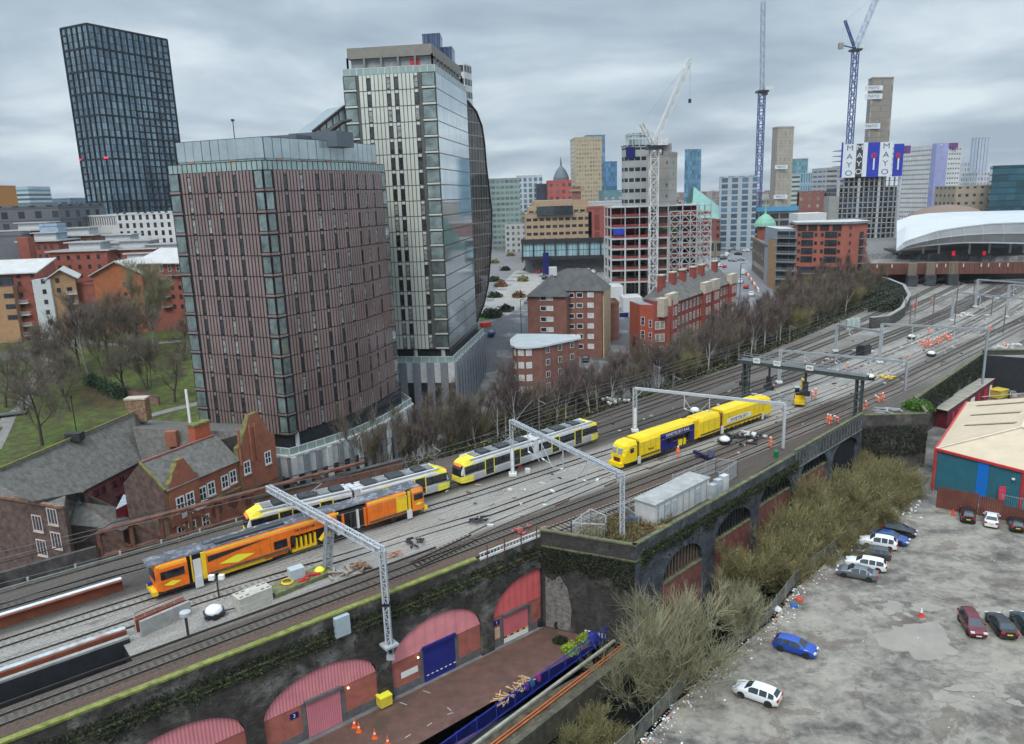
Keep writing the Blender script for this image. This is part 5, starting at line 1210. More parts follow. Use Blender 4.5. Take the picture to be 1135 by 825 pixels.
# ---- cranes
def lattice(mb,a,b,w,m,n,th=.14):
 a,b=Vector(a),Vector(b);d=(b-a);L_=d.length;d.normalize();x=d.cross(Vector((0,1,0)))
 if x.length<.1:x=Vector((1,0,0))
 x.normalize();y=d.cross(x).normalized();cs=[(x*i+y*j)*(w/2)for i,j in((-1,-1),(1,-1),(1,1),(-1,1))]
 for c in cs:mb.beam(a+c,b+c,th,th,m)
 for k in range(n):
  p=a+d*(L_*k/n);q_=a+d*(L_*(k+1)/n)
  for i in range(4):
   c,c2=cs[i],cs[(i+1)%4];mb.beam(p+(c if k%2 else c2),q_+(c2 if k%2 else c),th*.7,th*.7,m);mb.beam(q_+c,q_+c2,th*.7,th*.7,m)
def crane(label,base,ymast,jib_top,cab_y,Y,m,jm,mast_w=2.0,counter=None,apex=None,line_to=None,group='tower cranes on the skyline',zb=12,th=.2,jw=1.4,mastx=None):
 t=thing('tower_crane',label,'crane',group);p0=at(base[0],base[1],Y);zt=at(base[2],ymast,Y).z
 X=at((base[0]+base[2])/2,(base[1]+ymast)/2,Y).x;
 q=MB();lattice(q,(X,Y,zb),(X,Y,zt),mast_w,m,int((zt-zb)/mast_w/1.1),th);q.build('mast',None,t)
 top=Vector((X,Y,zt));q=MB();q.box(top+Vector((0,0,.6)),(mast_w*1.9,mast_w*1.9,1.2),dark_fr);q.box(top+Vector((mast_w*.9,-mast_w*.8,2.2)),(mast_w*1.3,1.5,2.1),mat('crane_cab',(.6,.62,.6)));q.build('slewing_platform',None,t)
 J=at(jib_top[0],jib_top[1],Y+jib_top[2]);q=MB();lattice(q,top+Vector((0,0,1.6)),J,jw,jm,int((J-top).length/jw/1.4),th*.8);q.build('jib',None,t)
 if counter:cpt=at(counter[0],counter[1],Y);q=MB();q.beam(top+Vector((0,0,1.6)),cpt,1.6,.4,m);q.box(cpt+Vector((0,0,-.6)),(2.6,2.6,3.4),conc);q.build('counterweight',None,t)
 if apex:
  A_=at(apex[0],apex[1],Y);q=MB();lattice(q,top+Vector((-.5,0,1.6)),A_,1.1,m,6,th*.8);q.build('apex_frame',None,t);q=MB();q.beam(A_,J,.12,.12,gsteel)
  if counter:q.beam(A_,cpt,.12,.12,gsteel)
  q.build('tie_rope',None,t)
 if line_to:q=MB();q.beam(J,at(*line_to,Y+jib_top[2]),.12,.12,gsteel);q.box(at(*line_to,Y+jib_top[2]),(.8,.8,1.2),dark_fr);q.build('hook_rope',None,t)
 return t
cw_=mat('crane_white',(.62,.63,.62),rough=.5,var=.1);cb_=mat('crane_blue',(.05,.09,.26),rough=.5,var=.1);cbl=mat('crane_pale_blue',(.42,.48,.58),rough=.5)
crane('white luffing crane with mast in front of the concrete lift core',(724,312,724.5),166,(765,66,4),0,250,cw_,cw_,counter=(739,163.5),apex=(711,137),line_to=(764.5,112),th=.3,mast_w=2.5,jw=1.5)
crane('very tall blue crane seen jib edge-on left of the two bare concrete cores',(840.5,228,843.8),103,(846,2,-6),0,470,cb_,cbl,mast_w=3.2,th=.42,jw=2.0,counter=(848,101))
crane('blue luffing crane with jib raised to the right out of the picture',(942.7,160,947),57,(973,-6,6),0,505,cb_,cbl,mast_w=3.2,counter=(932,50),apex=(936.5,23),th=.42,jw=2.6)
# ---- low glass building, tan stepped building and the street
YG=345
gb=thing('blue_glass_box','long low box of pale blue glass in a black frame on dark legs','building')
a=exy(579,278,YG+2);b=exy(678,278,YG-2);zt=ez(620,267.5,YG);zb=ez(620,286.5,YG);e=(b-a).normalized();n=Vector((-e.y,e.x))
q=MB();q.prism(ccw([a,b,b+n*16,a+n*16]),zb,zt,gridmat('ice_blue_glass',(.02,.03,.035),(.30,.46,.50),1.6,3.6,.9,.93,rough=.3,wrough=.12,wvar=.12,v0=-zb),roofg,bottom=True);q.build('glazed_walls',None,gb)
q=MB();m_=(a+b)/2;rz=math.atan2(e.y,e.x);L_=(b-a).length
q.box((m_.x,m_.y-.3,zt+.2),(L_+1,1,2.0),dark_fr,rz=rz);q.box((m_.x,m_.y-.3,zb+.3),(L_+1,1,1.6),dark_fr,rz=rz)
for i in range(9):p=a+e*(L_*i/8);q.box((p.x,p.y-.3,(zt+zb)/2),(.55,.9,zt-zb+3),dark_fr,rz=rz)
q.build('black_frame',None,gb)
q=MB();q.prism(ccw([a+n*3+e*4,b+n*3-e*2,b+n*14,a+n*14]),11,zb,mat('undercroft',(.10,.10,.105),rough=.7,var=.3));q.build('undercroft',None,gb)
q=MB();c=exy(605,290,YG-2);q.box((c.x,c.y,(ez(605,280,YG)+12)/2),(2.6,2,ez(605,280,YG)-12),navy_m);tag(q.build('navy_kiosk_tower'),'narrow navy totem block standing in front of the blue glass box','kiosk')
tan=gridmat('tan_stone',(.38,.27,.17),(.035,.035,.04),3.4,3.7,.72,.42,rough=.8,wvar=.6,v0=1.2)
tb=thing('tan_stepped_building','tan stone building stepping up to a dark glazed attic','building')
for k,(xl,xr,yt,Y)in enumerate([(583,656,236,410),(586,655,228.5,416),(592,652,222,422)]):
 a=exy(xl,260,Y);b=exy(xr,260,Y);q=MB();q.prism(ccw([a,b,b+Vector((0,34)),a+Vector((0,34))]),12,ez(620,yt,Y),tan if k<2 else mat('tan_plain',(.36,.26,.17)),mat('tan_roof',(.30,.24,.18)));q.build('tier',None,tb)
q=MB();c=exy(615,238,408.8);q.box((c.x,c.y,ez(615,233.5,409)),(19,1.2,4.6),glass_dk);q.build('glazed_attic',None,tb)
q=MB();c=exy(639,215,430);q.box((c.x,c.y,ez(640,216,430)),(4.5,4.5,9),brick_b);q.box((c.x,c.y,ez(640,211,430)),(8,6,1.2),mat('tan_roof',(.3,.24,.18)));q.build('rooftop_tank',None,tb)
def sky(name,label,xs,yt,Y,wall,win,cw=3,ch=3.4,fw=.6,fh=.5,Ys=None,rough=.6,depth=25,wvar=.4,line=None,metal=0.0,pymid=230,skip=0,base=12):
 return fbox(name,label,xs,yt,Y,gridmat('g_%s_%d'%(name,int(xs[0])),wall,win,cw,ch,fw,fh,rough=rough,wvar=wvar,line=line,metal=metal,skip=skip),Ys=Ys,depth=depth,pymid=pymid,base=base)
sky('beige_office_tower','beige louvred office tower with a flat top and one dark band',(633,638,667.5),153.5,640,(.42,.35,.24),(.30,.25,.17),2.2,3.3,.6,.5,Ys=(670,640,640))
sky('blue_glass_tower','blue glass tower hidden behind the beige office tower',(650,671),150.5,760,(.10,.17,.24),(.14,.25,.36),2,4,.9,.9)
sky('small_blue_tower','shorter vivid blue glass tower right of the beige office tower',(667,684),180,700,(.06,.14,.24),(.08,.2,.34),2,4,.9,.9)
sky('blue_glass_tower','slim blue glass tower alone right of the white crane',(758,761,776),166.5,720,(.07,.15,.22),(.11,.24,.34),2,4,.9,.9,Ys=(722,720,726))
sky('red_brick_office','bright red brick office with turquoise stair strip left of the beige tower',(608,634),201,560,(.45,.09,.07),(.10,.11,.12),4.4,4.6,.5,.5)
q=MB();c=exy(622,200,650);zt=ez(622,196,650);q.lathe((c.x,c.y,zt),[(6.5,-6),(6.5,-1),(5.6,1.5),(4.2,4.6),(2.2,7),(.9,8.5),(.6,12),(.1,16)],mat('slate_dome',(.13,.16,.18),rough=.6),14);tag(q.build('slate_dome'),'small slate dome with a spike rising behind the red brick office','dome')
sky('green_glass_office','green grey glazed office behind the bronze tower',(540,577),199,520,(.26,.33,.31),(.14,.20,.19),3,3.6,.8,.5)
sky('white_blue_office','white and blue office block with a tall white fin',(574,602),195.5,600,(.52,.56,.58),(.12,.2,.28),4,4,.6,.7)
sky('dark_glass_cube','small dark glass block between the white office and the red one',(595,609),205,580,(.03,.04,.055),(.05,.07,.1),3,4,.8,.8)
sky('teal_low_office','low teal roofed office in front of the small blue tower',(668,700),212,560,(.12,.22,.26),(.4,.42,.42),5,5,.4,.3)
sky('dark_red_shop_block','dark red brick windowless department store behind the tan building',(652,682),231,410,(.27,.07,.055),(.2,.055,.045),9,9,.3,.9)
sky('white_curved_roof','long curved white roof on the skyline at the centre',(626,700),225,450,(.5,.5,.5),(.4,.42,.44),8,5,.8,.4)
sky('tall_hotel_slab','blue grey hotel slab with pale vertical piers',(797,838),197,445,(.36,.40,.43),(.08,.14,.2),5.6,3.3,.6,.72,Ys=(448,443))
sky('bare_concrete_core','bare concrete lift core with two white banners, left of the banner wrapped tower',(852.5,858.5,876),142,470,(.36,.325,.27),(.22,.2,.17),3,5,.1,.5,Ys=(478,470,473),line=((.26,.235,.2),.05))
sky('tall_concrete_core','tallest bare concrete core with three white banners rising behind the banner wrapped tower',(953,957,980),87.5,520,(.25,.225,.19),(.33,.3,.27),7,4,.14,.8,Ys=(530,520,522),line=((.18,.165,.14),.08))
def banner(px0,px1,py0,py1,Y,m,name,parent,txt=None,tm=None,vertical=False,size=None):
 a=at(px0,(py0+py1)/2,Y);b=at(px1,(py0+py1)/2,Y);zt=at((px0+px1)/2,py0,Y).z;zb=at((px0+px1)/2,py1,Y).z;q=MB();q.box(((a.x+b.x)/2,Y,(zt+zb)/2),(b.x-a.x,.2,zt-zb),m);o=q.build(name,None,parent)
 if txt:
  w_=b.x-a.x;h_=zt-zb
  if vertical:
   for i,c in enumerate(txt):text(c,'letter',h_/len(txt)*.92,tm,parent,face_mtx(((a.x+b.x)/2,Y-.16,zt-h_*(i+.5)/len(txt)),(1,0,0)),sx=1.25)
  else:text(txt,'lettering',size or h_*.8,tm,parent,face_mtx(((a.x+b.x)/2,Y-.16,(zt+zb)/2),(1,0,0)))
 return o
bw=mat('banner_white',(.66,.68,.70),rough=.6,var=.06,scale=.3);bb_=mat('banner_blue',(.02,.04,.38),rough=.6,var=.15,scale=.2);bk=mat('banner_charcoal',(.04,.045,.05),rough=.6);bt=mat('banner_lettering',(.03,.12,.25),rough=.6,var=0)
core2=[o for o in bpy.data.objects if o.name.startswith('tall_concrete_core')][0];core1=[o for o in bpy.data.objects if o.name.startswith('bare_concrete_core')][0]
banner(959,978.5,95,100.5,519.6,bw,'banner',core2,'MAYO',bt);banner(958.5,978,104,110,519.6,bw,'banner',core2,'MAYO',bt);banner(956.5,975.5,137,143,519.6,bw,'banner',core2,'MAYO',bt)
banner(859,873,183,187.5,469.6,bw,'banner',core1,'MAYO',bt);banner(857.5,872.5,216,220.5,469.6,bw,'banner',core1,'MAYO',bt)
YM=500
mt=thing('banner_wrapped_tower','half built tower wrapped at the top in white and blue banners above bare floors','construction site')
xa,xb=exy(931,230,YM).x,exy(1003,170,YM).x;X_=[exy(931,240,YM),exy(994,240,YM)]
zt=ez(965,157,YM);zb=ez(965,197,YM)
q=MB();c_=(exy(930,270,YM).x+exy(995,250,YM).x)/2;wdt=exy(1000,180,YM).x-exy(932,180,YM).x
cx_=(exy(1000,180,YM).x+exy(932,180,YM).x)/2
fl=3.3;z=12;k=0
while z<zt-3:q.box((cx_+(0 if z<zb-4 else 1.5),YM+12,z),(wdt-(0 if z<zb-4 else 5),22,.4),conc if z>zb-14 else gsteel);z+=fl
q.build('floor_slabs',None,mt)
q=MB()
for i in range(13):x=cx_-wdt/2+wdt*i/12;q.box((x,YM+1.4,(12+zb)/2),(.7 if i%4 else 1.6,.8,zb-12),conc if i%4 else gsteel)
q.build('columns',None,mt)
q=MB();q.box((cx_,YM+12,(12+zb-6)/2),(wdt*.96,19,zb-18),gridmat('half_glazed',(.10,.125,.15),(.03,.06,.10),3.2,3.3,.7,.8,rough=.4,wvar=.9,v0=-12));q.build('inner_walls',None,mt)
q=MB();q.box((cx_+1,YM+12,(zb-6+zt)/2),(wdt*.5,12,zt-zb+4),mat('raw_dark_concrete',(.12,.11,.10),rough=.9));q.build('stair_core',None,mt)
banner(932,933.8,158,197,YM-.6,bb_,'banner',mt);banner(934,948.5,160,197,YM-.6,bw,'banner',mt,'MAYO',bt,True);banner(948.5,956,159.5,195,YM-.4,bk,'banner',mt,'MAYO',bw,True)
banner(956,961,158,196,YM-.6,bw,'banner',mt);banner(961,974.5,158,196.3,YM-.6,bb_,'banner',mt);banner(974.5,988.5,157.5,195.5,YM-.6,bw,'banner',mt,'MAYO',bt,True);banner(990,1001,159.5,195.5,YM-.2,bb_,'banner',mt)
rose=mat('red_emblem',(.5,.03,.1),var=0)
for px in(968.5,995.5):
 p=at(px,172.5,YM-.9);q=MB()
 for k in range(5):a_=6.2832*k/5;q.box(p+Vector((1.0*math.cos(a_),0,1.0*math.sin(a_))),(1.3,.1,1.3),rose)
 q.build('emblem',None,mt);q=MB();q.box(at(px,181.5,YM-.9),(1.0,.1,7.5),bw);q.build('banner_script',None,mt)
q=MB();q.box((cx_-wdt/2-3.5,YM+3,12+(zb-12)*.36),(6,8,(zb-12)*.72),conc);q.build('hoist_tower',None,mt)
wt_,pts,ztw=sky('white_tower_block','white tower block of tiny windows with a lilac corner strip and sign boxes',(997,1036,1060),161.5,560,(.60,.61,.60),(.12,.13,.14),2.3,3.35,.55,.34,Ys=(592,560,566))
lil=mat('lilac_strip',(.33,.35,.58),rough=.6,var=.1,scale=.2);a_,b_=exy(1035,200,559),exy(1048,200,562);q=MB();q.prism(ccw([a_,b_,b_+Vector((0,6)),a_+Vector((0,6))]),12,ztw+1.5,lil,roofg);q.build('lilac_strip',None,wt_)
pur=mat('purple_sign',(.16,.06,.22),rough=.5);q=MB();q.box(at(1055,161.5,562.5),(8.5,.8,3.6),pur);q.build('sign_box',None,wt_);q=MB();q.box(at(1005.5,166,574),(3.4,3.4,5.5),pur);q.build('sign_box',None,wt_)
sky('pale_slab_tower','pale grey blue slab tower with vertical stripes behind the white tower block',(1069,1077,1090.5),153.5,900,(.45,.50,.58),(.22,.26,.34),4.5,400,.3,1,Ys=(910,900,905))
sky('pale_low_tower','pale striped block low behind the beige building',(1080,1098),192,760,(.45,.47,.50),(.25,.27,.3),3,5,.5,.6)
sky('pale_low_tower','pale hazy block between the white tower block and the slab tower',(1058,1070),181,820,(.42,.45,.48),(.3,.32,.36),3,5,.5,.6)
sky('dark_teal_office','big dark teal glass office cut by the right edge',(1093,1096,1175),185.5,470,(.02,.045,.055),(.03,.10,.13),5,3.8,.96,.82,Ys=(492,470,470),metal=.3)
sky('beige_station_block','beige stone block with paired small windows behind the station canopy',(1058,1094),207,500,(.42,.36,.28),(.08,.07,.07),4.8,5,.4,.34)
q=MB();c=exy(1050,235,470);q.lathe((c.x,c.y,0),[(25,15),(24,24),(20,28),(13,31),(6,32.5),(1,33)],mat('brown_dome',(.22,.155,.115),rough=.7,var=.1),36);tag(q.build('brown_arena_dome'),'low brown arena dome behind the white station canopy','dome')
sky('teal_striped_office','teal striped glass office block on the skyline right of the left core',(875,905),193,640,(.26,.38,.44),(.10,.2,.26),2,12,.5,.8)
sky('teal_box_office','dark teal cantilevered glass box on the skyline between the cores',(876,893),177,700,(.12,.24,.28),(.16,.3,.34),2,4,.8,.8)
sky('white_green_flats','white and green banded flats just right of the left core',(874,885),195,560,(.5,.54,.52),(.12,.2,.2),30,3.2,.9,.45)
sky('white_striped_flats','white flats with blue balcony strips left of the banner wrapped tower',(913,934),187,560,(.46,.47,.48),(.14,.16,.18),9,3.4,.8,.4)
sky('pink_wide_mill','wide dull red low building on the skyline left of the striped flats',(883,935),213,560,(.30,.13,.11),(.35,.33,.3),6,5,.3,.4)
ca_,pts,zc=sky('concrete_podium_frame','unfinished concrete floors with a blue edge net around the left core',(830,884),232.5,455,(.25,.24,.225),(.03,.03,.035),6,4,.86,.72)
q=MB();a_,b_=exy(830,240,454),exy(884,240,454);q.box(((a_.x+b_.x)/2,453.6,zc+.4),(b_.x-a_.x,.4,2.6),mat('blue_net',(.08,.3,.5),rough=.7));q.build('edge_net',None,ca_)
sky('low_stone_arcade','low dark stone arcaded row across the end of the street',(742,800),270.5,400,(.20,.17,.13),(.03,.03,.03),4,7,.6,.6)
sky('dark_red_pub','dark red brick building below the green sloping glass roof',(784,799),245,420,(.20,.07,.055),(.06,.03,.03),4,4,.4,.5)
ug=thing('green_wedge_building','wedge shaped pale green glass roof rising to a point beside the hotel slab','building');q=MB();
u0,u1,u2,u3=at(767,238,430),at(770,203,470),at(797,238,455),at(797,265,430)
gg=mat('green_copper_glass',(.17,.34,.29),rough=.35,var=.1,scale=.3);q.face([at(769,207,480),at(764,262,440),u3,at(797,229,455)],gg);q.face([at(769,207,480),at(797,229,455),Vector((u3.x,500,12)),Vector((u0.x,510,12))],gg);q.face([Vector((at(764,262,440).x,440,12)),Vector((u3.x,430,12)),u3,at(764,262,440)],gg);q.build('sloping_roof',None,ug)
# ---- red flats, grey and buff flats, old stone building with green dome
YQ=250
rf=thing('tall_red_flats','tall salmon red brick flats with an oversailing flat roof above the railway trees','building')
A=exy(882,290,YQ+8);B=exy(937,290,YQ);C_=exy(959,290,YQ+5);zt=ez(910,249,YQ+3)
sal=mat('salmon_brick',(.36,.115,.08),rough=.8,var=.1,scale=.5);mb=MB();pts=ccw([A,B,C_,C_+(A-B).normalized()*2+Vector((3,12)),A+Vector((3,12))]);mb.prism(pts,6,zt,sal);mb.build('walls',None,rf)
c=sum(pts,Vector((0,0)))/5;q=MB();q.prism([c+(p-c)*1.07 for p in pts],zt,zt+.7,roofg,roofp,bottom=True);q.build('roof',None,rf)
R=Reps(rf);wr=win_mesh('sal_w',.8,1.1,dark_fr,glass_dk,nv=0);wf=win_mesh('sal_f',1.9,2.0,dark_fr,glass_dk,nv=1);wo=win_mesh('attic_open',3.0,2.4,sal,mat('attic_void',(.03,.02,.02),var=0),nv=0,fw=.2)
rows=[260.5,269.5,278.5,287.5,297,306,315]
wins_at(R,A,B,[886,904.5,911.5,930.5],rows,wr);wins_at(R,A,B,[892,898,918,924.5],rows[:4],wf);wins_at(R,A,B,[895,921],[299.5,309],win_mesh('loggia',5.2,2.2,dark_fr,glass_dk,nv=2));wins_at(R,A,B,[895,921],[303,312.5],balcony_mesh('loggia_rail',5.4,.9,conc,mat('dark_rail2',(.09,.1,.11))),name='balcony')
wins_at(R,A,B,[889,901,914,928],[252.5],wo,name='attic_opening');wins_at(R,B,C_,[943],[252.5]+rows,wr);wins_at(R,B,C_,[955],rows,wf);wins_at(R,B,C_,[955],[r_+4 for r_ in rows],balcony_mesh('sal_bal',2.6,1.2,conc,mat('dark_rail2',(.09,.1,.11))),name='balcony');R.finish()
q=MB();c=exy(895,242,330);q.box((c.x,330,ez(895,241.5,330)),(12,10,4),render_w);tag(q.build('white_roof_vault'),'white vaulted rooftop seen over the salmon red flats','roof')
gf=thing('grey_balcony_flats','grey blue flats with stacked balconies joined to buff brick beside the salmon flats','building')
A2=exy(851,290,YQ+26);B2=exy(861,290,YQ+13);C2q=exy(882,290,YQ+9);zt2=ez(865,254,YQ+11);gbm=mat('blue_grey_render',(.28,.33,.38),rough=.6,var=.08);mb=MB();mb.prism(ccw([A2,B2,C2q,C2q+Vector((2,14)),A2+Vector((2,10))]),6,zt2,gbm,roofp);mb.build('walls',None,gf)
mb=MB();x=(B2-A2).normalized();nn=Vector((x.y,-x.x))*.12;mb.wall(A2+nn,B2+nn,6,zt2-4,brick_buff);mb.build('buff_side',None,gf)
R=Reps(gf);wins_at(R,B2,C2q,[865,871.5,878.5],[260,268.5,277,286,295.5,305,314],wf);
for r_ in[264,272.5,281.5,290.5,300,309.5]:wins_at(R,B2,C2q,[872],[r_],balcony_mesh('wide_bal',7.4,1.3,conc,mat('blue_grey_rail',(.22,.27,.3))),name='balcony')
wins_at(R,A2,B2,[855,858],[266,277,289,301],wr);R.finish()
sb=thing('old_stone_warehouse','soot brown stone building with a corner cupola and pale upper windows beside the street','building')
A3=exy(833,300,330);B3=exy(852,300,YQ+28);zt3=ez(840,268,305);sto=gridmat('brown_stone',(.15,.11,.08),(.30,.26,.20),3,4.6,.5,.45,rough=.85,wvar=.5);mb=MB();mb.prism(ccw([A3,B3,B3+Vector((10,6)),A3+Vector((14,6))]),6,zt3,sto,slate);mb.build('walls',None,sb)
q=MB();x=(B3-A3).normalized();a_,b_=A3-x*.3,B3;q.beam((a_.x,a_.y,zt3),(b_.x,b_.y,zt3),1.6,.8,sto);q.beam((a_.x,a_.y,zt3-5),(b_.x,b_.y,zt3-5),1.2,.5,sto);q.build('cornice',None,sb)
q=MB();c=exy(848,250,318);zd=ez(848,248,318);q.lathe((c.x,c.y,0),[(3.2,zd-12),(3.2,zd-1)],brick_r,12);q.build('dome_drum',None,sb);q=MB();q.lathe((c.x,c.y,zd-1),[(4.4,0),(4.1,1.3),(3.0,3.0),(1.5,4.3),(.5,4.9),(.3,7),(.05,12)],mat('verdigris',(.20,.42,.31),rough=.6,var=.1),14);q.build('green_dome',None,sb)
# ---- station canopy, brown bridge
def canopy():
 t=thing('station_canopy','swooping white station roof with a curved translucent side at the right','roof')
 Yc=395;top=[(994,245,398),(1010,239,400),(1030,236.5,402),(1060,235,404),(1100,234,406),(1145,233,408),(1200,232,410)]
 edge_=[(993.5,277,380),(1003,268,378),(1018,263,375),(1040,256,371),(1065,252,368),(1100,248,365),(1145,246.5,362),(1200,247,360)]
 low=[(993.5,278,380),(1006,275.5,379),(1020,273,376),(1040,271,373),(1065,269,370),(1100,269,367),(1145,270,364),(1200,272,362)]
 def samp(L_,n=24):
  out_=[]
  for i in range(n+1):
   f=i/n*(len(L_)-1);k=min(int(f),len(L_)-2);r=f-k;a=L_[k];b=L_[k+1];out_.append(at(*[a[j]+(b[j]-a[j])*r for j in range(3)]))
  return out_
 T,E,Lw=samp(top),samp(edge_),samp(low);wr_=mat('white_etfe',(.50,.52,.53),rough=.5,var=.04,scale=.2);tr=mat('translucent_side',(.34,.36,.375),rough=.35,var=.12,scale=.12)
 q=MB()
 for i in range(24):
  m0=(T[i]+E[i])/2+Vector((0,0,1.6));m1=(T[i+1]+E[i+1])/2+Vector((0,0,1.6))
  q.face([E[i],E[i+1],m1,m0],wr_);q.face([m0,m1,T[i+1],T[i]],wr_);B0=T[i]+Vector((26,45,-4));B1=T[i+1]+Vector((26,45,-4));q.face([T[i],T[i+1],B1,B0],wr_)
 q.build('roof_skin',None,t,smooth=True)
 q=MB();r=MB()
 for i in range(24):
  mA=(E[i]+Lw[i])/2+Vector((0,-1.6,0));mB=(E[i+1]+Lw[i+1])/2+Vector((0,-1.6,0));q.face([mA,mB,E[i+1],E[i]],tr);q.face([Lw[i],Lw[i+1],mB,mA],tr)
  if i%2==0:r.beam(E[i],mA,.35,.35,wr_);r.beam(mA,Lw[i],.35,.35,wr_)
  r.beam(mA,mB,.35,.35,wr_);r.beam(E[i],E[i+1],.5,.5,wr_);r.beam(Lw[i],Lw[i+1],.6,.6,wr_)
 q.build('translucent_side',None,t,smooth=True);r.build('ribs',None,t)
 q=MB()
 for px,Y in((1024,384),(1041,380),(1075,376),(1097,374),(1120,372),(1135,370)):a=at(px,272,Y);q.beam((a.x,a.y,a.z+1),(a.x,a.y,12),.7,.7,gsteel)
 q.build('columns',None,t)
 q=MB();a,b=exy(1000,280,398),exy(1210,280,392);q.prism(ccw([a,b,b+Vector((0,20)),a+Vector((0,20))]),10,ez(1050,277,395),gridmat('concourse',(.10,.09,.08),(.02,.02,.02),5,4,.7,.6,rough=.7));q.build('concourse_wall',None,t)
 for px in(1057,1091):q=MB();q.box(at(px,281,378),(1.3,.5,2.2),mat('red_sign',(.6,.02,.04),emit=((1,.02,.05),.4),var=0));q.build('red_sign',None,t)
canopy()
br=thing('brown_girder_bridge','rust brown plate girder bridge with white posts crossing over the railway','bridge')
YW=292;bm_=mat('bridge_brown',(.145,.06,.045),rough=.7,var=.2,scale=.4);a,b=at(962,298,YW+6),at(1215,303,YW-12);zt=a.z+3.0
e=(V2(b)-V2(a)).normalized();q=MB();rz=math.atan2(e.y,e.x);L_=(V2(b)-V2(a)).length;m_=(V2(a)+V2(b))/2;n=Vector((-e.y,e.x))
zb_=ez(1040,304,YW);zt_=ez(1040,291.5,YW)
q.box((m_.x,m_.y,(zb_+zt_)/2),(L_,.5,zt_-zb_),bm_,rz=rz);q.build('girder',None,br)
q=MB();q.box((m_.x+n.x*7,m_.y+n.y*7,zb_+.5),(L_,14,.8),mat('deck_dark',(.09,.08,.075),rough=.8),rz=rz);q.build('deck',None,br)
q=MB();k=int(L_/1.6)
for i in range(k):p=V2(a)+e*(L_*i/k)-n*.35;q.box((p.x,p.y,(zb_+zt_)/2),(.16,.2,zt_-zb_),bm_,rz=rz)
q.build('stiffeners',None,br)
q=MB();rng=random.Random(3)
for i in range(int(L_/3)):
 if rng.random()<.6:p=V2(a)+e*(3*i+rng.uniform(-.6,.6))-n*.5;q.box((p.x,p.y,zt_-1.0),(.35,.12,1.3),render_w,rz=rz)
q.build('white_plates',None,br)
for px in(1011,1031,1056):c=exy(px,305,YW-1);q=MB();q.box((c.x,c.y,(4+zb_)/2),(3.6,3,zb_-4),mat('stone_pier',(.045,.05,.06),rough=.85,var=.3),rz=rz);q.build('pier',None,br);q=MB();q.box((c.x,c.y+.3,(zb_+zt_)/2),(3.0,1.2,zt_-zb_+.5),mat('stone_cap',(.19,.15,.11),rough=.85),rz=rz);q.build('stone_cap',None,br)
q=MB();q.box((m_.x+n.x*16,m_.y+n.y*14,8),(L_,.5,9),mat('under_bridge_dark',(.012,.012,.012),rough=.9));q.build('under_bridge_shade',None,br)  # near-black sheet, a painted stand-in for the shade beneath the deck
cw2=thing('curved_retaining_wall','long curved black retaining wall around the dark embankment corner','wall');pts_=[G(*p,RZ+2.9)for p in[(957,303),(985,309),(1002,316),(1008,327),(1000,341),(985,350),(965,352)]];q=MB()
for p0,p1 in zip(pts_[:-1],pts_[1:]):
 q.beam((p0.x,p0.y,RZ+1.0),(p1.x,p1.y,RZ+1.0),.8,3.6,soot);q.beam((p0.x,p0.y,RZ+2.9),(p1.x,p1.y,RZ+2.9),1.0,.25,conc)
q.build('wall',None,cw2)
# ---- filler roofs of the city between the named buildings
rnd=random.Random(11);FG=[]
pal=[((.26,.10,.08),(.05,.05,.055)),((.33,.29,.24),(.07,.07,.08)),((.30,.31,.32),(.08,.1,.12)),((.20,.17,.15),(.05,.05,.05)),((.42,.42,.40),(.1,.12,.14)),((.22,.10,.08),(.3,.3,.28))]
gm=[gridmat('filler_%d'%i,a,b,3.4,3.6,.45,.5,rough=.8,wvar=.5)for i,(a,b)in enumerate(pal)]
rm=[mat('filler_roof_%d'%i,c,rough=.85,var=.2,scale=.15)for i,c in enumerate([(.30,.31,.32),(.16,.165,.17),(.45,.46,.46),(.22,.2,.18)])]
adj=['dull red','tan','grey','dark brown','pale','maroon']
spots=[]
for(x0,x1,y0,y1,n)in((540,640,207,262,60),(640,760,208,250,55),(760,940,204,250,70),(0,200,222,236,12),(900,1130,205,235,14),(556,600,245,275,5)):
 for i in range(n):
  py=y0+(y1-y0)*((i+.5)/n)**1.2;px=rnd.uniform(x0,x1);hr=213-(px-567)*.033;dist=35*850/max(py-hr,5);dist=min(max(dist,370),1800);spots.append((px,dist))
FAR_T=[]
for px,dist in sorted(spots,key=lambda t:-t[1]):
 hr=213-(px-567)*.033;w_=rnd.uniform(14,40)*(1+dist/1800);h=rnd.uniform(6,17)*(1+dist/2500);c=exy(px,hr+5,dist);k=rnd.randrange(6);rz=rnd.uniform(-.5,.5)
 if dist<480 and(600<px<760):continue
 x=Vector((math.cos(rz),math.sin(rz)));y=Vector((-x.y,x.x));dd_=rnd.uniform(12,30);pts=[c-x*w_/2-y*dd_/2,c+x*w_/2-y*dd_/2,c+x*w_/2+y*dd_/2,c-x*w_/2+y*dd_/2]
 FAR_T.append((pts,h,k))
 mb=MB();r_=rm[rnd.randrange(4)];mb.prism(ccw(pts),10,12+h,gm[k],r_)
 q=c+x*rnd.uniform(-w_/4,w_/4);mb.prism(ccw([q-x*3-y*2,q+x*3-y*2,q+x*3+y*2,q-x*3+y*2]),12+h,12+h+2.5,gm[(k+2)%6],r_)
 o=mb.build('city_building');tag(o,'low flat roofed city building among the distant rooftops toward the skyline','building','distant city rooftops')
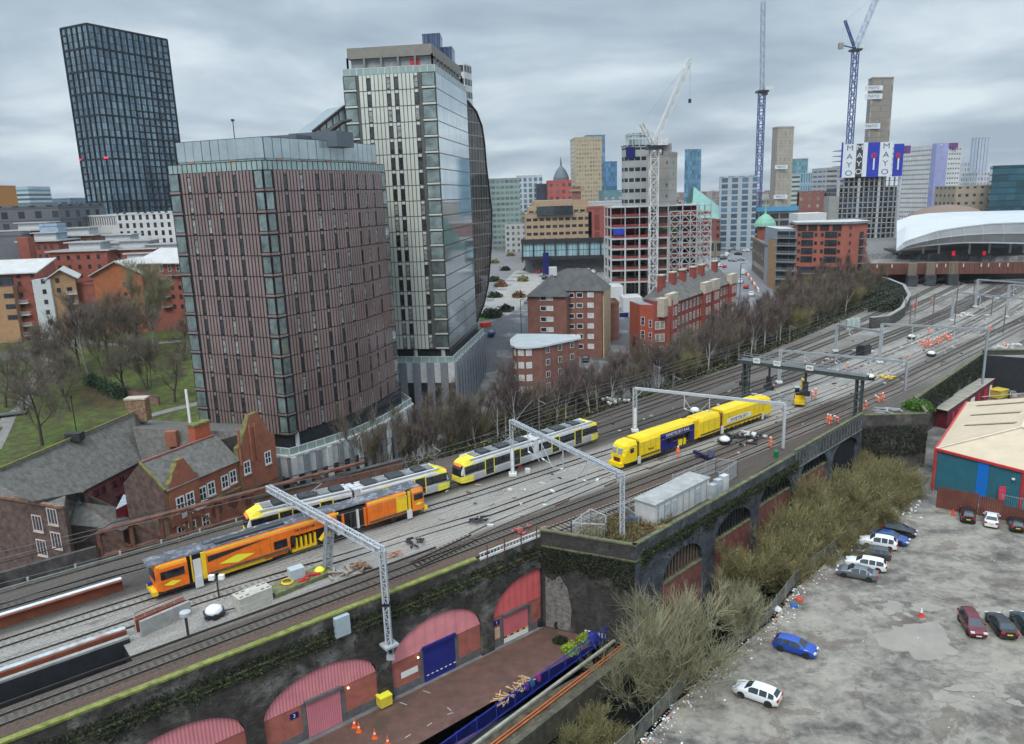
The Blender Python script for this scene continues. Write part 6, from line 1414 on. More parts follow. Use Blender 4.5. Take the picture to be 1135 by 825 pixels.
 # ==== VEGETATION
bark_w=mat('birch_bark',(.42,.40,.36),rough=.8,var=.3,scale=2);bark_b=mat('brown_bark',(.085,.072,.058),rough=.9,var=.3,scale=2);bark_g=mat('green_bark',(.13,.125,.065),rough=.9,var=.3,scale=1.5)
tw_br=mat('brown_twigs',(.15,.122,.095),rough=.9,var=.2,scale=.4);tw_pu=mat('purple_twigs',(.135,.10,.09),rough=.9,var=.2,scale=.4);tw_ol=mat('olive_twigs',(.21,.185,.085),rough=.9,var=.25,scale=.3);tw_gy=mat('pale_twigs',(.25,.235,.14),rough=.9,var=.2,scale=.4)
leaf_ol=mat('olive_leaves',(.17,.155,.05),rough=.8,var=.35,scale=.35);leaf_gr=mat('green_leaves',(.10,.15,.03),rough=.7,var=.4,scale=.5);leaf_dk=mat('dark_leaves',(.022,.03,.011),rough=.75,var=.4,scale=.6);leaf_br=mat('rusty_leaves',(.17,.085,.04),rough=.85,var=.4,scale=.6);leaf_li=mat('lime_leaves',(.26,.36,.03),rough=.6,var=.25,scale=1.5)
def rndv(r):return Vector((r.gauss(0,1),r.gauss(0,1),r.gauss(0,1))).normalized()
def grow(seed,h,stems=1,r0=.16,spread=.5,up=.35,nb=6,depth=3,twig=.022,twlen=1.3,lean=.0,first=.3,curve=.25,tpb=5):
 r=random.Random(seed);T=MB();K=MB()
 def branch(p,d,L,rad,lv):
  n=4 if lv==0 else 3;pts=[p];rr=[rad];q=p.copy();dd=d.copy()
  for i in range(n):
   dd=(dd+rndv(r)*curve*(.5 if lv==0 else 1)+Vector((0,0,up*.35))).normalized();q=q+dd*(L/n);pts.append(q.copy());rr.append(rad*(1-(i+1)/n*.72))
  (T if lv<2 else K).tube(pts,rr,None,5 if lv==0 else(4 if lv==1 else 3),cap=False)
  def along(t):i=min(int(t*n),n-1);f=t*n-i;return pts[i].lerp(pts[i+1],f),rr[i]+(rr[i+1]-rr[i])*f,(pts[i+1]-pts[i]).normalized()
  if lv<depth:
   k=nb if lv==0 else max(3,nb-2)
   for i in range(k):
    t=(first if lv==0 else.25)+(1-(first if lv==0 else.25))*(i+r.random())/k;a,ra,da=along(min(t,.98));side=rndv(r);side=(side-da*side.dot(da)).normalized();nd=(da*(1-spread)+side*spread+Vector((0,0,up*.4))).normalized()
    branch(a,nd,L*(.62-.25*t)*(1 if lv else 1.0)*r.uniform(.75,1.15),ra*.58,lv+1)
  if lv>=1:
   for i in range(tpb if lv>=2 else 2):
    a,ra,da=along(r.uniform(.3,1));nd=(da+rndv(r)*.75+Vector((0,0,up*.5))).normalized();l=twlen*r.uniform(.5,1.1);m_=a+nd*l*.5+rndv(r)*.08*l
    K.tube([a,m_,a+nd*l+Vector((0,0,.1*l))+rndv(r)*.1*l],[twig,twig*.8,twig*.45],None,3,cap=False)
 for s_ in range(stems):
  a=6.283*s_/max(stems,1)+r.uniform(-.4,.4);d=Vector((math.cos(a)*lean,math.sin(a)*lean,1)).normalized();p=Vector((math.cos(a)*.25,math.sin(a)*.25,-.3))if stems>1 else Vector((0,0,-.3))
  branch(p,d,h*r.uniform(.75,1.0)*(.8),r0*(1 if stems==1 else r.uniform(.6,1)),0)
 return T,K
def leaves(n,size,sampler,seed,flat=.0):
 r=random.Random(seed);v=[];f=[]
 for i in range(n):
  c=sampler(r);a=rndv(r);a.z*=1-flat;a.normalize();b=a.cross(rndv(r)).normalized();s_=size*r.uniform(.5,1.2);k=len(v)
  v+=[tuple(c-a*s_),tuple(c+b*s_*.6),tuple(c+a*s_),tuple(c-b*s_*.6)];f.append((k,k+1,k+2,k+3))
 return v,f
def leaf_obj(name,v,f,m,parent=None):
 me_=bpy.data.meshes.new(name);me_.from_pydata(v,[],f);me_.materials.append(m);return obj(name,me_,parent)
KIND={}
def make_kind(key,barkm,twigm,leafm=None,nleaf=0,lsize=.1,**k):
 T,K=grow(**k);tm=T.mesh('trunk',barkm,smooth=True)
 if leafm:
  cand=K.v;r=random.Random(k['seed'])
  mi=K.mi(twigm);K.mats=[twigm,leafm];K.m=[0]*len(K.f)
  for i in range(nleaf):
   c=Vector(cand[r.randrange(len(cand))])+rndv(r)*.15;a=rndv(r);b=a.cross(rndv(r)).normalized();s_=lsize*r.uniform(.5,1.3)
   K.v_=None;k0=len(K.v);K.v+=[tuple(c-a*s_),tuple(c+b*s_*.5),tuple(c+a*s_),tuple(c-b*s_*.5)];K.f.append((k0,k0+1,k0+2,k0+3));K.m.append(1);K.uv+=[(0,0)]*4
 cm=K.mesh('crown',twigm);KIND[key]=(tm,cm)
for i in range(3):make_kind('birch%d'%i,bark_w,tw_pu,seed=20+i,h=11,stems=1,r0=.15,spread=.42,up=.45,nb=9,depth=2,twig=.02,twlen=1.3,first=.25,tpb=13)
for i in range(3):make_kind('slim%d'%i,bark_b,tw_br,leafm=leaf_ol,nleaf=500,lsize=.09,seed=40+i,h=9.5,stems=2+i%2,r0=.12,spread=.4,up=.5,nb=7,depth=2,twig=.02,twlen=1.4,lean=.22,first=.2,tpb=13)
for i in range(3):make_kind('park%d'%i,bark_b,tw_br,seed=60+i,h=12,stems=1,r0=.26,spread=.6,up=.3,nb=8,depth=3,twig=.02,twlen=1.5,first=.28,curve=.34,tpb=4)
for i in range(3):make_kind('scrub%d'%i,bark_g,tw_ol,leafm=leaf_ol,nleaf=4200,lsize=.11,seed=80+i,h=8.5,stems=9,r0=.085,spread=.38,up=.5,nb=7,depth=2,twig=.022,twlen=1.7,lean=.7,first=.15,tpb=8)
for i in range(2):make_kind('willow%d'%i,bark_g,tw_gy,leafm=leaf_ol,nleaf=500,lsize=.08,seed=100+i,h=12.5,stems=6,r0=.12,spread=.42,up=.3,nb=8,depth=2,twig=.024,twlen=2.2,lean=.6,first=.3,curve=.32,tpb=7)
make_kind('bigbirch',bark_w,tw_gy,seed=130,h=19,stems=1,r0=.3,spread=.45,up=.4,nb=11,depth=3,twig=.022,twlen=1.5,first=.25,tpb=4)
def tree(key,p,sc_=1.0,rz=0.0,name='bare_tree',label='',group=None,cat='tree',sz=None):
 t=thing(name,label,cat,group,loc=(p[0],p[1],p[2]),rz=rz);t.scale=(sc_,sc_,(sz or sc_));tm,cm=KIND[key];obj('trunk',tm,t);obj('crown',cm,t);return t
rt_=random.Random(5)
park=[('park0',(47,494),1.0,'leafless tree on the lawn nearest the long slate roof'),('park1',(78,457),.8,'leafless tree with a thin leaning trunk on the lawn above the slate roof'),('birch0',(98,417),1.25,'leaning pale trunked birch with ivy at its foot beside the leaf litter'),('park2',(138,440),.95,'leafless tree at the end of the low pink brick park wall'),('slim1',(165,432),1.0,'thin dark forked tree standing on the bright lawn'),('park0',(193,446),.8,'small spreading tree on the bright lawn next to the striped tower'),('bigbirch',(172,392),.95,'big pale silver birch in front of the orange gabled flats'),('park1',(120,405),1.1,'tall purple brown tree in the middle of the park thicket'),('park2',(88,408),1.0,'broad brown leafless tree in front of the buff gabled flats'),('slim0',(140,400),1.2,'upright many stemmed tree behind the ivy hedge'),('park0',(6,452),.9,'leafless tree by the seats at the left edge of the park'),('park1',(27,456),.8,'leafless tree leaning over the grey path at the left'),('slim2',(60,420),1.1,'thin tree near the bend of the park path'),('park2',(150,385),.9,'leafless tree close to the red balcony flats'),('slim1',(108,390),1.1,'slender tree at the roadside edge of the park'),('slim2',(118,415),1.2,'branching tree behind the ivy hedge near its left end'),('park1',(155,405),1.0,'leafless tree between the hedge and the balcony flats'),('park2',(70,440),.9,'leafless tree on the open lawn left of the leaf litter'),('park1',(42,435),1.0,'broad leafless tree beside the upper park path'),('park0',(203,400),.8,'leafless tree half hidden behind the striped tower edge')]
for i,(k,(px,py),s_,lb)in enumerate(park):
 p=GT(px,py);tree(k,(p.x,p.y,p.z),s_*1.5,rt_.uniform(0,6),'park_tree',lb,'leafless trees in the park')
n_=0
for s in np.arange(51,262,2.2):
 ne=edge(N_EDGE,s)
 for o in(ne+2.0+rt_.random()*3.5,ne+7+rt_.random()*5,ne+11+rt_.random()*6):
  if rt_.random()<(.42 if s<62 else.25):continue
  p=D(s+rt_.uniform(-1,1),o);z=hz1(p.x,p.y)
  f=1.2 if s<150 else 1.22
  if s<60 and o>ne+9:continue
  k=rt_.choice(['slim0','slim1','slim2','slim1','birch0','birch1','birch2','scrub0'])if s<200 else rt_.choice(['slim0','slim1','slim2','scrub0','scrub1','birch1'])
  f*=.78 if k.startswith('scrub')else 1
  nm,lb=('silver_birch','slender white trunked birch among the trackside trees north of the railway')if k.startswith('birch')else(('trackside_tree','thin brown leafless tree in the trackside thicket north of the railway')if k.startswith('slim')else('trackside_scrub','low olive scrub bush in the trackside thicket north of the railway'))
  tree(k,(p.x,p.y,z),f*rt_.uniform(.7,1.05),rt_.uniform(0,6),nm,lb,{'silver_birch':'birches along the railway bank','trackside_tree':'bare trees along the railway bank','trackside_scrub':'scrub along the railway bank'}[nm]);n_+=1
def bank_sampler(s0,s1,a,b,h):
 def f(r):
  s=r.uniform(s0,s1);o=edge(N_EDGE,s)+r.uniform(a,b);p=D(s,o);g=.5+.5*math.sin(s*.9+o)*math.sin(o*1.3-s*.4);return Vector((p.x,p.y,hz1(p.x,p.y)+r.random()**1.5*h*g))
 return f
v,f=leaves(26000,.26,bank_sampler(36,260,.2,11,2.2),1,.3);o=leaf_obj('undergrowth',v,f,leaf_dk);stuff(o);o['label']='dark brambles covering the railway bank'
v,f=leaves(9000,.22,bank_sampler(40,250,.0,12,2.4),2,.3);o=leaf_obj('undergrowth',v,f,leaf_ol);stuff(o)
v,f=leaves(1500,.2,bank_sampler(38,46,.3,5,2.5),3,.3);o=leaf_obj('rusty_undergrowth',v,f,leaf_br);stuff(o)
bush=[('willow0',(752,790),1.02,-3.2,'big pale twiggy willow growing from the river in front of the first barred arch'),('willow1',(722,800),.75,-4.5,'many stemmed tree leaning out of the dark river beside the yard corner'),('willow1',(815,718),.62,-1.5,'small bare forked tree by the fence between the river and the blue hatchback'),('scrub0',(650,850),.62,-4,'olive twiggy bush at the bottom edge beside the orange pipes'),('scrub1',(690,858),.5,-4,'small olive bush cut by the bottom edge by the river fence')]
for k,(px,py),s_,zz,lb in bush:
 p=G(px,py,zz);tree(k,p,s_,rt_.uniform(0,6),'riverside_tree',lb,'trees in the river gap')
for i,(u,off,s_)in enumerate([(17,4.5,.85),(21,8,.8),(24,5.5,.9),(27,9,.7),(29.5,6,.95),(33,9,.75),(34.5,5,.95),(38,9,.8),(39.5,5,1.0),(43.5,9.5,.8),(44,5.5,.95),(48,7.5,.95),(51,10,.75),(53.5,6.5,.9),(57,10,.8),(31,12.4,.5),(43,12,.5),(60,4.5,.8),(64,2.5,.7)]):
 p=PC(u,0,off);tree('scrub%d'%(i%3),(p.x,p.y,-3.6+(1.2 if off>9 else 0)),s_*(1.15 if off<8 else 1),i*1.3,'riverside_bush','dense olive yellow bush in the thicket between viaduct and car park','olive bushes between viaduct and car park')
def river_sampler(r):
 u=r.uniform(14,66);d=r.uniform(1.5,14);p=PC(u,0,d);return Vector((p.x,p.y,-4.5+r.random()*3.5+(1.0 if d>9 else 0)))
v,f=leaves(24000,.22,river_sampler,6,.2);o=leaf_obj('undergrowth',v,f,mat('olive_dark_leaves',(.05,.052,.02),rough=.85,var=.4,scale=.5));stuff(o)
def wedge_sampler(r):
 while True:
  s=r.uniform(56,68);o=r.uniform(-13.3,-5.5)
  if o>edge(S_EDGE,s)+.7 and abs(s-60)+abs(o+10)*.6<8:p=D(s,o);return Vector((p.x,p.y,BZ+.05+r.random()**1.6*.9))
v,f=leaves(4200,.13,wedge_sampler,8,.3);o=leaf_obj('weeds',v,f,leaf_br);stuff(o);v,f=leaves(2600,.12,wedge_sampler,9,.3);o=leaf_obj('weeds',v,f,leaf_gr);stuff(o)
def ivy_on(P,u0,u1,z0,z1,n,seed,m=leaf_dk,hang=True,size=.16):
 r=random.Random(seed)
 def smp(r):
  while True:
   u=r.uniform(u0,u1);q=mnoise.noise(Vector((u*.35,seed,0)))*.5+.5;zl=z1-(z1-z0)*(.35+.9*q*q);z=r.uniform(z0,z1)
   if z>zl or r.random()<.04:return P(u,z,.05+r.random()*.2)
 v,f=leaves(n,size,smp,seed,.2);o=leaf_obj('ivy',v,f,m);stuff(o);return o
ivy_on(P1,-20,52,4.6,7.8,6500,1);ivy_on(P1,-10,45,4.8,7.4,1600,2,leaf_gr,size=.1);ivy_on(PB,0,LB,2.5,7.4,3000,3);ivy_on(PC,1,40,5.5,8.2,4200,4);ivy_on(PC,0,40,6,8.4,900,5,leaf_gr,size=.1)
PW,LW=seg(W2,W3);ivy_on(PW,0,LW,-2,7.5,2500,7);PX,LX=seg(W4,W5);ivy_on(PX,0,LX,1,8.4,6000,8)
def blob_bush(name,label,c,rad,n,size,m,seed,cat='bush',flat=.7):
 def smp(r):
  d=rndv(r);k=.75+.3*mnoise.noise(d*1.7+Vector((seed,0,0)));q=r.random()**.4;return Vector((c[0]+d.x*rad*q*k,c[1]+d.y*rad*q*k,c[2]+abs(d.z)*rad*flat*q*k*1.2))
 v,f=leaves(n,size,smp,seed,.1);o=leaf_obj(name,v,f,m);tag(o,label,cat);return o
for(px,py,r_,lb,m)in((633,722,1.5,'lime green shrub beside the blue yard fence, the front one',leaf_li),(652,711,1.7,'lime green shrub beside the blue yard fence, the rear one',leaf_li),(621,712,1.1,'small dark round shrub in the yard corner',leaf_dk)):
 p=G(px,py,YARD_Z);blob_bush('yard_shrub',lb,p,r_,1300,.13,m,px)
p=G(1017,452,RZ);blob_bush('green_ivy_bush','bright green ivy bush spilling over the viaduct wing wall',(p.x,p.y,RZ-.5),3.3,3800,.2,mat('bright_ivy',(.06,.15,.012),rough=.6,var=.35,scale=.8),77)
for px,py,r_,lb in((545,351,4.5,'dark hedge mound on the green verge beside the pale tower'),):p=GT(px,py);blob_bush('hedge',lb,p,r_,1500,.35,mat('hedge_leaves',(.03,.045,.015),rough=.8,var=.3),5,'hedge',.6)
p=GT(100,425)
hv=[];a_=GT(100,424);b_=GT(136,442)
def hs(r):t=r.random();q=a_.lerp(b_,t);return Vector((q.x+r.gauss(0,.9),q.y+r.gauss(0,.9),q.z+r.random()**1.3*2.4))
v,f=leaves(4200,.26,hs,12,.2);o=leaf_obj('ivy_hedge',v,f,mat('hedge_green',(.028,.06,.02),rough=.7,var=.3));tag(o,'dark green ivy hedge joining the low brick wall in the park','hedge')
def litter_s(r):t=r.random();q=GT0.lerp(GT1,t);return Vector((q.x+r.gauss(0,3.2),q.y+r.gauss(0,2.4),hz1(q.x,q.y)+.15+r.random()*.12))
GT0,GT1=GT(92,432),GT(128,452);v,f=leaves(5000,.16,litter_s,14,.9);v=[(x,y,hz1(x,y)+.1+(i%3)*.02)for i,(x,y,z)in enumerate(v)];o=leaf_obj('leaf_litter',v,f,mat('leaf_litter_red',(.13,.065,.05),rough=.9,var=.4));stuff(o)
for i,(px,py)in enumerate([(560,300),(548,292),(556,318),(548,330),(566,284),(575,330),(586,300),(600,296),(612,292),(561,345),(655,290),(668,292),(548,312),(580,312)]):
 p=GT(px,py);blob_bush('street_shrub','low shrub bed on the public square right of the bronze tower',p,3.5,260,.6,[leaf_dk,leaf_ol,leaf_br][i%3],200+i)['group']='shrub beds on the square'
def pit_s(r):q=G(r.uniform(962,1000),r.uniform(318,346),RZ);return Vector((q.x,q.y,BZ+r.random()*2.2))
v,f=leaves(5000,.4,pit_s,31,.3);stuff(leaf_obj('undergrowth',v,f,leaf_dk))
# ==== OVERHEAD LINE
galv=mat('galvanised_steel',(.34,.37,.40),rough=.5,metal=.3,var=.12,scale=1);galv_l=mat('pale_galvanised',(.50,.53,.56),rough=.5,metal=.2,var=.08);gantry_dk=mat('dark_gantry_green',(.055,.068,.068),rough=.6,var=.25)
def lat_beam(mb,a,b,w,h,m,n,th=.1):
 a,b=Vector(a),Vector(b);d=b-a;L_=d.length;d.normalize();up=Vector((0,0,1));x=d.cross(up)
 if x.length<.1:x=Vector((1,0,0));up=d.cross(x)*-1
 x.normalize();y=x.cross(d).normalized();cs=[x*(i*w/2)+y*(j*h/2)for i,j in((-1,-1),(1,-1),(1,1),(-1,1))]
 for c in cs:mb.beam(a+c,b+c,th,th,m)
 for k in range(n):
  p=a+d*(L_*k/n);q=a+d*(L_*(k+1)/n)
  for i in range(4):c,c2=cs[i],cs[(i+1)%4];mb.beam(p+(c if(k+i)%2 else c2),q+(c2 if(k+i)%2 else c),th*.55,th*.55,m)
  for i in range(4):c,c2=cs[i],cs[(i+1)%4];mb.beam(q+c,q+c2,th*.5,th*.5,m)
def drop(par,p,z_to,arm,m,big=True):
 q=MB();top=Vector(p);bot=Vector((p[0],p[1],z_to));q.beam(top,bot,.13,.13,m);q.build('drop_tube',None,par)
 q=MB();a=bot+Vector((0,0,.1));e=a+arm;q.beam(a,e,.07,.07,m);q.beam(top.lerp(bot,.35),e,.07,.07,m);q.beam(e,e+arm*.35+Vector((0,0,-.35)),.05,.05,m);q.tube([a,a+arm*.25],.11,signw,6);q.build('registration_arm',None,par)
def post_lat(par,p,z0,z1,w,m,n=10,name='post',taper=None):
 q=MB();lat_beam(q,(p[0],p[1],z0),(p[0],p[1],z1),w,w,m,n,.11);q.build(name,None,par)
 q=MB();q.box((p[0],p[1],z0+.12),(w+.35,w+.35,.3),signw);q.build('base_plate',None,par)
def armdir(s,k=1.0):d=D2(s,0)[1];return Vector((-d.y,d.x,0))*k
p1=thing('overhead_line_portal','nearest grey lattice portal, bracketed to the brick pier above the yellow bin','portal','overhead line portals')
zb1=13.9;a=D(31.6,-4.8,zb1);m_=D(30.9,5.2,zb1);b_=D(29.8,19.4,zb1)
q=MB();lat_beam(q,a,b_,.55,.6,galv_l,26,.14);q.build('beam',None,p1)
pb=D(31.6,-4.8,0);q=MB();lat_beam(q,(pb.x,pb.y,3.9),(pb.x,pb.y,zb1+.1),.5,.5,galv_l,12,.16);q.build('post',None,p1)
q=MB();q.box((pb.x,pb.y,3.8),(1.5,1.3,.25),galv_l,rz=heading(31));q.beam((pb.x-.4,pb.y,3.7),(pb.x-.2,pb.y+.5,2.2),.14,.14,galv_l);q.beam((pb.x+.4,pb.y,3.7),(pb.x+.2,pb.y+.5,2.2),.14,.14,galv_l);q.box((pb.x,pb.y+.3,2.2),(.8,.4,.5),galv_l);q.build('wall_bracket',None,p1)
q=MB();q.box((pb.x,pb.y,8.3),(.75,.75,.3),mat('black_band',(.015,.015,.02)));q.build('black_band',None,p1)
mp=D(30.2,5.2,0);q=MB();lat_beam(q,(mp.x,mp.y,RZ+.5),(m_.x,m_.y,zb1-.2),.5,.75,galv,11,.13);q.build('middle_post',None,p1)
for o in(9.5,2.2,-1.5):pt_=a.lerp(b_,(o+4.8)/24.2);drop(p1,pt_,RZ+5.0,armdir(31,1.9)+Vector((0,0,-.4)),galv_l)
for o in(16.5,12.5):pt_=a.lerp(b_,(o+4.8)/24.2);drop(p1,pt_,RZ+5.2,armdir(31,-1.6)+Vector((0,0,-.3)),galv_l)
def portal(label,N_,S_,hN,hS,posts=(True,True),zS0=0.0,lat=True,m=galv,w=.4,drops=(),base_w=True,zb=None):
 t=thing('overhead_line_portal',label,'portal','overhead line portals');n=D(*N_,RZ+hN);s=D(*S_,RZ+hS);q=MB()
 if lat:lat_beam(q,n,s,w,w*1.1,galv_l,int((s-n).length/.9),.1)
 else:q.beam(n,s,.32,.42,m)
 q.build('beam',None,t)
 if posts[0]:
  q=MB();lat_beam(q,(n.x,n.y,RZ),(n.x,n.y,n.z),w*1.1,w*1.1,galv_l,9,.12)
  if base_w:q.box((n.x,n.y,RZ+2.0),(w*1.3,w*1.3,4.0),signw)
  q.box((n.x,n.y,RZ+.15),(1.1,1.1,.4),signw);q.build('post',None,t)
 if posts[1]:q=MB();lat_beam(q,(s.x,s.y,RZ+zS0),(s.x,s.y,s.z),w*1.1,w*1.1,galv_l,9,.12)if lat else q.beam((s.x,s.y,RZ+zS0),(s.x,s.y,s.z),.36,.36,m);q.build('post',None,t)
 for f in drops:p=n.lerp(s,f);drop(t,p,RZ+4.6,armdir(N_[0],-1.7 if f<.5 else 1.7)+Vector((0,0,-.3)),galv_l)
 for sg,P_ in((1,n),(-1,s)):
  q=MB();d=(s-n).normalized()*sg;q.beam(P_+Vector((0,0,-1.6)),P_+d*1.6,.1,.1,m);q.build('brace',None,t)
 return t
portal('lattice portal with white pole foot standing beside the second tram',(62.8,14.0),(59.3,-10.3),8.0,7.6,drops=(.18,.32,.52,.72))
portal('slim white legged portal behind the yellow machine',(90.5,15.8),(99.4,-5.8),7.3,6.9,lat=False,drops=(.35,.52),m=galv_l,w=.5)
portal('plain grey portal just beyond the dark signal gantry',(135.5,16.0),(144.8,-4.5),6.6,5.6,lat=False,drops=(.2,.45,.7),base_w=False)
portal('plain grey portal over the far group of workers',(166,8.5),(171.5,-10.5),8.6,8.6,lat=False,zS0=-3,drops=(.3,.5,.7),base_w=False)
portal('short grey portal left of the far group of workers',(172,21),(166,8.5),6.4,6.8,lat=False,posts=(True,False),drops=(.3,),base_w=False)
portal('distant grey portal spanning the station throat at the right edge',(232,14),(222,-22),8.0,8.0,lat=False,drops=(.2,.5),base_w=False)
portal('most distant grey portal in front of the brown bridge',(262,16),(255,-18),8.5,8.5,lat=False,drops=(.3,),base_w=False)
portal('distant tall grey portal next to the brown bridge pier',(246,4),(240,-26),9.2,9.2,lat=False,drops=(.3,.6),base_w=False)
def mast(label,s,o,h,arm=1.6,double=False,kind='ladder'):
 t=thing('overhead_line_mast',label,'mast','overhead line masts');p=D(s,o);q=MB();q.beam(p,p+Vector((0,0,h)),.2,.2,mat('rusty_mast',(.16,.14,.125),rough=.7));q.build('post',None,t)
 q=MB();a=armdir(s,-arm)
 q.beam(p+Vector((0,0,h-.4)),p+Vector((0,0,h-.6))+a,.07,.07,galv);q.beam(p+Vector((0,0,h-1.6)),p+Vector((0,0,h-.6))+a,.06,.06,galv);q.build('cantilever',None,t);return t
for i,(px,py,h,lb)in enumerate([(725,440,6.5,'thin rusty mast between the north tracks behind the yellow machine, left one'),(746,447,5.5,'thin rusty mast between the north tracks behind the yellow machine, right one'),(599,480,6.0,'rusty mast beside the roof of the second tram'),(483,530,5,'stub mast by the bushes behind the first tram'),(773,419,3.5,'short lamp post on the north cess below the red terrace'),(874,380,4.5,'thin mast in front of the tall birch'),(930,372,4,'mast by the pale green cabinets'),(1058,360,12,'tall single mast right of the far workers'),(1033,362,9,'tall single mast above the far workers'),(1003,350,5,'mast at the foot of the curved wall')]):
 p=G(px,py,RZ);s,o=sso(p);mast(lb,s,o,h)
for i in range(7):mast('slim grey mast standing among the distant throat tracks',205+i*14,[16,-2,24,8,-12,20,3][i],7)
wire_m=mat('copper_wire',(.12,.12,.12),rough=.5,var=0)
for of,nm in((off_T4,0),(lambda s:0.0,0),(off_TR,0),(off_T3,0),(off_N2,60),(off_N3,66)):
 mb=MB();pts=[D(s,of(s),RZ+4.9)for s in range(max(-60,nm),300,6)];mb.tube(pts,.028,wire_m,3,cap=False)
 if nm==0 or True:
  pts2=[D(s,of(s),RZ+5.9-.5*math.sin(math.pi*((s+2)%30)/30))for s in range(max(-60,nm),300,5)];mb.tube(pts2,.024,wire_m,3,cap=False)
 o=mb.build('overhead_wire');tag(o,'thin overhead wire pair strung above one of the tracks','wire','overhead wires')
sg=thing('signal_gantry','dark green walkway signal gantry with small white number plates spanning the tracks','gantry')
n,s=D(120.6,14.2,RZ),D(122.0,-6.3,RZ);z=RZ+7.0;q=MB();d=(s-n).normalized();rz=math.atan2(d.y,d.x);L_=(s-n).length;mid=(n+s)/2
q.box((mid.x,mid.y,z),(L_+2.2,1.9,.5),gantry_dk,rz=rz);q.build('beam',None,sg)
q=MB();q.box((mid.x,mid.y,z+.4),(L_+2.4,2.0,.08),mat('walkway_mesh',(.13,.14,.14),rough=.8,var=.3,scale=3),rz=rz);q.build('walkway',None,sg)
q=MB();nrm=Vector((-d.y,d.x,0))
for sd in(-.95,.95):
 for hh in(1.0,1.4):q.beam(n-d*1.1+nrm*sd+Vector((0,0,7+hh)),s+d*1.1+nrm*sd+Vector((0,0,7+hh)),.06,.06,galv)
 k=14
 for i in range(k+1):p=(n-d*1.1).lerp(s+d*1.1,i/k)+nrm*sd;q.beam(p+Vector((0,0,7.4)),p+Vector((0,0,8.4)),.06,.06,galv)
q.build('railings',None,sg)
for P_ in(n,s):
 q=MB()
 for dx in(-.45,.45):
  for dy in(-.4,.4):c=P_+d*dx+nrm*dy;q.beam(c,c+Vector((0,0,7)),.22,.22,gantry_dk)
 for k in range(5):z_=RZ+1.2*k+.6;q.box((P_.x,P_.y,z_),(1.0,.9,.12),gantry_dk,rz=rz)
 q.build('leg',None,sg)
for f in(.12,.31,.60):
 p=n.lerp(s,f)-nrm*1.05;p=Vector((p.x,p.y,RZ+7.55))if True else p;side=-1 if(nrm.dot(Vector((p.x,p.y,0)))>0)else 1
 p=n.lerp(s,f)+nrm*(1.05*side);q=MB();q.box((p.x,p.y,RZ+7.7),(1.3,.08,.9),signw,rz=rz);q.build('number_plate',None,sg)
 text('PT%d'%(2+int(f*10)),'plate_lettering',.5,blk,sg,face_mtx((p.x+nrm.x*side*.07,p.y+nrm.y*side*.07,RZ+7.7),d if side<0 else-d))
for f in(-.02,.22,.55):
 p=n.lerp(s,f);q=MB();q.beam(p+Vector((0,0,6.8)),p+Vector((0,0,3.6)),.3,.3,dark_fr);q.box((p.x,p.y,RZ+3.9),(.9,.5,2.0),dark_fr,rz=rz);q.box((p.x,p.y,RZ+2.8),(1.7,.7,.9),dark_fr,rz=rz);q.build('signal_head',None,sg)
 # ==== TRAINS
UX,UY,UZ=Vector((1,0,0)),Vector((0,1,0)),Vector((0,0,1))
def vehicle(name,label,s,o,cat='train'):p=D(s,o);return thing(name,label,cat,None,(p.x,p.y,RZ),heading(s))
def hull(mb,secs,m):
 for(xa,A),(xb,B)in zip(secs[:-1],secs[1:]):
  n_=len(A)
  for i in range(n_):
   j=(i+1)%n_;mb.face([(xa,*A[i]),(xa,*A[j]),(xb,*B[j]),(xb,*B[i])],m)
 mb.face([(secs[0][0],*p)for p in secs[0][1]][::-1],m);mb.face([(secs[-1][0],*p)for p in secs[-1][1]],m)
def ringp(w,z0,z1,tw=None,c=.25):tw=tw or w*.82;return[(-w/2,z0),(w/2,z0),(w/2,z1-c*1.6),(tw/2,z1),(-tw/2,z1),(-w/2,z1-c*1.6)]
def bogie(par,x,wheels=2,w=2.4,m=None,r=.42,gap=2.0,name='bogie'):
 q=MB();q.box((x,0,.62),(gap+1.2,w*.9,.35),m or dark_fr)
 for i in range(wheels):
  xx=x+(i-(wheels-1)/2)*gap
  for sy in(-1,1):q.lathe((xx,sy*.72,r+.0),[(r*.4,-.08),(r,-.07),(r,.07),(r*.4,.1)],rail_m,12,ax=(UX,UZ,UY*sy))
 q.build(name,None,par)
tw_white=mat('tram_white',(.62,.63,.64),rough=.3,var=.08,scale=.9,stain=.3,stain_col=(.4,.4,.4),sscale=.8);ty=mat('tram_yellow',(.85,.75,.06),rough=.35,var=.06);tgl=mat('tram_glass',(.018,.018,.022),rough=.08,var=.5,scale=.8,spec=.8);tgrey=mat('tram_grey',(.40,.41,.42),rough=.4,var=.08);troof=mat('tram_roof_box',(.05,.055,.06),rough=.6,var=.3,scale=1.5);troof2=mat('tram_roof_panel',(.22,.23,.235),rough=.6,var=.2)
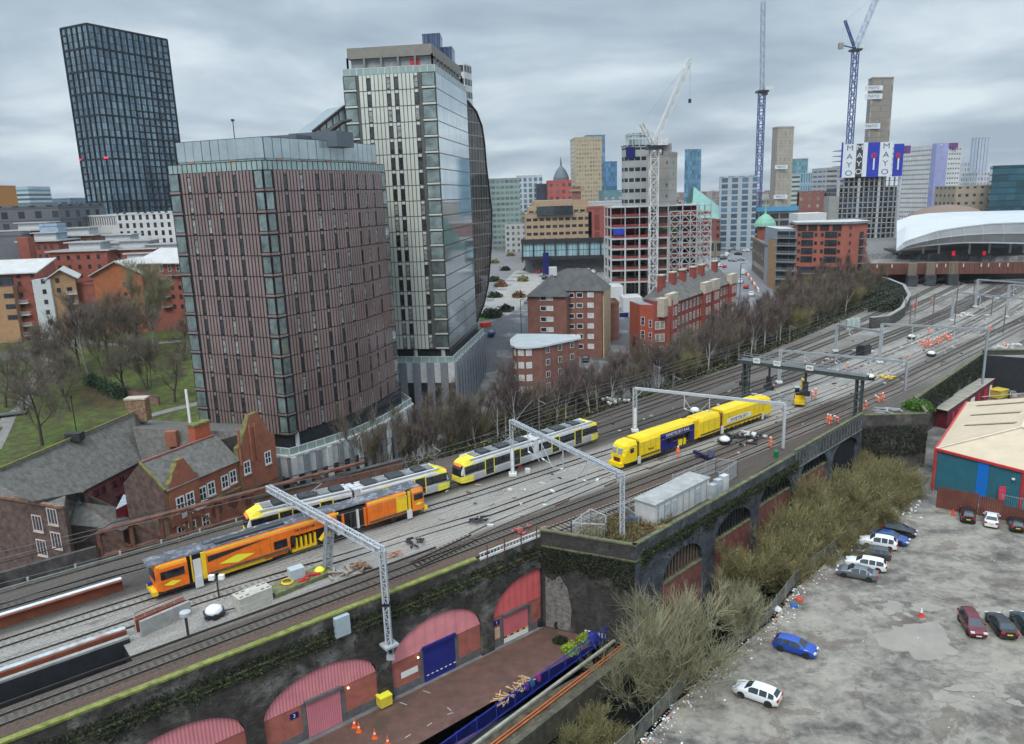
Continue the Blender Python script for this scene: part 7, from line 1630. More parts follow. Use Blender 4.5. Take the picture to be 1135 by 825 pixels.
def tram(label,s0,L_,dest):
 root=thing('tram',label,'tram','yellow ended trams on the north track');h=L_/2
 for k,sgn in enumerate((-1,1)):
  sc0=s0+h/2+k*h;o=off_TR(sc0);o2=off_TR(sc0+5);p=D(sc0,o);a=heading(sc0)+math.atan2(o2-o,5)
  M_=Matrix.Translation((p.x,p.y,RZ))@Matrix.Rotation(a,4,'Z')
  sec=bpy.data.objects.new('car_section',None);COL.objects.link(sec);sec.parent=root;sec.matrix_local=M_
  e=h/2-.45;f=sgn
  q=MB();X=lambda v:v*f
  body=[(X(-e),ringp(2.65,.35,3.35)),(X(e-2.6),ringp(2.65,.35,3.35)),(X(e-1.9),ringp(2.62,.35,3.3)),(X(e-.4),ringp(2.35,.4,2.9)),(X(e),ringp(2.0,.5,2.0,1.7))]
  if f<0:body=body[::-1]
  hull(q,body,tw_white);q.build('body',None,sec)
  q=MB()
  for sy in(-1,1):q.box((X(-1.2),sy*1.34,2.05),(h-3.6,.04,1.15),tgl);q.box((X(e-1.55),sy*1.335,2.05),(2.2,.05,1.1),tgl)
  q.build('side_windows',None,sec)
  q=MB()
  for sy in(-1,1):q.box((X(-.6),sy*1.335,.85),(h-3.2,.05,.75),tgrey)
  q.build('lower_panels',None,sec)
  q=MB();cab=[(X(e-.3),[(-1.16,1.25),(1.16,1.25),(1.0,2.75),(-1.0,2.75)]),(X(e+.06),[(-1.0,1.2),(1.0,1.2),(.85,2.25),(-.85,2.25)])]
  if f<0:cab=cab[::-1]
  hull(q,cab,tgl);q.build('windscreen',None,sec)
  q=MB();cab=[(X(e-1.9),ringp(2.74,.33,1.22,2.74,.05)),(X(e-.35),ringp(2.44,.33,1.22,2.44,.05)),(X(e+.12),ringp(2.06,.38,1.15,2.06,.05))]
  if f<0:cab=cab[::-1]
  hull(q,cab,ty);q.build('cab_skirt',None,sec)
  q=MB();cab=[(X(e-2.7),[(-1.34,2.75),(1.34,2.75),(1.12,3.42),(-1.12,3.42)]),(X(e-1.5),[(-1.33,2.7),(1.33,2.7),(1.08,3.4),(-1.08,3.4)]),(X(e-.35),[(-1.2,2.6),(1.2,2.6),(1.0,2.95),(-1.0,2.95)])]
  if f<0:cab=cab[::-1]
  hull(q,cab,ty);q.build('cab_roof',None,sec)
  q=MB();q.box((X(e-.25),0,2.72),(.3,1.5,.28),mat('amber_display',(.5,.12,.02),emit=((1,.25,.03),.7),var=0));q.build('destination_display',None,sec)
  for dx in(-3.1,1.9):
   for sy in(-1,1):
    d_=MB();d_.box((X(dx),sy*1.36,1.7),(1.5,.05,2.2),tgl)
    for ex in(-.8,.8):d_.box((X(dx)+ex,sy*1.375,1.7),(.13,.06,2.3),ty)
    d_.box((X(dx),sy*1.375,2.85),(1.7,.06,.12),ty)
    d_.build('door',None,sec)
  r=MB();xs=-e+.8
  for i,(w_,mm,hh)in enumerate([(1.6,troof,.4),(1.3,troof2,.35),(2.1,troof,.45),(1.2,troof2,.3),(1.5,troof,.4),(1.0,troof2,.25)]):r.box((X(xs+w_/2),0,3.35+hh/2),(w_,1.75,hh),mm);xs+=w_+.25
  for sy in(-1,1):r.box((X(-.7),sy*1.12,3.42),(h-2.6,.3,.16),tw_white)
  r.build('roof_equipment',None,sec)
  bogie(sec,X(e-3.1));bogie(sec,X(-e+1.0),1)
 p=D(s0+h,off_TR(s0+h));a=heading(s0+h);q=MB();M_=Matrix.Rotation(a,4,'Z');ax=(M_@UX,M_@UY,UZ)
 for dx in(-.42,.42):q.box(Vector((p.x,p.y,RZ+1.85))+ax[0]*dx,(.5,2.45,2.8),troof,ax=ax)
 q.box((p.x,p.y,RZ+1.9),(.7,2.6,3.0),tw_white,ax=ax);q.build('articulation',None,root)
 q=MB();b=D(s0+h*.62,off_TR(s0+h*.62),RZ+3.9);d2=D2(s0,0)[1];dv=Vector((d2.x,d2.y,0));q.beam(b,b+dv*1.6+Vector((0,0,.7)),.08,.08,galv);q.beam(b+dv*1.6+Vector((0,0,.7)),b+dv*.1+Vector((0,0,1.15)),.06,.06,galv);q.build('pantograph',None,root)
tram('white tram with yellow ends partly hidden behind the orange machine',26.2,27.4,'x')
tram('white tram with yellow ends and lit display in front of the bushes, the farther one',54.6,28.6,'x')
og=mat('machine_orange',(.82,.17,.015),rough=.4,var=.14,scale=.9,stain=.45,stain_col=(.35,.09,.02),sscale=.8);og2=mat('machine_orange_light',(.85,.24,.02),rough=.4,var=.06);yl=mat('machine_yellow',(.85,.55,.02),rough=.4,var=.08);dia=mat('diamond_yellow',(.85,.80,.05),rough=.4,var=.03)
sootroof=mat('sooty_roof',(.10,.11,.13),rough=.7,var=.35,scale=1.2,stain=.9,stain_col=(.42,.41,.43),sscale=.9);cavity=mat('machine_cavity',(.02,.018,.016),rough=.7,var=.4);wht=mat('step_white',(.62,.62,.62),rough=.5,var=.08)
s0,s1,oo=14.6,46.2,12.3;ot=vehicle('track_tamping_machine','long orange track machine with sooty roof and yellow diamond emblems',(s0+s1)/2,oo,'track machine');HL=(s1-s0)/2
X=lambda s:s-(s0+s1)/2;W_=2.8
q=MB();hull(q,[(-HL,[(-1.25,.95),(1.25,.95),(1.2,2.4),(.95,3.62),(-.95,3.62),(-1.2,2.4)]),(-HL+.5,ringp(W_,.85,3.75,2.3,.3)),(X(17.7),ringp(W_,.85,3.75,2.3,.3))],og);q.build('front_cab',None,ot)
q=MB();hull(q,[(X(19.5),ringp(W_,1.0,3.75,2.3,.3)),(X(28.6),ringp(W_,1.0,3.75,2.3,.3))],og);hull(q,[(X(28.6),ringp(W_,2.45,3.75,2.3,.3)),(X(34.3),ringp(W_,2.45,3.75,2.3,.3))],og);q.build('main_body',None,ot)
q=MB();hull(q,[(X(38.3),ringp(W_,.95,3.75,2.3,.3)),(X(43.6),ringp(W_,.95,3.75,2.3,.3))],og);q.build('engine_housing',None,ot)
q=MB();hull(q,[(X(44.4),ringp(W_,.85,3.75,2.3,.3)),(HL-.4,ringp(W_,.85,3.7,2.3,.3)),(HL,[(-1.25,.95),(1.25,.95),(1.2,2.4),(1.0,3.5),(-1.0,3.5),(-1.2,2.4)])],og2);q.build('rear_cab',None,ot)
def cores(par,L_,nm='machinery_core'):
 for c,sz,m_ in L_:q=MB();q.box(c,sz,m_);q.build(nm,None,par)
cores(ot,[((X(18.6),0,2.2),(2.0,1.9,2.7),cavity),((X(44),0,2.3),(1.0,2.0,2.8),cavity),((X(31.4),0,1.7),(5.6,1.5,1.6),cavity),((X(36.4),0,2.2),(4.0,1.9,2.4),cavity)])
q=MB();q.box((X(24.2),0,3.80),(20.4,2.25,.12),sootroof);q.box((X(24.6),-.35,3.98),(7.5,.9,.28),mat('roof_duct',(.05,.055,.06),rough=.6,var=.2));q.box((X(23.9),.35,3.95),(8,.7,.2),sootroof);q.build('roof',None,ot)
q=MB();q.box((X(42.0),0,3.80),(7.6,2.3,.12),sootroof);q.box((X(36.3),0,3.75),(4.0,2.0,.15),sootroof);q.build('rear_roof',None,ot)
for sy in(-1,1):
 q=MB();q.box((X(27.0),sy*1.27,3.5),(15.2,.12,.2),yl);q.box((X(41),sy*1.27,3.5),(5.3,.12,.2),yl);q.box((X(16.2),sy*1.27,3.5),(2.9,.12,.2),yl);q.build('yellow_stripe',None,ot)
 q=MB();q.face([(X(19.7),sy*1.415,3.15),(X(26.3),sy*1.415,3.15),(X(24.0),sy*1.415,2.95),(X(19.7),sy*1.415,2.5)][::sy],blk);q.build('black_flash',None,ot)
 q=MB();q.face([(X(22.7)-1.9,sy*1.42,1.95),(X(22.7),sy*1.42,1.5),(X(22.7)+1.9,sy*1.42,1.95),(X(22.7),sy*1.42,2.4)],dia);q.face([(X(16.1)-.9,sy*1.42,1.5),(X(16.1),sy*1.42,1.22),(X(16.1)+.9,sy*1.42,1.5),(X(16.1),sy*1.42,1.78)],dia);q.face([(X(45.3)-.6,sy*1.42,1.7),(X(45.3),sy*1.42,1.5),(X(45.3)+.6,sy*1.42,1.7),(X(45.3),sy*1.42,1.9)],dia);q.build('diamond_emblem',None,ot)
 q=MB();q.box((X(16.2),sy*1.40,2.5),(2.3,.06,.85),tgl);q.box((X(45.3),sy*1.40,2.65),(1.3,.06,.85),tgl);q.build('cab_side_window',None,ot)
 q=MB();q.box((X(27.5),sy*1.405,2.0),(1.5,.05,.95),tgl);q.box((X(28.9),sy*1.41,2.05),(.5,.06,1.0),tgl);q.build('operator_window',None,ot)
 q=MB();q.box((X(18.1),sy*1.36,2.3),(.12,.1,2.9),yl);q.box((X(19.3),sy*1.36,2.3),(.45,.16,2.9),yl);q.box((X(18.65),sy*1.3,2.1),(.8,.06,2.2),wht);q.box((X(44.0),sy*1.36,2.3),(.35,.12,2.7),yl);q.box((X(42.9),sy*1.425,2.3),(1.5,.04,1.9),yl);q.build('door_frame',None,ot)
 q=MB();q.box((X(18.6),sy*1.45,.75),(.8,.1,1.2),wht);q.box((X(43.9),sy*1.45,.7),(.7,.1,1.1),wht);q.build('steps',None,ot)
 text('DR 73120 NR','vehicle_number',.42,blk,ot,face_mtx((X(30.4),sy*1.43,3.0),(-sy,0,0)))
q=MB()
for i in range(5):q.box((X(29.4+i*.55),0,1.35),(.2,2.5,1.4),yl)
q.tube([(X(32.2),-1.2,.9),(X(32.8),-1.25,1.6),(X(33.6),-1.2,1.0)],.28,yl,8);q.tube([(X(32.2),1.2,.9),(X(32.8),1.25,1.6),(X(33.6),1.2,1.0)],.28,yl,8);q.box((X(30.3),0,.6),(3.0,2.3,.3),yl)
q.build('tamping_unit',None,ot)
q=MB();q.box((X(23.6),0,.72),(5.8,2.4,.35),yl);q.box((X(21.7),0,.55),(2.2,1.9,.5),cavity);q.box((X(27),0,.8),(2.6,2.5,.2),og);q.build('underframe_tanks',None,ot)
q=MB()
for i in range(4):q.box((X(35.2+i*.95),0,2.0),(.25,2.4,2.3),[og,tgl,wht,og][i])
q.box((X(34.7),0,1.4),(.7,2.5,1.2),wht);q.build('pipework',None,ot)
q=MB();q.box((-HL-.03,0,2.5),(.06,2.1,1.0),tgl);q.build('front_windscreen',None,ot);q=MB();q.box((HL+.03,0,2.7),(.06,2.1,.8),tgl);q.build('rear_windscreen',None,ot)
q=MB();q.box((-HL-.2,0,.75),(.5,2.5,.45),yl);q.box((HL+.2,0,.7),(.5,2.5,.5),yl);q.box((-HL-.25,.7,1.2),(.4,.3,.4),mat('blue_tank',(.02,.06,.3)));q.build('buffer_beam',None,ot)
for x_,w_ in((X(17.2),2),(X(26.3),2),(X(34.2),2),(X(43),2)):bogie(ot,x_,w_)
yy=mat('works_yellow',(.88,.62,.01),rough=.35,var=.08,scale=.7,stain=.3,stain_col=(.5,.30,.01),sscale=.9);navy2=mat('works_navy',(.015,.012,.14),rough=.4,var=.08);yd_=mat('works_yellow_shade',(.80,.52,.01),rough=.45,var=.08)
s0,s1=75.6,112.8;oo=6.3;yt=vehicle('yellow_track_machine','long bright yellow track machine with a navy middle panel',(s0+s1)/2,5.95,'track machine');yt.rotation_euler.z+=-.012;HL=(s1-s0)/2;X=lambda s:s-(s0+s1)/2
q=MB();hull(q,[(-HL,[(-1.15,.95),(1.15,.95),(1.2,1.9),(.9,2.5),(-.9,2.5),(-1.2,1.9)]),(-HL+.35,[(-1.3,.85),(1.3,.85),(1.32,2.1),(1.0,3.35),(-1.0,3.35),(-1.32,2.1)]),(-HL+1.1,ringp(2.8,.85,3.7,2.2,.32)),(X(78.3),ringp(2.8,.85,3.75,2.2,.32))],yy);q.build('front_cab',None,yt)
q=MB();hull(q,[(X(78.9),ringp(2.8,.9,3.8,2.2,.35)),(X(83.4),ringp(2.8,.9,3.85,2.2,.35))],yy);hull(q,[(X(83.4),ringp(2.8,2.7,3.85,2.2,.35)),(X(91.3),ringp(2.8,2.7,3.85,2.2,.35))],yy);hull(q,[(X(92.8),ringp(2.8,.9,3.85,2.2,.35)),(X(98.0),ringp(2.8,.9,3.85,2.2,.35))],yy);q.build('main_body',None,yt)
q=MB();hull(q,[(X(99.0),ringp(2.8,.9,3.9,2.2,.35)),(X(110),ringp(2.8,.9,3.9,2.2,.35))],yy);q.build('rear_body',None,yt);q=MB();hull(q,[(X(110.3),ringp(2.8,.85,3.7,2.2,.35)),(HL-.5,ringp(2.8,.85,3.6,2.2,.35)),(HL,ringp(2.4,1.0,3.0,1.8,.3))],yy);q.build('rear_cab',None,yt)
cores(yt,[((X(78.6),0,2.1),(.7,2.3,2.6),cavity),((X(92),0,2.2),(1.7,2.1,3.0),yd_),((X(98.5),0,2.1),(1.1,2.2,2.8),mat('rust_gap',(.2,.07,.03))),((X(87.4),0,1.9),(7.6,1.7,1.9),cavity),((X(110.1),0,2.0),(.4,2.3,2.6),cavity)])
for sy in(-1,1):
 q=MB();q.box((X(87.4),sy*1.40,3.0),(8.0,.08,1.0),navy2);q.box((X(84.1),sy*1.40,1.9),(1.3,.08,2.0),navy2);q.box((X(90.9),sy*1.40,1.9),(1.0,.08,2.0),navy2);q.box((X(86.0),sy*1.38,1.3),(3.0,.06,.9),navy2);q.build('navy_panel',None,yt)
 text('SWIETELSKY RAIL','panel_lettering',.62,signw,yt,face_mtx((X(87.4),sy*1.46,3.02),(-sy,0,0)),sx=1.15)
 text('09-4X','body_lettering',.5,blk,yt,face_mtx((X(81.3),sy*1.42,1.9),(-sy,0,0)))
 q=MB();q.box((X(103.2),sy*1.41,2.0),(6.6,.05,.75),signw);q.build('white_logo_strip',None,yt);text('SWIETELSKY','strip_lettering',.8,navy2,yt,face_mtx((X(103.2),sy*1.45,2.0),(-sy,0,0)),sx=1.1)
 q=MB();q.box((X(104),sy*1.0,3.62),(3.2,.25,.3),mat('grille_mustard',(.30,.2,.01),rough=.7));q.box((X(107.6),sy*.95,3.68),(.9,.25,.25),mat('grille_mustard',(.3,.2,.01)));q.build('roof_grille',None,yt)  # dark mustard boxes for the roof grilles
 q=MB();q.box((X(78.7),sy*1.44,.8),(.6,.1,1.1),wht);q.box((X(98.6),sy*1.44,.9),(.7,.1,1.3),wht);q.box((X(110.0),sy*1.44,.8),(.5,.1,1.2),wht);q.build('steps',None,yt)
 q=MB();q.box((X(77.2),sy*1.37,2.55),(.8,.08,.7),tgl);q.build('cab_side_window',None,yt)
q=MB()
for sy in(-.55,.55):q.box((-HL+.12,sy,2.62),(.3,.8,.85),mat('windscreen_pale',(.30,.36,.38),rough=.08,var=.2))
q.build('windscreen',None,yt)
q=MB();q.box((-HL-.2,0,.7),(.7,2.3,.6),yy);q.box((-HL-.05,0,1.35),(.2,1.1,.5),mat('maroon_grille',(.08,.02,.02)));q.box((HL+.1,0,.8),(.6,2.2,.6),yy);q.build('buffer_beam',None,yt)
q=MB();q.box((X(88.3),0,1.1),(2.6,2.5,.9),yy)
for i in range(5):q.tube([(X(84.6+i*1.4),-1.2,.6),(X(84.8+i*1.4),-1.2,2.2)],.12,dark_fr,6);q.tube([(X(84.6+i*1.4),1.2,.6),(X(84.8+i*1.4),1.2,2.2)],.12,dark_fr,6)
q.build('tamping_unit',None,yt)
q=MB()
for i in range(9):q.box((X(99.5+i*1.2),0,.8),(.7,2.6,.3),yd_)
q.box((X(81.5),0,.8),(4.5,2.5,.3),yd_);q.build('underframe',None,yt)
for x_ in(X(80.5),X(95.5),X(101.5),X(108.5)):bogie(yt,x_,2)
seam=mat('panel_seam',(.30,.17,.02),rough=.7,var=.3)
for par,xs_,zz in((yt,[79.8,81.2,82.4,93.8,95.1,96.6,100.4,107.6,108.9],(1.0,3.3)),(ot,[20.6,22,25.2,26.4,39.6,41,42.2],(1.1,3.2))):
 q=MB();s00,s11=(75.6,112.8)if par is yt else(14.6,46.2)
 for s_ in xs_:
  for sy in(-1,1):q.box((s_-(s00+s11)/2,sy*1.402,sum(zz)/2),(.05,.012,zz[1]-zz[0]),seam)
 for sy in(-1,1):
  for a_,b_2 in(((79,83.3),(93,97.9),(99.1,109.9))if par is yt else((19.6,28.5),(38.4,43.5))):q.box(((a_+b_2)/2-(s00+s11)/2,sy*1.404,1.18),(b_2-a_,.012,.3),mat('road_grime',(.12,.085,.05),rough=.9,var=.4,scale=3));
 q.build('panel_seams',None,par)
rc=random.Random(17);cl=MB();plas=mat('black_plastic',(.03,.03,.035),rough=.5,var=.2);wpl=mat('white_sheet',(.60,.60,.58),rough=.6,var=.15);cm_=[wpl,mat('clutter_grey',(.3,.3,.29)),plas,mat('clutter_tan',(.35,.28,.2)),oldw_ if False else mat('clutter_brown',(.16,.1,.07))]
for i in range(300):
 s_=rc.choice([rc.uniform(50,190),rc.uniform(150,320)]);o_=rc.choice([rc.uniform(1.2,13.5),rc.uniform(13,24),rc.uniform(-3,10)])
 if 75<s_<113 and 4.3<o_<8:continue
 p=D(s_,o_,BZ+.12);k=rc.choice([0,0,1,1,2,3,4]);cl.box(p,(rc.uniform(.15,.9),rc.uniform(.1,.4),rc.uniform(.08,.3)),cm_[k],rz=rc.uniform(0,3))
stuff(cl.build('trackside_debris'))
for i in range(9):s_=60+i*3.1;q=MB();q.beam(D(s_,1.9+i*.12,BZ+.1),D(s_+2.6,2.2+i*.12,BZ+.1),.3,.08,mat('wet_timber',(.12,.09,.07)));struct(q.build('ballast_board'))if i%3==0 else None
# ==== LINESIDE THINGS
def onbed(px,py,z=BZ):return G(px,py,z)
lt=None
def light_tower(label,px,py,rz=0.0,masted=False):
 p=onbed(px,py);t=thing('lighting_trailer',label,'trailer','white lighting trailers',(p.x,p.y,BZ),rz)
 q=MB();q.lathe((0,0,.55),[(.78,0),(.82,.2),(.7,.45),(.42,.62),(.08,.7)],mat('dome_white',(.74,.75,.75),rough=.35,var=.05),16);q.build('white_hood',None,t)
 q=MB();q.box((0,0,.45),(1.9,1.3,.3),dark_fr);q.beam((.9,0,.4),(1.9,0,.35),.1,.1,dark_fr);q.build('chassis',None,t)
 for sy in(-1,1):q=MB();q.lathe((0,sy*.75,.32),[(.1,-.09),(.32,-.08),(.32,.08),(.1,.1)],blk,12,ax=(UX,UZ,UY*sy));q.build('wheel',None,t)
 return t
light_tower('white domed lighting trailer on the pale ballast between the slab wall and concrete blocks',238,684,.5)
light_tower('white domed lighting trailer beside the far half of the yellow machine',803,492,.6);light_tower('white domed lighting trailer right of the dark signal gantry',964,421,.5);light_tower('white domed lighting trailer in front of the far workers',1032,395,.5);light_tower('white domed lighting trailer on the ballast left of the far workers',1010,376,.4)
light_tower('white domed unit behind the yellow machine roof',770,459,.5)
t=thing('work_lamp_mast','black post with two white floodlights near the orange machine','lamp');p=onbed(243,663);q=MB();q.beam((p.x,p.y,BZ),(p.x,p.y,BZ+2.2),.14,.14,dark_fr);q.build('post',None,t)
for sg_ in(-.5,.5):q=MB();q.box((p.x+sg_,p.y,BZ+2.3),(.55,.4,.5),signw);q.build('floodlight',None,t)
t=thing('signal_post','short dark post with round head beside the concrete trough wall','signal');p=onbed(209,706);q=MB();q.beam((p.x,p.y,BZ),(p.x,p.y,BZ+2.2),.18,.18,dark_fr);q.lathe((p.x,p.y,BZ+2.2),[(.5,0),(.5,.35),(.1,.4)],gsteel,12);q.build('post',None,t)
blkc=mat('pale_concrete',(.46,.445,.39),rough=.8,var=.12,scale=1.2,stain=.4,stain_col=(.22,.16,.10),sscale=1.1)
def slab(name,label,pa,pb,w,h,m,cat,holes=False,z=BZ):
 a=onbed(*pa);b=onbed(*pb);q=MB();d=(b-a).normalized();n=Vector((-d.y,d.x,0));c=(a+b)/2+n*(w/2);q.box((c.x,c.y,z+h/2),((b-a).length,w,h),m,rz=math.atan2(d.y,d.x));o=q.build(name);tag(o,label,cat)
 if holes:
  h_=MB()
  for f in(.12,.3,.75,.92):
   for sd in(-.3,.3):pp_=a.lerp(b,f)+n*(w/2+sd*w);h_.box((pp_.x,pp_.y,z+h+.01),(.35,.22,.04),mat('hole_brown',(.2,.12,.07)),rz=math.atan2(d.y,d.x))
  e_=h_.build('lifting_holes',None,o)
 return o,a,b,d,n
slab('concrete_block','pair of stacked pale concrete blocks with lifting holes, lower course',(267,681),(303,666),1.7,.75,blkc,'concrete block',False);slab('concrete_block','upper pale concrete block with brown lifting holes on its top',(266.6,680.6),(303.3,665.6),1.65,.7,blkc,'concrete block',True,z=BZ+.78)
o,a,b,d,n=slab('concrete_trough_wall','low grey concrete wall with steel rails left of the lighting trailer',(158,706),(213,682),.35,1.5,conc,'wall')
q=MB()
for h_ in(1.5,1.9):q.beam(a+n*1.3+Vector((0,0,h_)),b+n*1.3+Vector((0,0,h_)),.07,.07,rust2)
for i in range(6):p=a.lerp(b,i/5)+n*1.3;q.beam(p,p+Vector((0,0,1.9)),.07,.07,galv_l)
q.build('guard_rails',None,o)
q=MB();q.beam(a+n*1.3+Vector((0,0,.7)),b+n*1.3+Vector((0,0,.7)),.5,1.2,rust2);q.build('rusty_beam',None,o)
o,a,b,d,n=slab('mossy_platform_block','mossy stone platform holding the middle portal post and yellow bags',(306,664),(371,637),2.3,.5,mat('mossy_stone',(.15,.155,.075),rough=.9,var=.4,scale=1.5),'platform')
p=a.lerp(b,.48)+n*1.6;q=MB();q.box((p.x,p.y,BZ+1.1),(1.5,1.1,1.1),mat('pale_blue_generator',(.42,.47,.50),rough=.5,var=.1),rz=heading(25));tag(q.build('generator'),'pale blue grey generator box on the mossy platform','generator')
q=MB();c=a.lerp(b,.30)+n*1.3
for k in range(3):q.tube([(c.x+.62*math.cos(t_*.5236)*(1-.06*k),c.y+.62*math.sin(t_*.5236)*(1-.06*k),BZ+.6+.06*k)for t_ in range(13)],.045,yl,5)
tag(q.build('yellow_cable_coil'),'coil of yellow cable lying on the mossy platform','cable')
c=a.lerp(b,.82)+n*.9;q=MB();q.lathe((c.x,c.y,BZ+.5),[(.5,0),(.55,.25),(.3,.5),(.05,.55)],dia,10);tag(q.build('yellow_bag'),'bright yellow bag at the foot of the middle portal post','bag')
q=MB();rr_=random.Random(4)
for i in range(7):c=a.lerp(b,.45+.05*i)+n*rr_.uniform(.3,.9);q.box((c.x,c.y,BZ+.6),(.45,.3,.25),mat('red_bag',(.5,.04,.03)),rz=rr_.random()*3)
tag(q.build('red_cable_bundle'),'red bundle of bags along the mossy platform edge','bags')
p=P1(27.0,7.6,.3);q=MB();q.box((p.x,p.y,7.6),(1.5,.5,2.0),mat('pale_blue_box',(.36,.43,.47),rough=.5,var=.1),rz=heading(27));tag(q.build('trackside_switch_box'),'pale blue box hung on the outer face of the viaduct parapet','box')
rr_=random.Random(9)
def pile(label,px,py,n,m,name='timber_pile',L_=1.8,w=.2,spread=1.4):
 p=onbed(px,py);q=MB()
 for i in range(n):a=rr_.uniform(0,3.1);c=Vector((p.x+rr_.gauss(0,spread*.5),p.y+rr_.gauss(0,spread*.4),BZ+.1+rr_.random()*.4));dv=Vector((math.cos(a),math.sin(a),rr_.uniform(-.12,.12)))*L_*rr_.uniform(.3,.6);q.beam(c-dv,c+dv,w,w*.7,m)
 tag(q.build(name),label,'pile');return q
oldw=mat('old_wood',(.23,.14,.09),rough=.85,var=.35);plas=mat('black_plastic',(.03,.03,.035),rough=.5,var=.2);wpl=mat('white_sheet',(.60,.60,.58),rough=.6,var=.15)
pile('heap of broken brown timbers beside the orange machine cab end',395,632,12,oldw);pile('scatter of pale stone and timber near the mossy platform',377,637,9,mat('pale_rubble',(.35,.3,.25)));pile('black and brown junk in a tray on the ballast',461,603,10,plas,'junk_heap',1.2);pile('dark machinery parts with a yellow handle on the ballast',527,580,10,plas,'junk_heap',1.3)
pile('line of broken orange timbers by the south main line',437,617,6,mat('orange_wood',(.4,.2,.13)),L_=1.6,w=.12,spread=.7);pile('red and white rubble bags in the old siding',577,590,9,mat('pink_rubble',(.42,.1,.1)),'rubble_heap',.7)
pile('black sheeting and white bags right of the lighting trailer by the yellow machine',825,487,14,plas,'sheet_pile',1.5,.4,2.4);pile('white bags right of the lighting trailer by the yellow machine',835,484,10,wpl,'bag_pile',.8,.4,2.2)
pile('dark blue tarpaulin roll beside the yellow machine',779,507,5,mat('navy_tarp',(.02,.02,.07),rough=.5),'tarpaulin',3.0,.5,1.0);pile('white bag pile behind the excavator',845,440,8,wpl,'bag_pile',.8,.4,2);pile('orange and yellow cones and boards beside the far trailer',981,419,14,yl,'equipment_pile',1.2,.2,2.2);pile('white cable drums and sheeting near the far portal leg',960,390,12,wpl,'sheet_pile',1.2,.5,2.6)
pile('white sheets on the ballast beyond the far workers',1070,350,10,wpl,'sheet_pile',1.6,.5,4);pile('white boxes scattered on the far sidings',1105,330,10,wpl,'sheet_pile',1.8,.6,5);pile('pale rubble sacks on the deck by the viaduct end wall',1115,385,14,wpl,'bag_pile',1.0,.5,4);pile('grey pipes and white bags at the wing wall corner',985,457,16,mat('grey_pipe',(.35,.36,.36)),'pipe_pile',1.8,.2,2.6);pile('white sacks beside the thick brambles behind the trams',677,446,12,wpl,'bag_pile',.6,.5,2.4)
pile('white sacks lying below the curved black wall',975,322,14,wpl,'bag_pile',1.0,.7,6)
cab=thing('trackside_cabin','long pale concrete relay cabin with grey roof on the widened viaduct','cabin')
ca,cb=G(711,587,BZ),G(786,555,BZ);
ca=D(61.0,-9.7,BZ);cbv=D2(61,0)[1]
A0=G(725.5,585,BZ);A1=G(785.5,552.5,BZ);dd_=(A1-A0).normalized();nn_=Vector((-dd_.y,dd_.x,0));hC=2.7;LLc=(A1-A0).length
pw_=mat('cabin_panel',(.55,.555,.54),rough=.7,var=.08,stain=.3,stain_col=(.36,.35,.32),sscale=.8)
q=MB();q.prism(ccw([A0,A1,A1+nn_*2.9,A0+nn_*2.9]),BZ,BZ+hC,pw_);q.build('walls',None,cab);q=MB();c_=(A0+A1)/2+nn_*1.45;q.box((c_.x,c_.y,BZ+hC+.1),(LLc+.25,3.15,.2),mat('cabin_roof',(.34,.345,.33),rough=.85,var=.2,scale=.8),rz=math.atan2(dd_.y,dd_.x));q.build('roof',None,cab)
q=MB()
for i in range(9):p=A0+dd_*(LLc*(i+.5)/9)-nn_*.04;q.box((p.x,p.y,BZ+1.3),(.08,.06,2.4),galv,rz=math.atan2(dd_.y,dd_.x))
q.build('panel_joints',None,cab)
q=MB()
for i in(1,2,5):p=A0+dd_*(LLc*(i+.5)/7)-nn_*.06;q.box((p.x,p.y,BZ+1.15),(.95,.07,2.1),mat('cabin_door_grey',(.42,.45,.47),rough=.5),rz=math.atan2(dd_.y,dd_.x))
q.build('doors',None,cab)
for i,(px,py,w_,h_)in enumerate([(789,553,.9,2.0),(795,549,.9,2.2),(802,545,1.1,2.3)]):p=G(px,py,BZ);q=MB();q.box((p.x,p.y,BZ+h_/2),(w_,.8,h_),podw if i==2 else mat('cabinet_grey',(.42,.45,.48),rough=.5),rz=heading(70));tag(q.build('equipment_cabinet'),['slim grey cabinet next to the long relay cabin','second slim grey cabinet from the long relay cabin','taller cream cabinet at the end of the relay cabin row'][i],'cabinet')
def fence(name,label,pts,h,m,z=BZ,pitch=2.0,bars=True,group=None,barw=.05,bp=.16):
 t=thing(name,label,'fence',group);q=MB();b_=MB()
 for a,b in zip(pts[:-1],pts[1:]):
  a,b=Vector(a),Vector(b);L_=(b-a).length;k=max(1,int(L_/pitch))
  for i in range(k+1):p=a.lerp(b,i/k);q.beam((p.x,p.y,z),(p.x,p.y,z+h+.1),.08,.08,m)
  for hh in(.25,h-.15):q.beam((a.x,a.y,z+hh),(b.x,b.y,z+hh),.06,.06,m)
  if bars:
   k=int(L_/bp)
   for i in range(k):p=a.lerp(b,(i+.5)/k);b_.beam((p.x,p.y,z+.05),(p.x,p.y,z+h),barw,.02,m)
 q.build('frame',None,t)
 if bars:b_.build('bars',None,t)
 return t
pal_=mat('palisade_galvanised',(.42,.45,.47),rough=.5,metal=.2,var=.1)
e0=[G(*p,BZ)for p in[(769,516),(796,505),(826,520),(806,530)]]
fence('palisade_fence','galvanised palisade compound at the far end of the relay cabin',[D(74.5,-5,0),D(84,-4.8,0),D(85,-7.6,0),D(79.5,-8.6,0)],2.3,pal_)
fence('handrail_fence','low grey handrail between the track and the long relay cabin',[D(60,-5.1,0),D(74.5,-5.0,0)],1.2,pal_,bars=False)
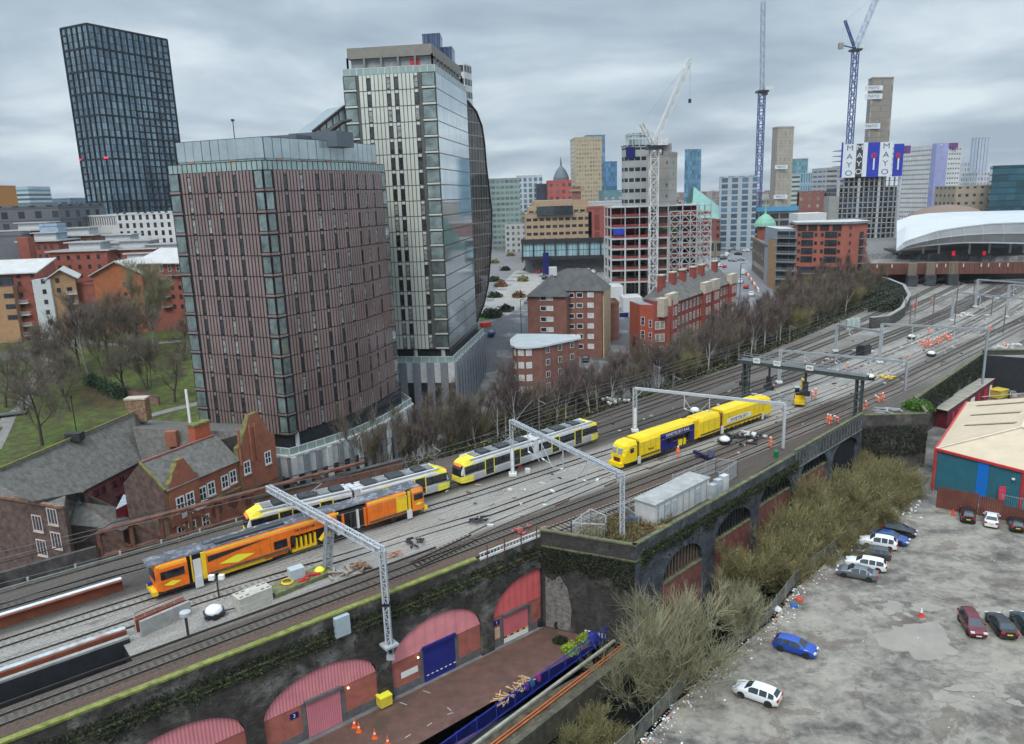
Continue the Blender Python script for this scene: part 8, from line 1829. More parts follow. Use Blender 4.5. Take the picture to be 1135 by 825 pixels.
fence('palisade_fence','small square white palisade pen in the wedge by the corner wall',[G(634,598,BZ),G(655,582,BZ),G(672,590,BZ),G(671,600,BZ),G(634,598,BZ)],2.2,mat('pale_palisade',(.58,.60,.60),rough=.5))
fence('mesh_panel','leaning mesh panels between the relay cabin and the lattice portal leg',[G(690,572,BZ),G(708,585,BZ)],1.6,pal_)
p=G(700,577,BZ);q=MB();q.lathe((p.x,p.y,BZ),[(.9,0),(.8,.4),(.3,.7),(.05,.8)],mat('blue_tarp',(.05,.11,.26),rough=.6),9);tag(q.build('blue_tarpaulin'),'crumpled blue tarpaulin beside the relay cabin','tarpaulin')
p=G(734,583,BZ);q=MB();q.box((p.x-.3,p.y-.9,BZ+.15),(1.7,.8,.3),mat('buff_box',(.45,.25,.14)),rz=.6);tag(q.build('buff_board_sheet'),'buff coloured lid lying at the parapet by the relay cabin','board')
p=G(860,507,BZ);q=MB();q.lathe((p.x,p.y,BZ),[(.35,0),(.35,.9),(.15,1.2)],mat('green_bin',(.01,.16,.06),rough=.5),10);tag(q.build('green_bin'),'green bin next to the slim portal leg','bin')
for i,(px,py)in enumerate([(576,518),(585,524)]):p=G(px,py,BZ);q=MB();q.box((p.x,p.y,BZ+.3),(.7,.6,.6),[mat('red_crate',(.45,.02,.02)),wht][i]);tag(q.build('crate'),['red crate left of the white portal foot','white crate left of the white portal foot'][i],'crate')
for i,(px,py)in enumerate([(940,365),(945,364),(950,363)]):p=G(px,py,RZ);q=MB();q.box((p.x,p.y,BZ+1.4),(1.1,.9,2.8),mat('pale_green_cabinet',(.42,.5,.48),rough=.5));tag(q.build('lineside_cabinet'),'one of three pale green cabinets on the north side below the trees','cabinet','pale green cabinets')
ex=thing('road_rail_excavator','yellow orange road rail excavator behind the yellow machine under the gantry','excavator');p=G(886,447,RZ);ex.location=(p.x,p.y,RZ);ex.rotation_euler.z=heading(120)+.5;ex.scale=(.8,.8,.9)
q=MB();q.box((0,0,.75),(4.2,2.3,.5),dark_fr);q.build('undercarriage',None,ex);q=MB();q.box((-.6,0,1.6),(2.6,2.1,.9),yl);q.box((-1.2,0,2.2),(1.2,1.9,.5),dark_fr);q.build('house',None,ex)
q=MB();q.box((.7,.6,2.3),(1.4,1.0,1.7),tgl);q.box((.7,.6,3.2),(1.5,1.1,.12),signw);q.build('cab',None,ex)
q=MB();q.beam((.8,-.4,2.0),(2.2,-.4,4.6),.5,.6,yl);q.beam((2.2,-.4,4.6),(-1.2,-.4,4.9),.35,.45,yl);q.build('boom',None,ex);q=MB();q.box((-2.6,0,.9),(1.6,2.2,.8),yl);q.box((1.9,0,1.1),(1.0,2.4,.5),og);q.build('bucket',None,ex)
for sx_ in(-1.4,1.4):
 for sy in(-1,1):q=MB();q.lathe((sx_,sy*1.0,.5),[(.2,-.15),(.5,-.14),(.5,.14),(.2,.16)],blk,12,ax=(UX,UZ,UY*sy));q.build('wheel',None,ex)
bx_=MB();p=G(957,392,RZ);bx_.box((p.x,p.y,BZ+1.0),(3.4,2.0,2.0),plas,rz=.7);bx_.box((p.x,p.y,BZ+2.1),(3.0,1.4,.4),dark_fr,rz=.7);tag(bx_.build('black_generator'),'black trailer unit standing on the sidings left of the far workers','generator')
# ==== WORKERS
hv=mat('hi_vis_orange',(1.0,.12,.015),rough=.7,var=.08);hvb=mat('reflective_band',(.72,.72,.68),rough=.4,var=0);skinm=mat('skin',(.5,.28,.2),rough=.6,var=0);boot=mat('boot_black',(.02,.02,.02),rough=.6,var=0);helm=mat('helmet_white',(.78,.78,.76),rough=.35,var=0);helmb=mat('helmet_blue',(.03,.08,.4),rough=.35,var=0)
def person_mesh(key,pose):
 J=dict(pelvis=(0,0,.95),chest=(0,.0,1.28),neck=(0,.0,1.5),head=(0,.02,1.64),crown=(0,.02,1.76),hl=(.11,0,.9),hr=(-.11,0,.9),kl=(.13,.03,.5),kr=(-.13,.03,.5),al=(.14,0,.09),ar=(-.14,0,.09),tl=(.15,.16,.05),tr=(-.15,.16,.05),sl=(.2,0,1.43),sr=(-.2,0,1.43),el=(.27,-.02,1.15),er=(-.27,-.02,1.15),wl=(.29,.1,.93),wr=(-.29,.1,.93),gl=(.29,.14,.85),gr=(-.29,.14,.85))
 J.update(pose);R_=dict(pelvis=.165,chest=.19,neck=.075,head=.105,crown=.075,hl=.11,hr=.11,kl=.078,kr=.078,al=.062,ar=.062,tl=.05,tr=.05,sl=.085,sr=.085,el=.06,er=.06,wl=.042,wr=.042,gl=.045,gr=.045)
 names=list(J);E=[('pelvis','chest'),('chest','neck'),('neck','head'),('head','crown'),('pelvis','hl'),('pelvis','hr'),('hl','kl'),('hr','kr'),('kl','al'),('kr','ar'),('al','tl'),('ar','tr'),('chest','sl'),('chest','sr'),('sl','el'),('sr','er'),('el','wl'),('er','wr'),('wl','gl'),('wr','gr')]
 me_=bpy.data.meshes.new(key);me_.from_pydata([J[n]for n in names],[(names.index(a),names.index(b))for a,b in E],[]);o=bpy.data.objects.new('tmp',me_);COL.objects.link(o);md=o.modifiers.new('s','SKIN');md.use_smooth_shade=True
 for i,n in enumerate(names):sv=me_.skin_vertices[0].data[i];sv.radius=(R_[n],R_[n]*(.75 if n in('pelvis','chest')else 1));sv.use_root=(n=='pelvis')
 sb_=o.modifiers.new('u','SUBSURF');sb_.levels=1;sb_.render_levels=1;bpy.context.view_layer.update();out_=bpy.data.meshes.new_from_object(o.evaluated_get(bpy.context.evaluated_depsgraph_get()));bpy.data.objects.remove(o)
 for m_ in(hv,hvb,skinm,boot):out_.materials.append(m_)
 hz_=J['head'][2];hx,hy=J['head'][0],J['head'][1]
 for p in out_.polygons:
  c=p.center;k=0
  if(Vector(c)-Vector(J['head'])).length<.16:k=2
  elif(Vector(c)-Vector(J['gl'])).length<.08 or(Vector(c)-Vector(J['gr'])).length<.08:k=2
  elif c.z<.13:k=3
  elif abs(c.z-.42)<.035 or abs(c.z-.62)<.03 or abs(c.z-1.12)<.04:k=1
  p.material_index=k
 q=MB();q.lathe((J['crown'][0],J['crown'][1],J['crown'][2]-.06),[(.15,-.02),(.145,.03),(.12,.09),(.06,.13),(.01,.14)],helm,12);q.box((J['crown'][0],J['crown'][1]+.14,J['crown'][2]-.07),(.2,.12,.02),helm)
 return out_,q.mesh('helmet',helm)
PM=[person_mesh('worker_standing',{}),person_mesh('worker_walking',dict(kl=(.12,.22,.52),al=(.13,.3,.1),tl=(.14,.45,.08),kr=(-.12,-.02,.5),ar=(-.13,-.3,.12),tr=(-.13,-.18,.05),wl=(.27,-.15,.98),gl=(.27,-.2,.92),wr=(-.25,.25,1.05),gr=(-.25,.32,1.02))),person_mesh('worker_bending',dict(chest=(0,.25,1.15),neck=(0,.42,1.25),head=(0,.55,1.3),crown=(0,.62,1.38),sl=(.2,.36,1.2),sr=(-.2,.36,1.2),el=(.24,.45,.92),er=(-.24,.45,.92),wl=(.2,.6,.7),wr=(-.2,.6,.7),gl=(.18,.66,.63),gr=(-.18,.66,.63))),person_mesh('worker_reaching',dict(el=(.25,.25,1.35),wl=(.2,.48,1.45),gl=(.19,.55,1.48)))]
WK=[(751.5,508,3,'person in orange overalls reaching toward the yellow machine'),(854,497,0,'person in orange overalls standing alone in the track beside the slim portal leg'),(917,470.5,0,'person in orange overalls by the metal parapet, left of a pair'),(920,471.5,1,'person in orange overalls close behind the left one of the parapet pair'),(929,470,2,'person in orange overalls bending over a white sack by the metal parapet'),(954.5,459,0,'person in orange overalls at the gantry foot, left of two'),(959,455.5,1,'person in orange overalls at the gantry foot, right of two'),(974,447,2,'person in orange overalls bending beside the grey pipe pile, left one'),(978,446,0,'person in orange overalls beside the grey pipe pile, right one'),(899.5,444,0,'person in orange overalls right of the excavator, nearer one'),(904,441,1,'person in orange overalls right of the excavator, farther one'),(930,417,2,'person in orange overalls crouching on the ballast behind the gantry'),(1018.5,384,0,None),(1023,386,1,None),(1026.5,386.5,0,None),(1029,382,3,None),(1030,386,0,None),(1035,384,0,None),(1040.5,382.5,1,None),(1048.5,376,0,None),(1051,378,2,None),(1053.5,378.5,0,None),(1021,383,2,None),(1025,382.5,0,None),(1031,384,1,None),(1037.5,381.5,0,None),(1046,377.5,1,None),(1043.5,379.5,3,None),(1029,371,0,'person in orange overalls near the pale beam beyond the far group'),(1032.7,336,0,'person in orange overalls far away by the tall mast'),(1012,342,1,'person in orange jacket near the foot of the curved wall, left'),(1015.5,341,0,'person in orange jacket near the foot of the curved wall, right'),(1005,400,2,'person in orange overalls kneeling left of the trailer by the far workers'),(1097,369,0,'person in orange overalls on the line near the far portal leg'),(1115,386,2,'person in orange overalls bending over sacks by the viaduct end wall'),(939,411,0,'person in orange overalls beyond the walkway end of the gantry')]
for i,(px,py,k,lb)in enumerate(WK):
 p=G(px,py,BZ);bm_,hm_=PM[k];o=obj('person',bm_,None,(p.x,p.y,BZ+.02),(i*1.9)%6.28);tag(o,lb or 'one person of the far group in orange overalls between the tracks','person','far group of orange workers' if lb is None else 'orange clad track workers');obj('helmet',hm_,o)
 # ==== OLD BRICK BUILDING
slr=mat('station_slate',(.125,.118,.105),rough=.8,var=.35,scale=1.6,stain=.35,stain_col=(.20,.20,.19),sscale=1.3,bump=.3,bscale=3)
orb=mat('station_orange_brick',(.31,.11,.065),rough=.82,var=.2,scale=.9,stain=.35,stain_col=(.12,.10,.045),sscale=.6);dkb=mat('station_dark_brick',(.13,.085,.07),rough=.85,var=.45,scale=1.3,stain=.4,stain_col=(.055,.05,.045),sscale=.5,bump=.4,bscale=6)
mossl=mat('moss_edge',(.16,.15,.05),rough=.95,var=.4,scale=2);redwin=mat('red_window_frame',(.25,.03,.04),rough=.5)
ob=thing('old_brick_station','old orange and dark brick station building with slate roofs, Dutch gables and white windows','building')
def P3d(l):return[G(*p)for p in l]
def roofface(l,m=slr,name='roof',par=None):q=MB();P=P3d(l);q.face(P,m);P2=[p-Vector((0,0,.2))for p in P];[q.face([P2[i],P2[(i+1)%len(P)],P[(i+1)%len(P)],P[i]],m)for i in range(len(P))];return q.build(name,None,par or ob)
def onpl(px,py,A,B,C):
 n=(B-A).cross(C-A);r=ray(px,py);o=Vector((0,0,CAM_H));return o+r*((A-o).dot(n)/r.dot(n))
def wallunder(a,b,m,z0=-1,name='wall',par=None,z1=None):q=MB();A,B=G(*a),G(*b);q.face([(A.x,A.y,z0),(B.x,B.y,z0),B,A],m,[(0,0),(1,0),(1,1),(0,1)]);return q.build(name,None,par or ob)
A_,B_=V2(G(182,544,13)),V2(G(262,510,13));e=(B_-A_).normalized();n=Vector((-e.y,e.x))
uR,zR_=onwall(A_,B_,303.5,490);LF=uR;E_=A_+e*LF
mb=MB();fp=ccw([A_,E_,E_+n*7.2,A_+n*7.2]);mb.prism(fp,-1,13,orb,slr);mb.build('front_range',None,ob)
mb=MB();x=-e;a2=A_-e*.06;mb.wall(a2+n*7.2,a2,-1,13.0,dkb);mb.face([(a2.x,a2.y,13),((a2+n*3.6).x,(a2+n*3.6).y,16.2),((a2+n*7.2).x,(a2+n*7.2).y,13)][::-1],dkb);mb.build('gable_wall',None,ob)
def R3(u,d,z):p=A_+e*u+n*d;return(p.x,p.y,z)
LRf=(B_-A_).length
q=MB();q.face([R3(0,-.4,12.9),R3(LRf+.3,-.4,12.9),R3(LRf+.3,3.6,16.1),R3(0,3.6,16.1)],slr);q.face([R3(LRf+.3,7.6,12.9),R3(0,7.6,12.9),R3(0,3.6,16.1),R3(LRf+.3,3.6,16.1)],slr);q.build('roof',None,ob)
q=MB();q.beam(R3(-.1,3.6,16.2),R3(LRf,3.6,16.2),.25,.2,mat('terracotta_ridge',(.30,.12,.09)));q.beam(R3(-.1,-.3,13.1),R3(-.1,3.6,16.25),.3,.2,mossl);q.build('ridge_tiles',None,ob)
def dutch(u0,u1,zt,ztop,nm='dutch_gable',dep=.5,m=orb):
 w=u1-u0;pts=[(u0,8),(u1,8),(u1,zt),(u1-w*.13,zt+.35),(u1-w*.2,zt+.3+(ztop-zt)*.35),(u1-w*.36,ztop-.4),(u1-w*.38,ztop),(u0+w*.38,ztop),(u0+w*.36,ztop-.4),(u0+w*.2,zt+.3+(ztop-zt)*.35),(u0+w*.13,zt+.35),(u0,zt)]
 q=MB();F=[R3(u,-.25,z)for u,z in pts];B=[R3(u,dep,z)for u,z in pts];q.face(F,m);q.face(B[::-1],m)
 for i in range(1,len(pts)):q.face([F[i],F[(i+1)%len(pts)],B[(i+1)%len(pts)],B[i]],mossl if i>=2 else m)
 q.build(nm,None,ob)
dutch(LRf+.2,LF,14.6,18.6);
u_a=onwall(A_,B_,185,540)[0];u_b=onwall(A_,B_,218,530)[0];dutch(max(u_a,.1),u_b,13.6,16.2)
q=MB();
for uu in(onwall(A_,B_,264,500)[0],onwall(A_,B_,277,500)[0],onwall(A_,B_,283,500)[0]):q.beam(R3(uu,-.35,12),R3(uu,-.35,17.2),.35,.25,orb)
q.build('pilasters',None,ob)
R=Reps(ob);wf_=win_mesh('stn_win',1.1,1.7,white_fr,glass_dk,fw=.16,nv=1,nh=1,proud=.07,sill=mat('pale_sill',(.5,.45,.38)))
for px,py in((198,558),(209,553),(224.5,547),(234,541.5),(249,534),(258,528.5),(272,518),(295,507)):
 u,z=onwall(A_,B_,px,py);R.add('window',wf_,wmat(A_,B_,u,z,.3 if(px<215 or px>262)else.02))
for px,py in((201,590),(213,584.5),(228,578)):u,z=onwall(A_,B_,px,py);R.add('window',wf_,wmat(A_,B_,u,z,.03))
q=MB();z_=onwall(A_,B_,240,552)[1];q.beam(R3(0,-.12,z_),R3(LF,-.12,z_),.25,.22,mossl);q.build('string_course',None,ob)
for px,py in((257,553),(275,548),(240,560)):u,z=onwall(A_,B_,px,py);q=MB();p=R3(u,-.05,z-.6);q.lathe(p,[(.9,-.08),(.9,.06)],mat('arch_tympanum',(.14,.05,.035)),14,ax=(Vector((e.x,e.y,0)),UZ,Vector((-n.x,-n.y,0))));q.build('blind_arch',None,ob)
q=MB();c=R3(LRf-1.5,4.6,16.5);q.box(c,(2.6,1.2,3.2),mat('chimney_orange',(.42,.10,.05),rough=.8,var=.15),rz=math.atan2(e.y,e.x));q.box((c[0],c[1],18.2),(2.9,1.5,.3),mossl,rz=math.atan2(e.y,e.x));q.build('chimney',None,ob)
u0,z0=onwall(A_,B_,200,572);u1,z1=onwall(A_,B_,227,558);q=MB();q.beam(R3(u0,-.3,z0),R3(u1,-.3,z1),.08,.65,mat('name_board',(.62,.55,.52),rough=.6,var=.2,scale=3));q.build('name_board',None,ob)
pA,pB,pC=G(148,457,17.2),G(0,519.5,17.2),G(156,512.5,12);q=MB();q.face([onpl(*p,pA,pB,pC)for p in[(36,556),(93,545),(156,512.5),(148,457),(0,519.5),(-20,528)]],slr);q.build('roof',None,ob);roofface([(148,457,17.2),(172,474,12.5),(160,500,12.5),(156,512.5,12)]);
q=MB();q.beam(G(-2,520,17.35),G(148,457,17.35),.3,.22,mossl);q.build('ridge_tiles',None,ob)
wa,wb_=G(93,546,11.8),G(157,513,11.8);q=MB();q.wall(wa,wb_,-1,11.9,mat('maroon_brick',(.16,.075,.065),rough=.85,var=.3));q.build('window_wall',None,ob)
wred=win_mesh('red_win',1.0,1.2,redwin,glass_dk,fw=.14,nv=0,nh=0,proud=.08)
for px,py in((107,547),(114,543.5),(127,537),(135,532.5),(146,526.5),(153.5,521),(132,553),(140,549)):u,z=onwall(wa,wb_,px,py);R.add('window',wred,wmat(wa,wb_,u,z,.03))
q=MB();q.beam(wa+Vector((.1,-.1,.2)),wb_+Vector((.1,-.1,.2)),.25,.25,dark_fr);q.build('gutter',None,ob)
roofface([(157,512,12),(262,508,12),(275,479,16.3),(147,475,16.3)]);wallunder((157,512,12),(200,509,12),mat('maroon_brick',(.16,.075,.065)))
roofface([(147,475,16.3),(275,479,16.3),(285,471,13),(150,465,13)]);q=MB();c=G(191,486,15.4);q.box(c,(1.5,1.0,2.2),orb);q.build('chimney',None,ob)
q=MB();c=G(150,456,17.2);q.box((c.x,c.y+1,17.2),(3.0,1.6,3.4),mat('mottled_chimney',(.26,.16,.10),rough=.85,var=.5,scale=3));q.box((c.x,c.y+1,19.0),(3.2,1.8,.25),cream);q.build('chimney',None,ob)
q=MB();c=G(83,484,17.4);q.box(c,(2.0,1.3,1.1),mat('roof_vent',(.03,.03,.03)));q.build('roof_vent',None,ob)
roofface([(32,541,11.6),(92,546,11.6),(128,562,9.2),(85,556,10.2),(74,580,9.4),(60,562,11)]);roofface([(85,556,10.4),(113,560,10.4),(136,588,7.8),(72,581,8.6)]);roofface([(113,560,10.4),(128,562,9.4),(150,580,7.6),(136,588,7.8)])
wallunder((72,581,8.6),(136,588,7.8),dkb);q=MB();q.beam(G(34,540,11.8),G(37,553,11.8),.5,.2,mat('lead_flashing',(.45,.52,.52)));q.beam(G(85,546,11.7),G(89,560,10.6),.25,.3,dark_fr);q.build('flashing',None,ob)
q=MB();q.prism(ccw([V2(G(128,565,10)),V2(G(146,556,10)),V2(G(155,553,10)),V2(G(137,548,10))]),6,10,redwin,mat('porch_roof',(.34,.37,.42),rough=.5,var=.3));q.build('porch',None,ob)
ha,hb=G(-30,546,12.5),G(70.5,563.5,12.5);hd=Vector((-2,4));q=MB();q.prism(ccw([V2(ha),V2(hb),V2(hb)+hd,V2(ha)+hd]),-1,12.5,dkb,slr);q.build('dark_brick_house',None,ob)
q=MB();q.beam(ha+Vector((0,0,.1)),hb+Vector((0,0,.1)),.5,.3,mat('weathered_coping_pink',(.22,.13,.09),rough=.9,var=.4));q.build('coping',None,ob)
for px,py,k in((42,582,0),(58.5,574.5,0),(47,609,0),(63,601,0)):
 u,z=onwall(ha,hb,px,py-2);R.add('window',win_mesh('stn_win2',1.6,2.0,mat('pinkish_frame',(.62,.5,.47)),glass_dk,fw=.14,nv=2,nh=0,proud=.07,sill=mat('pale_sill',(.5,.45,.38))),wmat(ha,hb,u,z,.03))
R.finish()
q=MB();q.beam(G(214.5,497,13.5),G(214.5,497,13.5)+Vector((0,0,8.6)),.28,.28,signw);tag(q.build('white_flagpole'),'leaning white flagpole rising from the old station roofs','flagpole')
q=MB();a=GT(85,480);q.beam((a.x,a.y,a.z),(a.x,a.y,a.z+8),.15,.15,dark_fr);q.box((a.x,a.y,a.z+8),(.5,.5,.4),dark_fr);tag(q.build('park_lamp_post'),'thin black lamp post on the lawn behind the long slate roof','lamp post')
q=MB();c=D(9,29,4.5);q.lathe(c,[(5,-1),(4,1.0),(2,2.4),(.4,3.0)],mat('mossy_mound',(.10,.11,.075),rough=.95,var=.5,scale=1.0),12);tag(q.build('mossy_mound'),'grey green mossy roof mound below the dark brick house windows','roof')
q=MB();q.box(D(-7.6,25.8,RZ+1.2),(1.0,.2,.9),dia);tag(q.build('yellow_sign'),'small yellow sign at the left edge beside the tracks','sign')
# ==== PARK
pathm=mat('park_path',(.20,.19,.175),rough=.9,var=.2,scale=.8)
drape('park_path',[GT(-5,535),GT(50,500)if False else GT(20,517),GT(60,495),GT(110,478),GT(150,465),GT(185,456),GT(222,447)],2.2,pathm)
drape('park_path',[GT(-8,500),GT(10,462),GT(24,452),GT(40,420),GT(55,397)],3.0,pathm);drape('park_path',[GT(80,378),GT(140,384),GT(205,378)],2.0,pathm)
asph=mat('asphalt',(.085,.087,.09),rough=.8,var=.2,scale=.5,stain=.3,stain_col=(.14,.14,.14),sscale=.2)
drape('park_road',[GT(-60,402),GT(20,394),GT(60,386),GT(110,376)],7,asph)
q=MB();ya,yb=GT(138,437),GT(177,450);
for i in range(8):p0,p1=ya.lerp(yb,i/8),ya.lerp(yb,(i+1)/8);z0=hz1(p0.x,p0.y);q.beam((p0.x,p0.y,z0+.9),(p1.x,p1.y,hz1(p1.x,p1.y)+.9),.4,1.9,mat('pink_brick_wall',(.24,.13,.11),rough=.85,var=.25));q.beam((p0.x,p0.y,z0+1.9),(p1.x,p1.y,hz1(p1.x,p1.y)+1.9),.5,.12,soot)
tag(q.build('park_wall'),'low pinkish brick wall on the lawn left of the striped tower','wall')
c=GT(14,461);q=MB();q.box((c.x,c.y,c.z+.5),(6,2.4,.2),mat('dark_picnic',(.10,.10,.095),rough=.8),rz=.3);q.box((c.x,c.y,c.z+.25),(5,.5,.5),dark_fr,rz=.3);tag(q.build('park_shelter'),'low grey slab seat beside the path at the left edge of the park','bench')
t=fence('park_railing','dark railing along the road in front of the red brick flats',[tuple(GT(x,y))for x,y in((5,404),(30,401),(60,395))],1.3,dark_fr,z=9.0,pitch=3,bp=.6)
# ==== YARD
for i,(px,py,lb)in enumerate([(393,806,'orange cone with white band, near one of the pair by the arch door'),(398,811,'orange cone standing right against its pair by the arch door'),(415.5,818,'orange and white cone alone in front of the pair'),(430,826,'orange cone cut by the bottom edge of the picture'),]):
 c=G(px,py,YARD_Z+.06);t=thing('traffic_cone',lb,'cone','traffic cones in the yard',c);oc_=mat('cone_orange',(.8,.13,.02),rough=.5,var=.05)
 q=MB();q.box((0,0,.03),(.5,.5,.06),oc_);q.lathe((0,0,.05),[(.2,0),(.13,.4)],oc_,12);q.lathe((0,0,.6),[(.1,0),(.04,.4)],oc_,12);q.build('cone_body',None,t);q=MB();q.lathe((0,0,.45),[(.13,0),(.1,.17)],signw,12);q.build('white_band',None,t)
c=G(1021,683,.1);t=thing('traffic_cone','red and white cone standing in the puddles of the car park','cone',None,c);q=MB();q.box((0,0,.03),(.55,.55,.06),mat('cone_red',(.7,.04,.03)));q.lathe((0,0,.05),[(.22,0),(.15,.4)],mat('cone_red',(.7,.04,.03)),12);q.lathe((0,0,.45),[(.15,0),(.05,.5)],signw,12);q.build('cone_body',None,t)
c=G(1056,571,0.1);q=MB();q.lathe(c,[(.25,0),(.06,.95)],mat('cone_red2',(.75,.05,.02)),10);tag(q.build('traffic_cone'),'red cone by the rusty timber fence','cone')
c=G(431,787,YARD_Z);t=thing('yellow_bin','yellow wheeled bin at the foot of the pier between two arches','bin',None,(c.x-.5,c.y+.6,YARD_Z),heading(31));q=MB();q.box((0,0,.75),(1.3,1.0,1.0),mat('bin_yellow',(.7,.55,.05),rough=.5,var=.15));q.build('body',None,t);q=MB();q.box((0,0,1.3),(1.35,1.05,.12),dia);q.build('lid',None,t)
for i,px in enumerate((599,619,642)):
 c=G(px,694+i*2.2,YARD_Z+.1);q=MB();q.lathe((c.x,c.y,YARD_Z+.55),[(.2,-.2),(.52,-.16),(.52,.16),(.2,.2)],blk,14,ax=(UX,UZ,UY));tag(q.build('discarded_tyre_ring'),['old tyre leaning at the wall by the coral arch','old tyre leaning at the middle of the yard end wall','dark tyre beside the white bollard stack'][i],'tyre')
t=thing('white_barrier_stack','stacked row of white and black bollards at the end of the blue fence','barrier');c0,c1=G(649,702,YARD_Z),G(671,706,YARD_Z)
for j in range(2):
 for i in range(7):p=c0.lerp(c1,i/6);q=MB();q.box((p.x,p.y-.5*(1-j),YARD_Z+.45+.0*j+j*.7),(.28,.3,.6),signw);q.box((p.x,p.y-.5*(1-j),YARD_Z+.8+j*.7),(.1,.1,.2),blk);q.build('bollard',None,t)
nb=mat('fence_blue',(.03,.05,.36),rough=.5,var=.2);fa_,fb_=FA+(FA-FB)*.35,FB
fence('blue_yard_fence','dark blue vertical bar fence along the river side of the yard',[(fa_.x,fa_.y,0),(fb_.x,fb_.y,0)],1.9,nb,z=YARD_Z,pitch=2.6,bp=.14,barw=.06)
d_=(fb_-fa_).normalized();nn=Vector((d_.y,-d_.x,0))
q=MB();q.beam(fa_+nn*.9+Vector((0,0,.15)),fb_+nn*.9+Vector((0,0,.15)),.3,.3,mat('pale_kerb',(.30,.30,.25),rough=.9,var=.3));struct(q.build('kerb'))
q=MB();q.beam(fa_+nn*2.0+Vector((0,0,-.2)),fb_+nn*2.0+Vector((0,0,-.2)),2.2,.3,mat('ledge_scrub',(.085,.07,.045),rough=.95,var=.5,scale=1.5));struct(q.build('river_ledge'))
for k,of in enumerate((1.95,2.3)):q=MB();q.tube([fa_+nn*of+Vector((0,0,.12)),fa_.lerp(fb_,.5)+nn*(of+.08)+Vector((0,0,.12)),fa_.lerp(fb_,.93)+nn*of+Vector((0,0,.12))],.09,mat('orange_pipe',(.42,.12,.04),rough=.6,var=.25),8);tag(q.build('orange_pipe'),['orange pipe nearer the blue fence on the river ledge','orange pipe nearer the river on the river ledge'][k],'pipe')
q=MB();q.beam(fa_+nn*3.4+Vector((0,0,-2.4)),fb_+nn*3.4+Vector((0,0,-2.4)),.7,5.0,mat('river_wall_stone',(.09,.085,.06),rough=.9,var=.4,scale=1.2));o=q.build('river_wall');tag(o,'mossy stone river wall under the orange pipes','wall')
tarp=mat('sheet_blue',(.02,.035,.22),rough=.5,var=.2)
for i,(f,sz,m_,lb)in enumerate([(.96,(1.2,1.0,1.5),tarp,'blue wrapped bundle at the corner end of the blue fence'),(.87,(1.6,.9,1.1),tarp,'blue sheeted heap behind the lime shrubs'),(.60,(.5,.5,.9),mat('magenta_drum',(.4,.02,.12)),'magenta drum behind the blue fence'),(.57,(.6,.5,.8),mat('teal_drum',(.02,.15,.2)),'teal drum beside the magenta drum'),(.545,(.6,.5,.7),mat('purple_drum',(.08,.02,.15)),'purple drum beside the teal drum')]):
 p=fa_.lerp(fb_,f)-nn*1.0;q=MB();q.lathe((p.x,p.y,YARD_Z+.05),[(sz[0]*.5,0),(sz[0]*.52,sz[2]*.5),(sz[0]*.4,sz[2]*.9),(.05,sz[2])],m_,8 if i<2 else 14);tag(q.build('sheeted_bundle' if i<2 else 'drum'),lb,'bundle' if i<2 else 'drum')
q=MB();rr_=random.Random(2);cpt=fa_.lerp(fb_,.50)-nn*1.2
for i in range(40):c=Vector((cpt.x,cpt.y,0))+d_*rr_.uniform(-2.4,2.4)-nn*rr_.uniform(-.3,.8);z=YARD_Z+.2+rr_.random()*.8;dv=Vector((rr_.gauss(0,1),rr_.gauss(0,1),.1)).normalized()*.5;q.beam(Vector((c.x,c.y,z))-dv,Vector((c.x,c.y,z))+dv,.1,.06,mat('fresh_timber',(.55,.36,.18),rough=.8,var=.3))
tag(q.build('pallet_heap'),'heap of broken orange pallet wood behind the blue fence','pallets')
for i,(px,py,dx_,dy_)in enumerate([(473,767,.9,-.5),(447,780,.9,-.5),(498,786,.5,-.6),(476,803,-.5,-.5),(452,816,-.5,-.5),(499,791,.6,.3)]):
 c=G(px,py,YARD_Z+.07);q=MB();q.beam(c-Vector((dx_,dy_,0))*.45,c+Vector((dx_,dy_,0))*.45,.09,.008,mat('worn_paint',(.4,.4,.38)));struct(q.build('painted_marking'))
 # ==== CAR PARK EDGE, SHEDS
chain=mat('chain_link',(.16,.165,.15),rough=.7,var=.3)
fpts=[RIV_R[0].lerp(RIV_R[1],.3)]+RIV_R[1:7];t=thing('chain_link_fence','sagging grey chain link fence between the car park and the river bushes','fence')
q=MB();b_=MB();c3=MB()
for a,b in zip(fpts[:-1],fpts[1:]):
 L_=(b-a).length;k=max(1,int(L_/2.6))
 for i in range(k):p=a.lerp(b,i/k);q.beam((p.x,p.y,0),(p.x+rr_.uniform(-.15,.15),p.y,1.9),.09,.09,mat('concrete_post',(.26,.26,.24),rough=.9))
 k=int(L_/.22)
 for i in range(k):p=a.lerp(b,i/k);p2=a.lerp(b,min((i+5)/k,1));p3=a.lerp(b,max((i-5)/k,0));b_.beam((p.x,p.y,.05),(p2.x,p2.y,1.75),.022,.022,chain);b_.beam((p.x,p.y,.05),(p3.x,p3.y,1.75),.022,.022,chain)
 c3.beam((a.x,a.y,1.75),(b.x,b.y,1.75),.05,.05,chain)
q.build('posts',None,t);b_.build('mesh',None,t);c3.build('top_wire',None,t)
v,f=[],[];lm=MB();rr_=random.Random(21);lcol=[mat('litter_white',(.7,.7,.68)),mat('litter_tan',(.4,.3,.2)),mat('litter_red',(.3,.07,.05)),mat('litter_grey',(.3,.3,.29))]
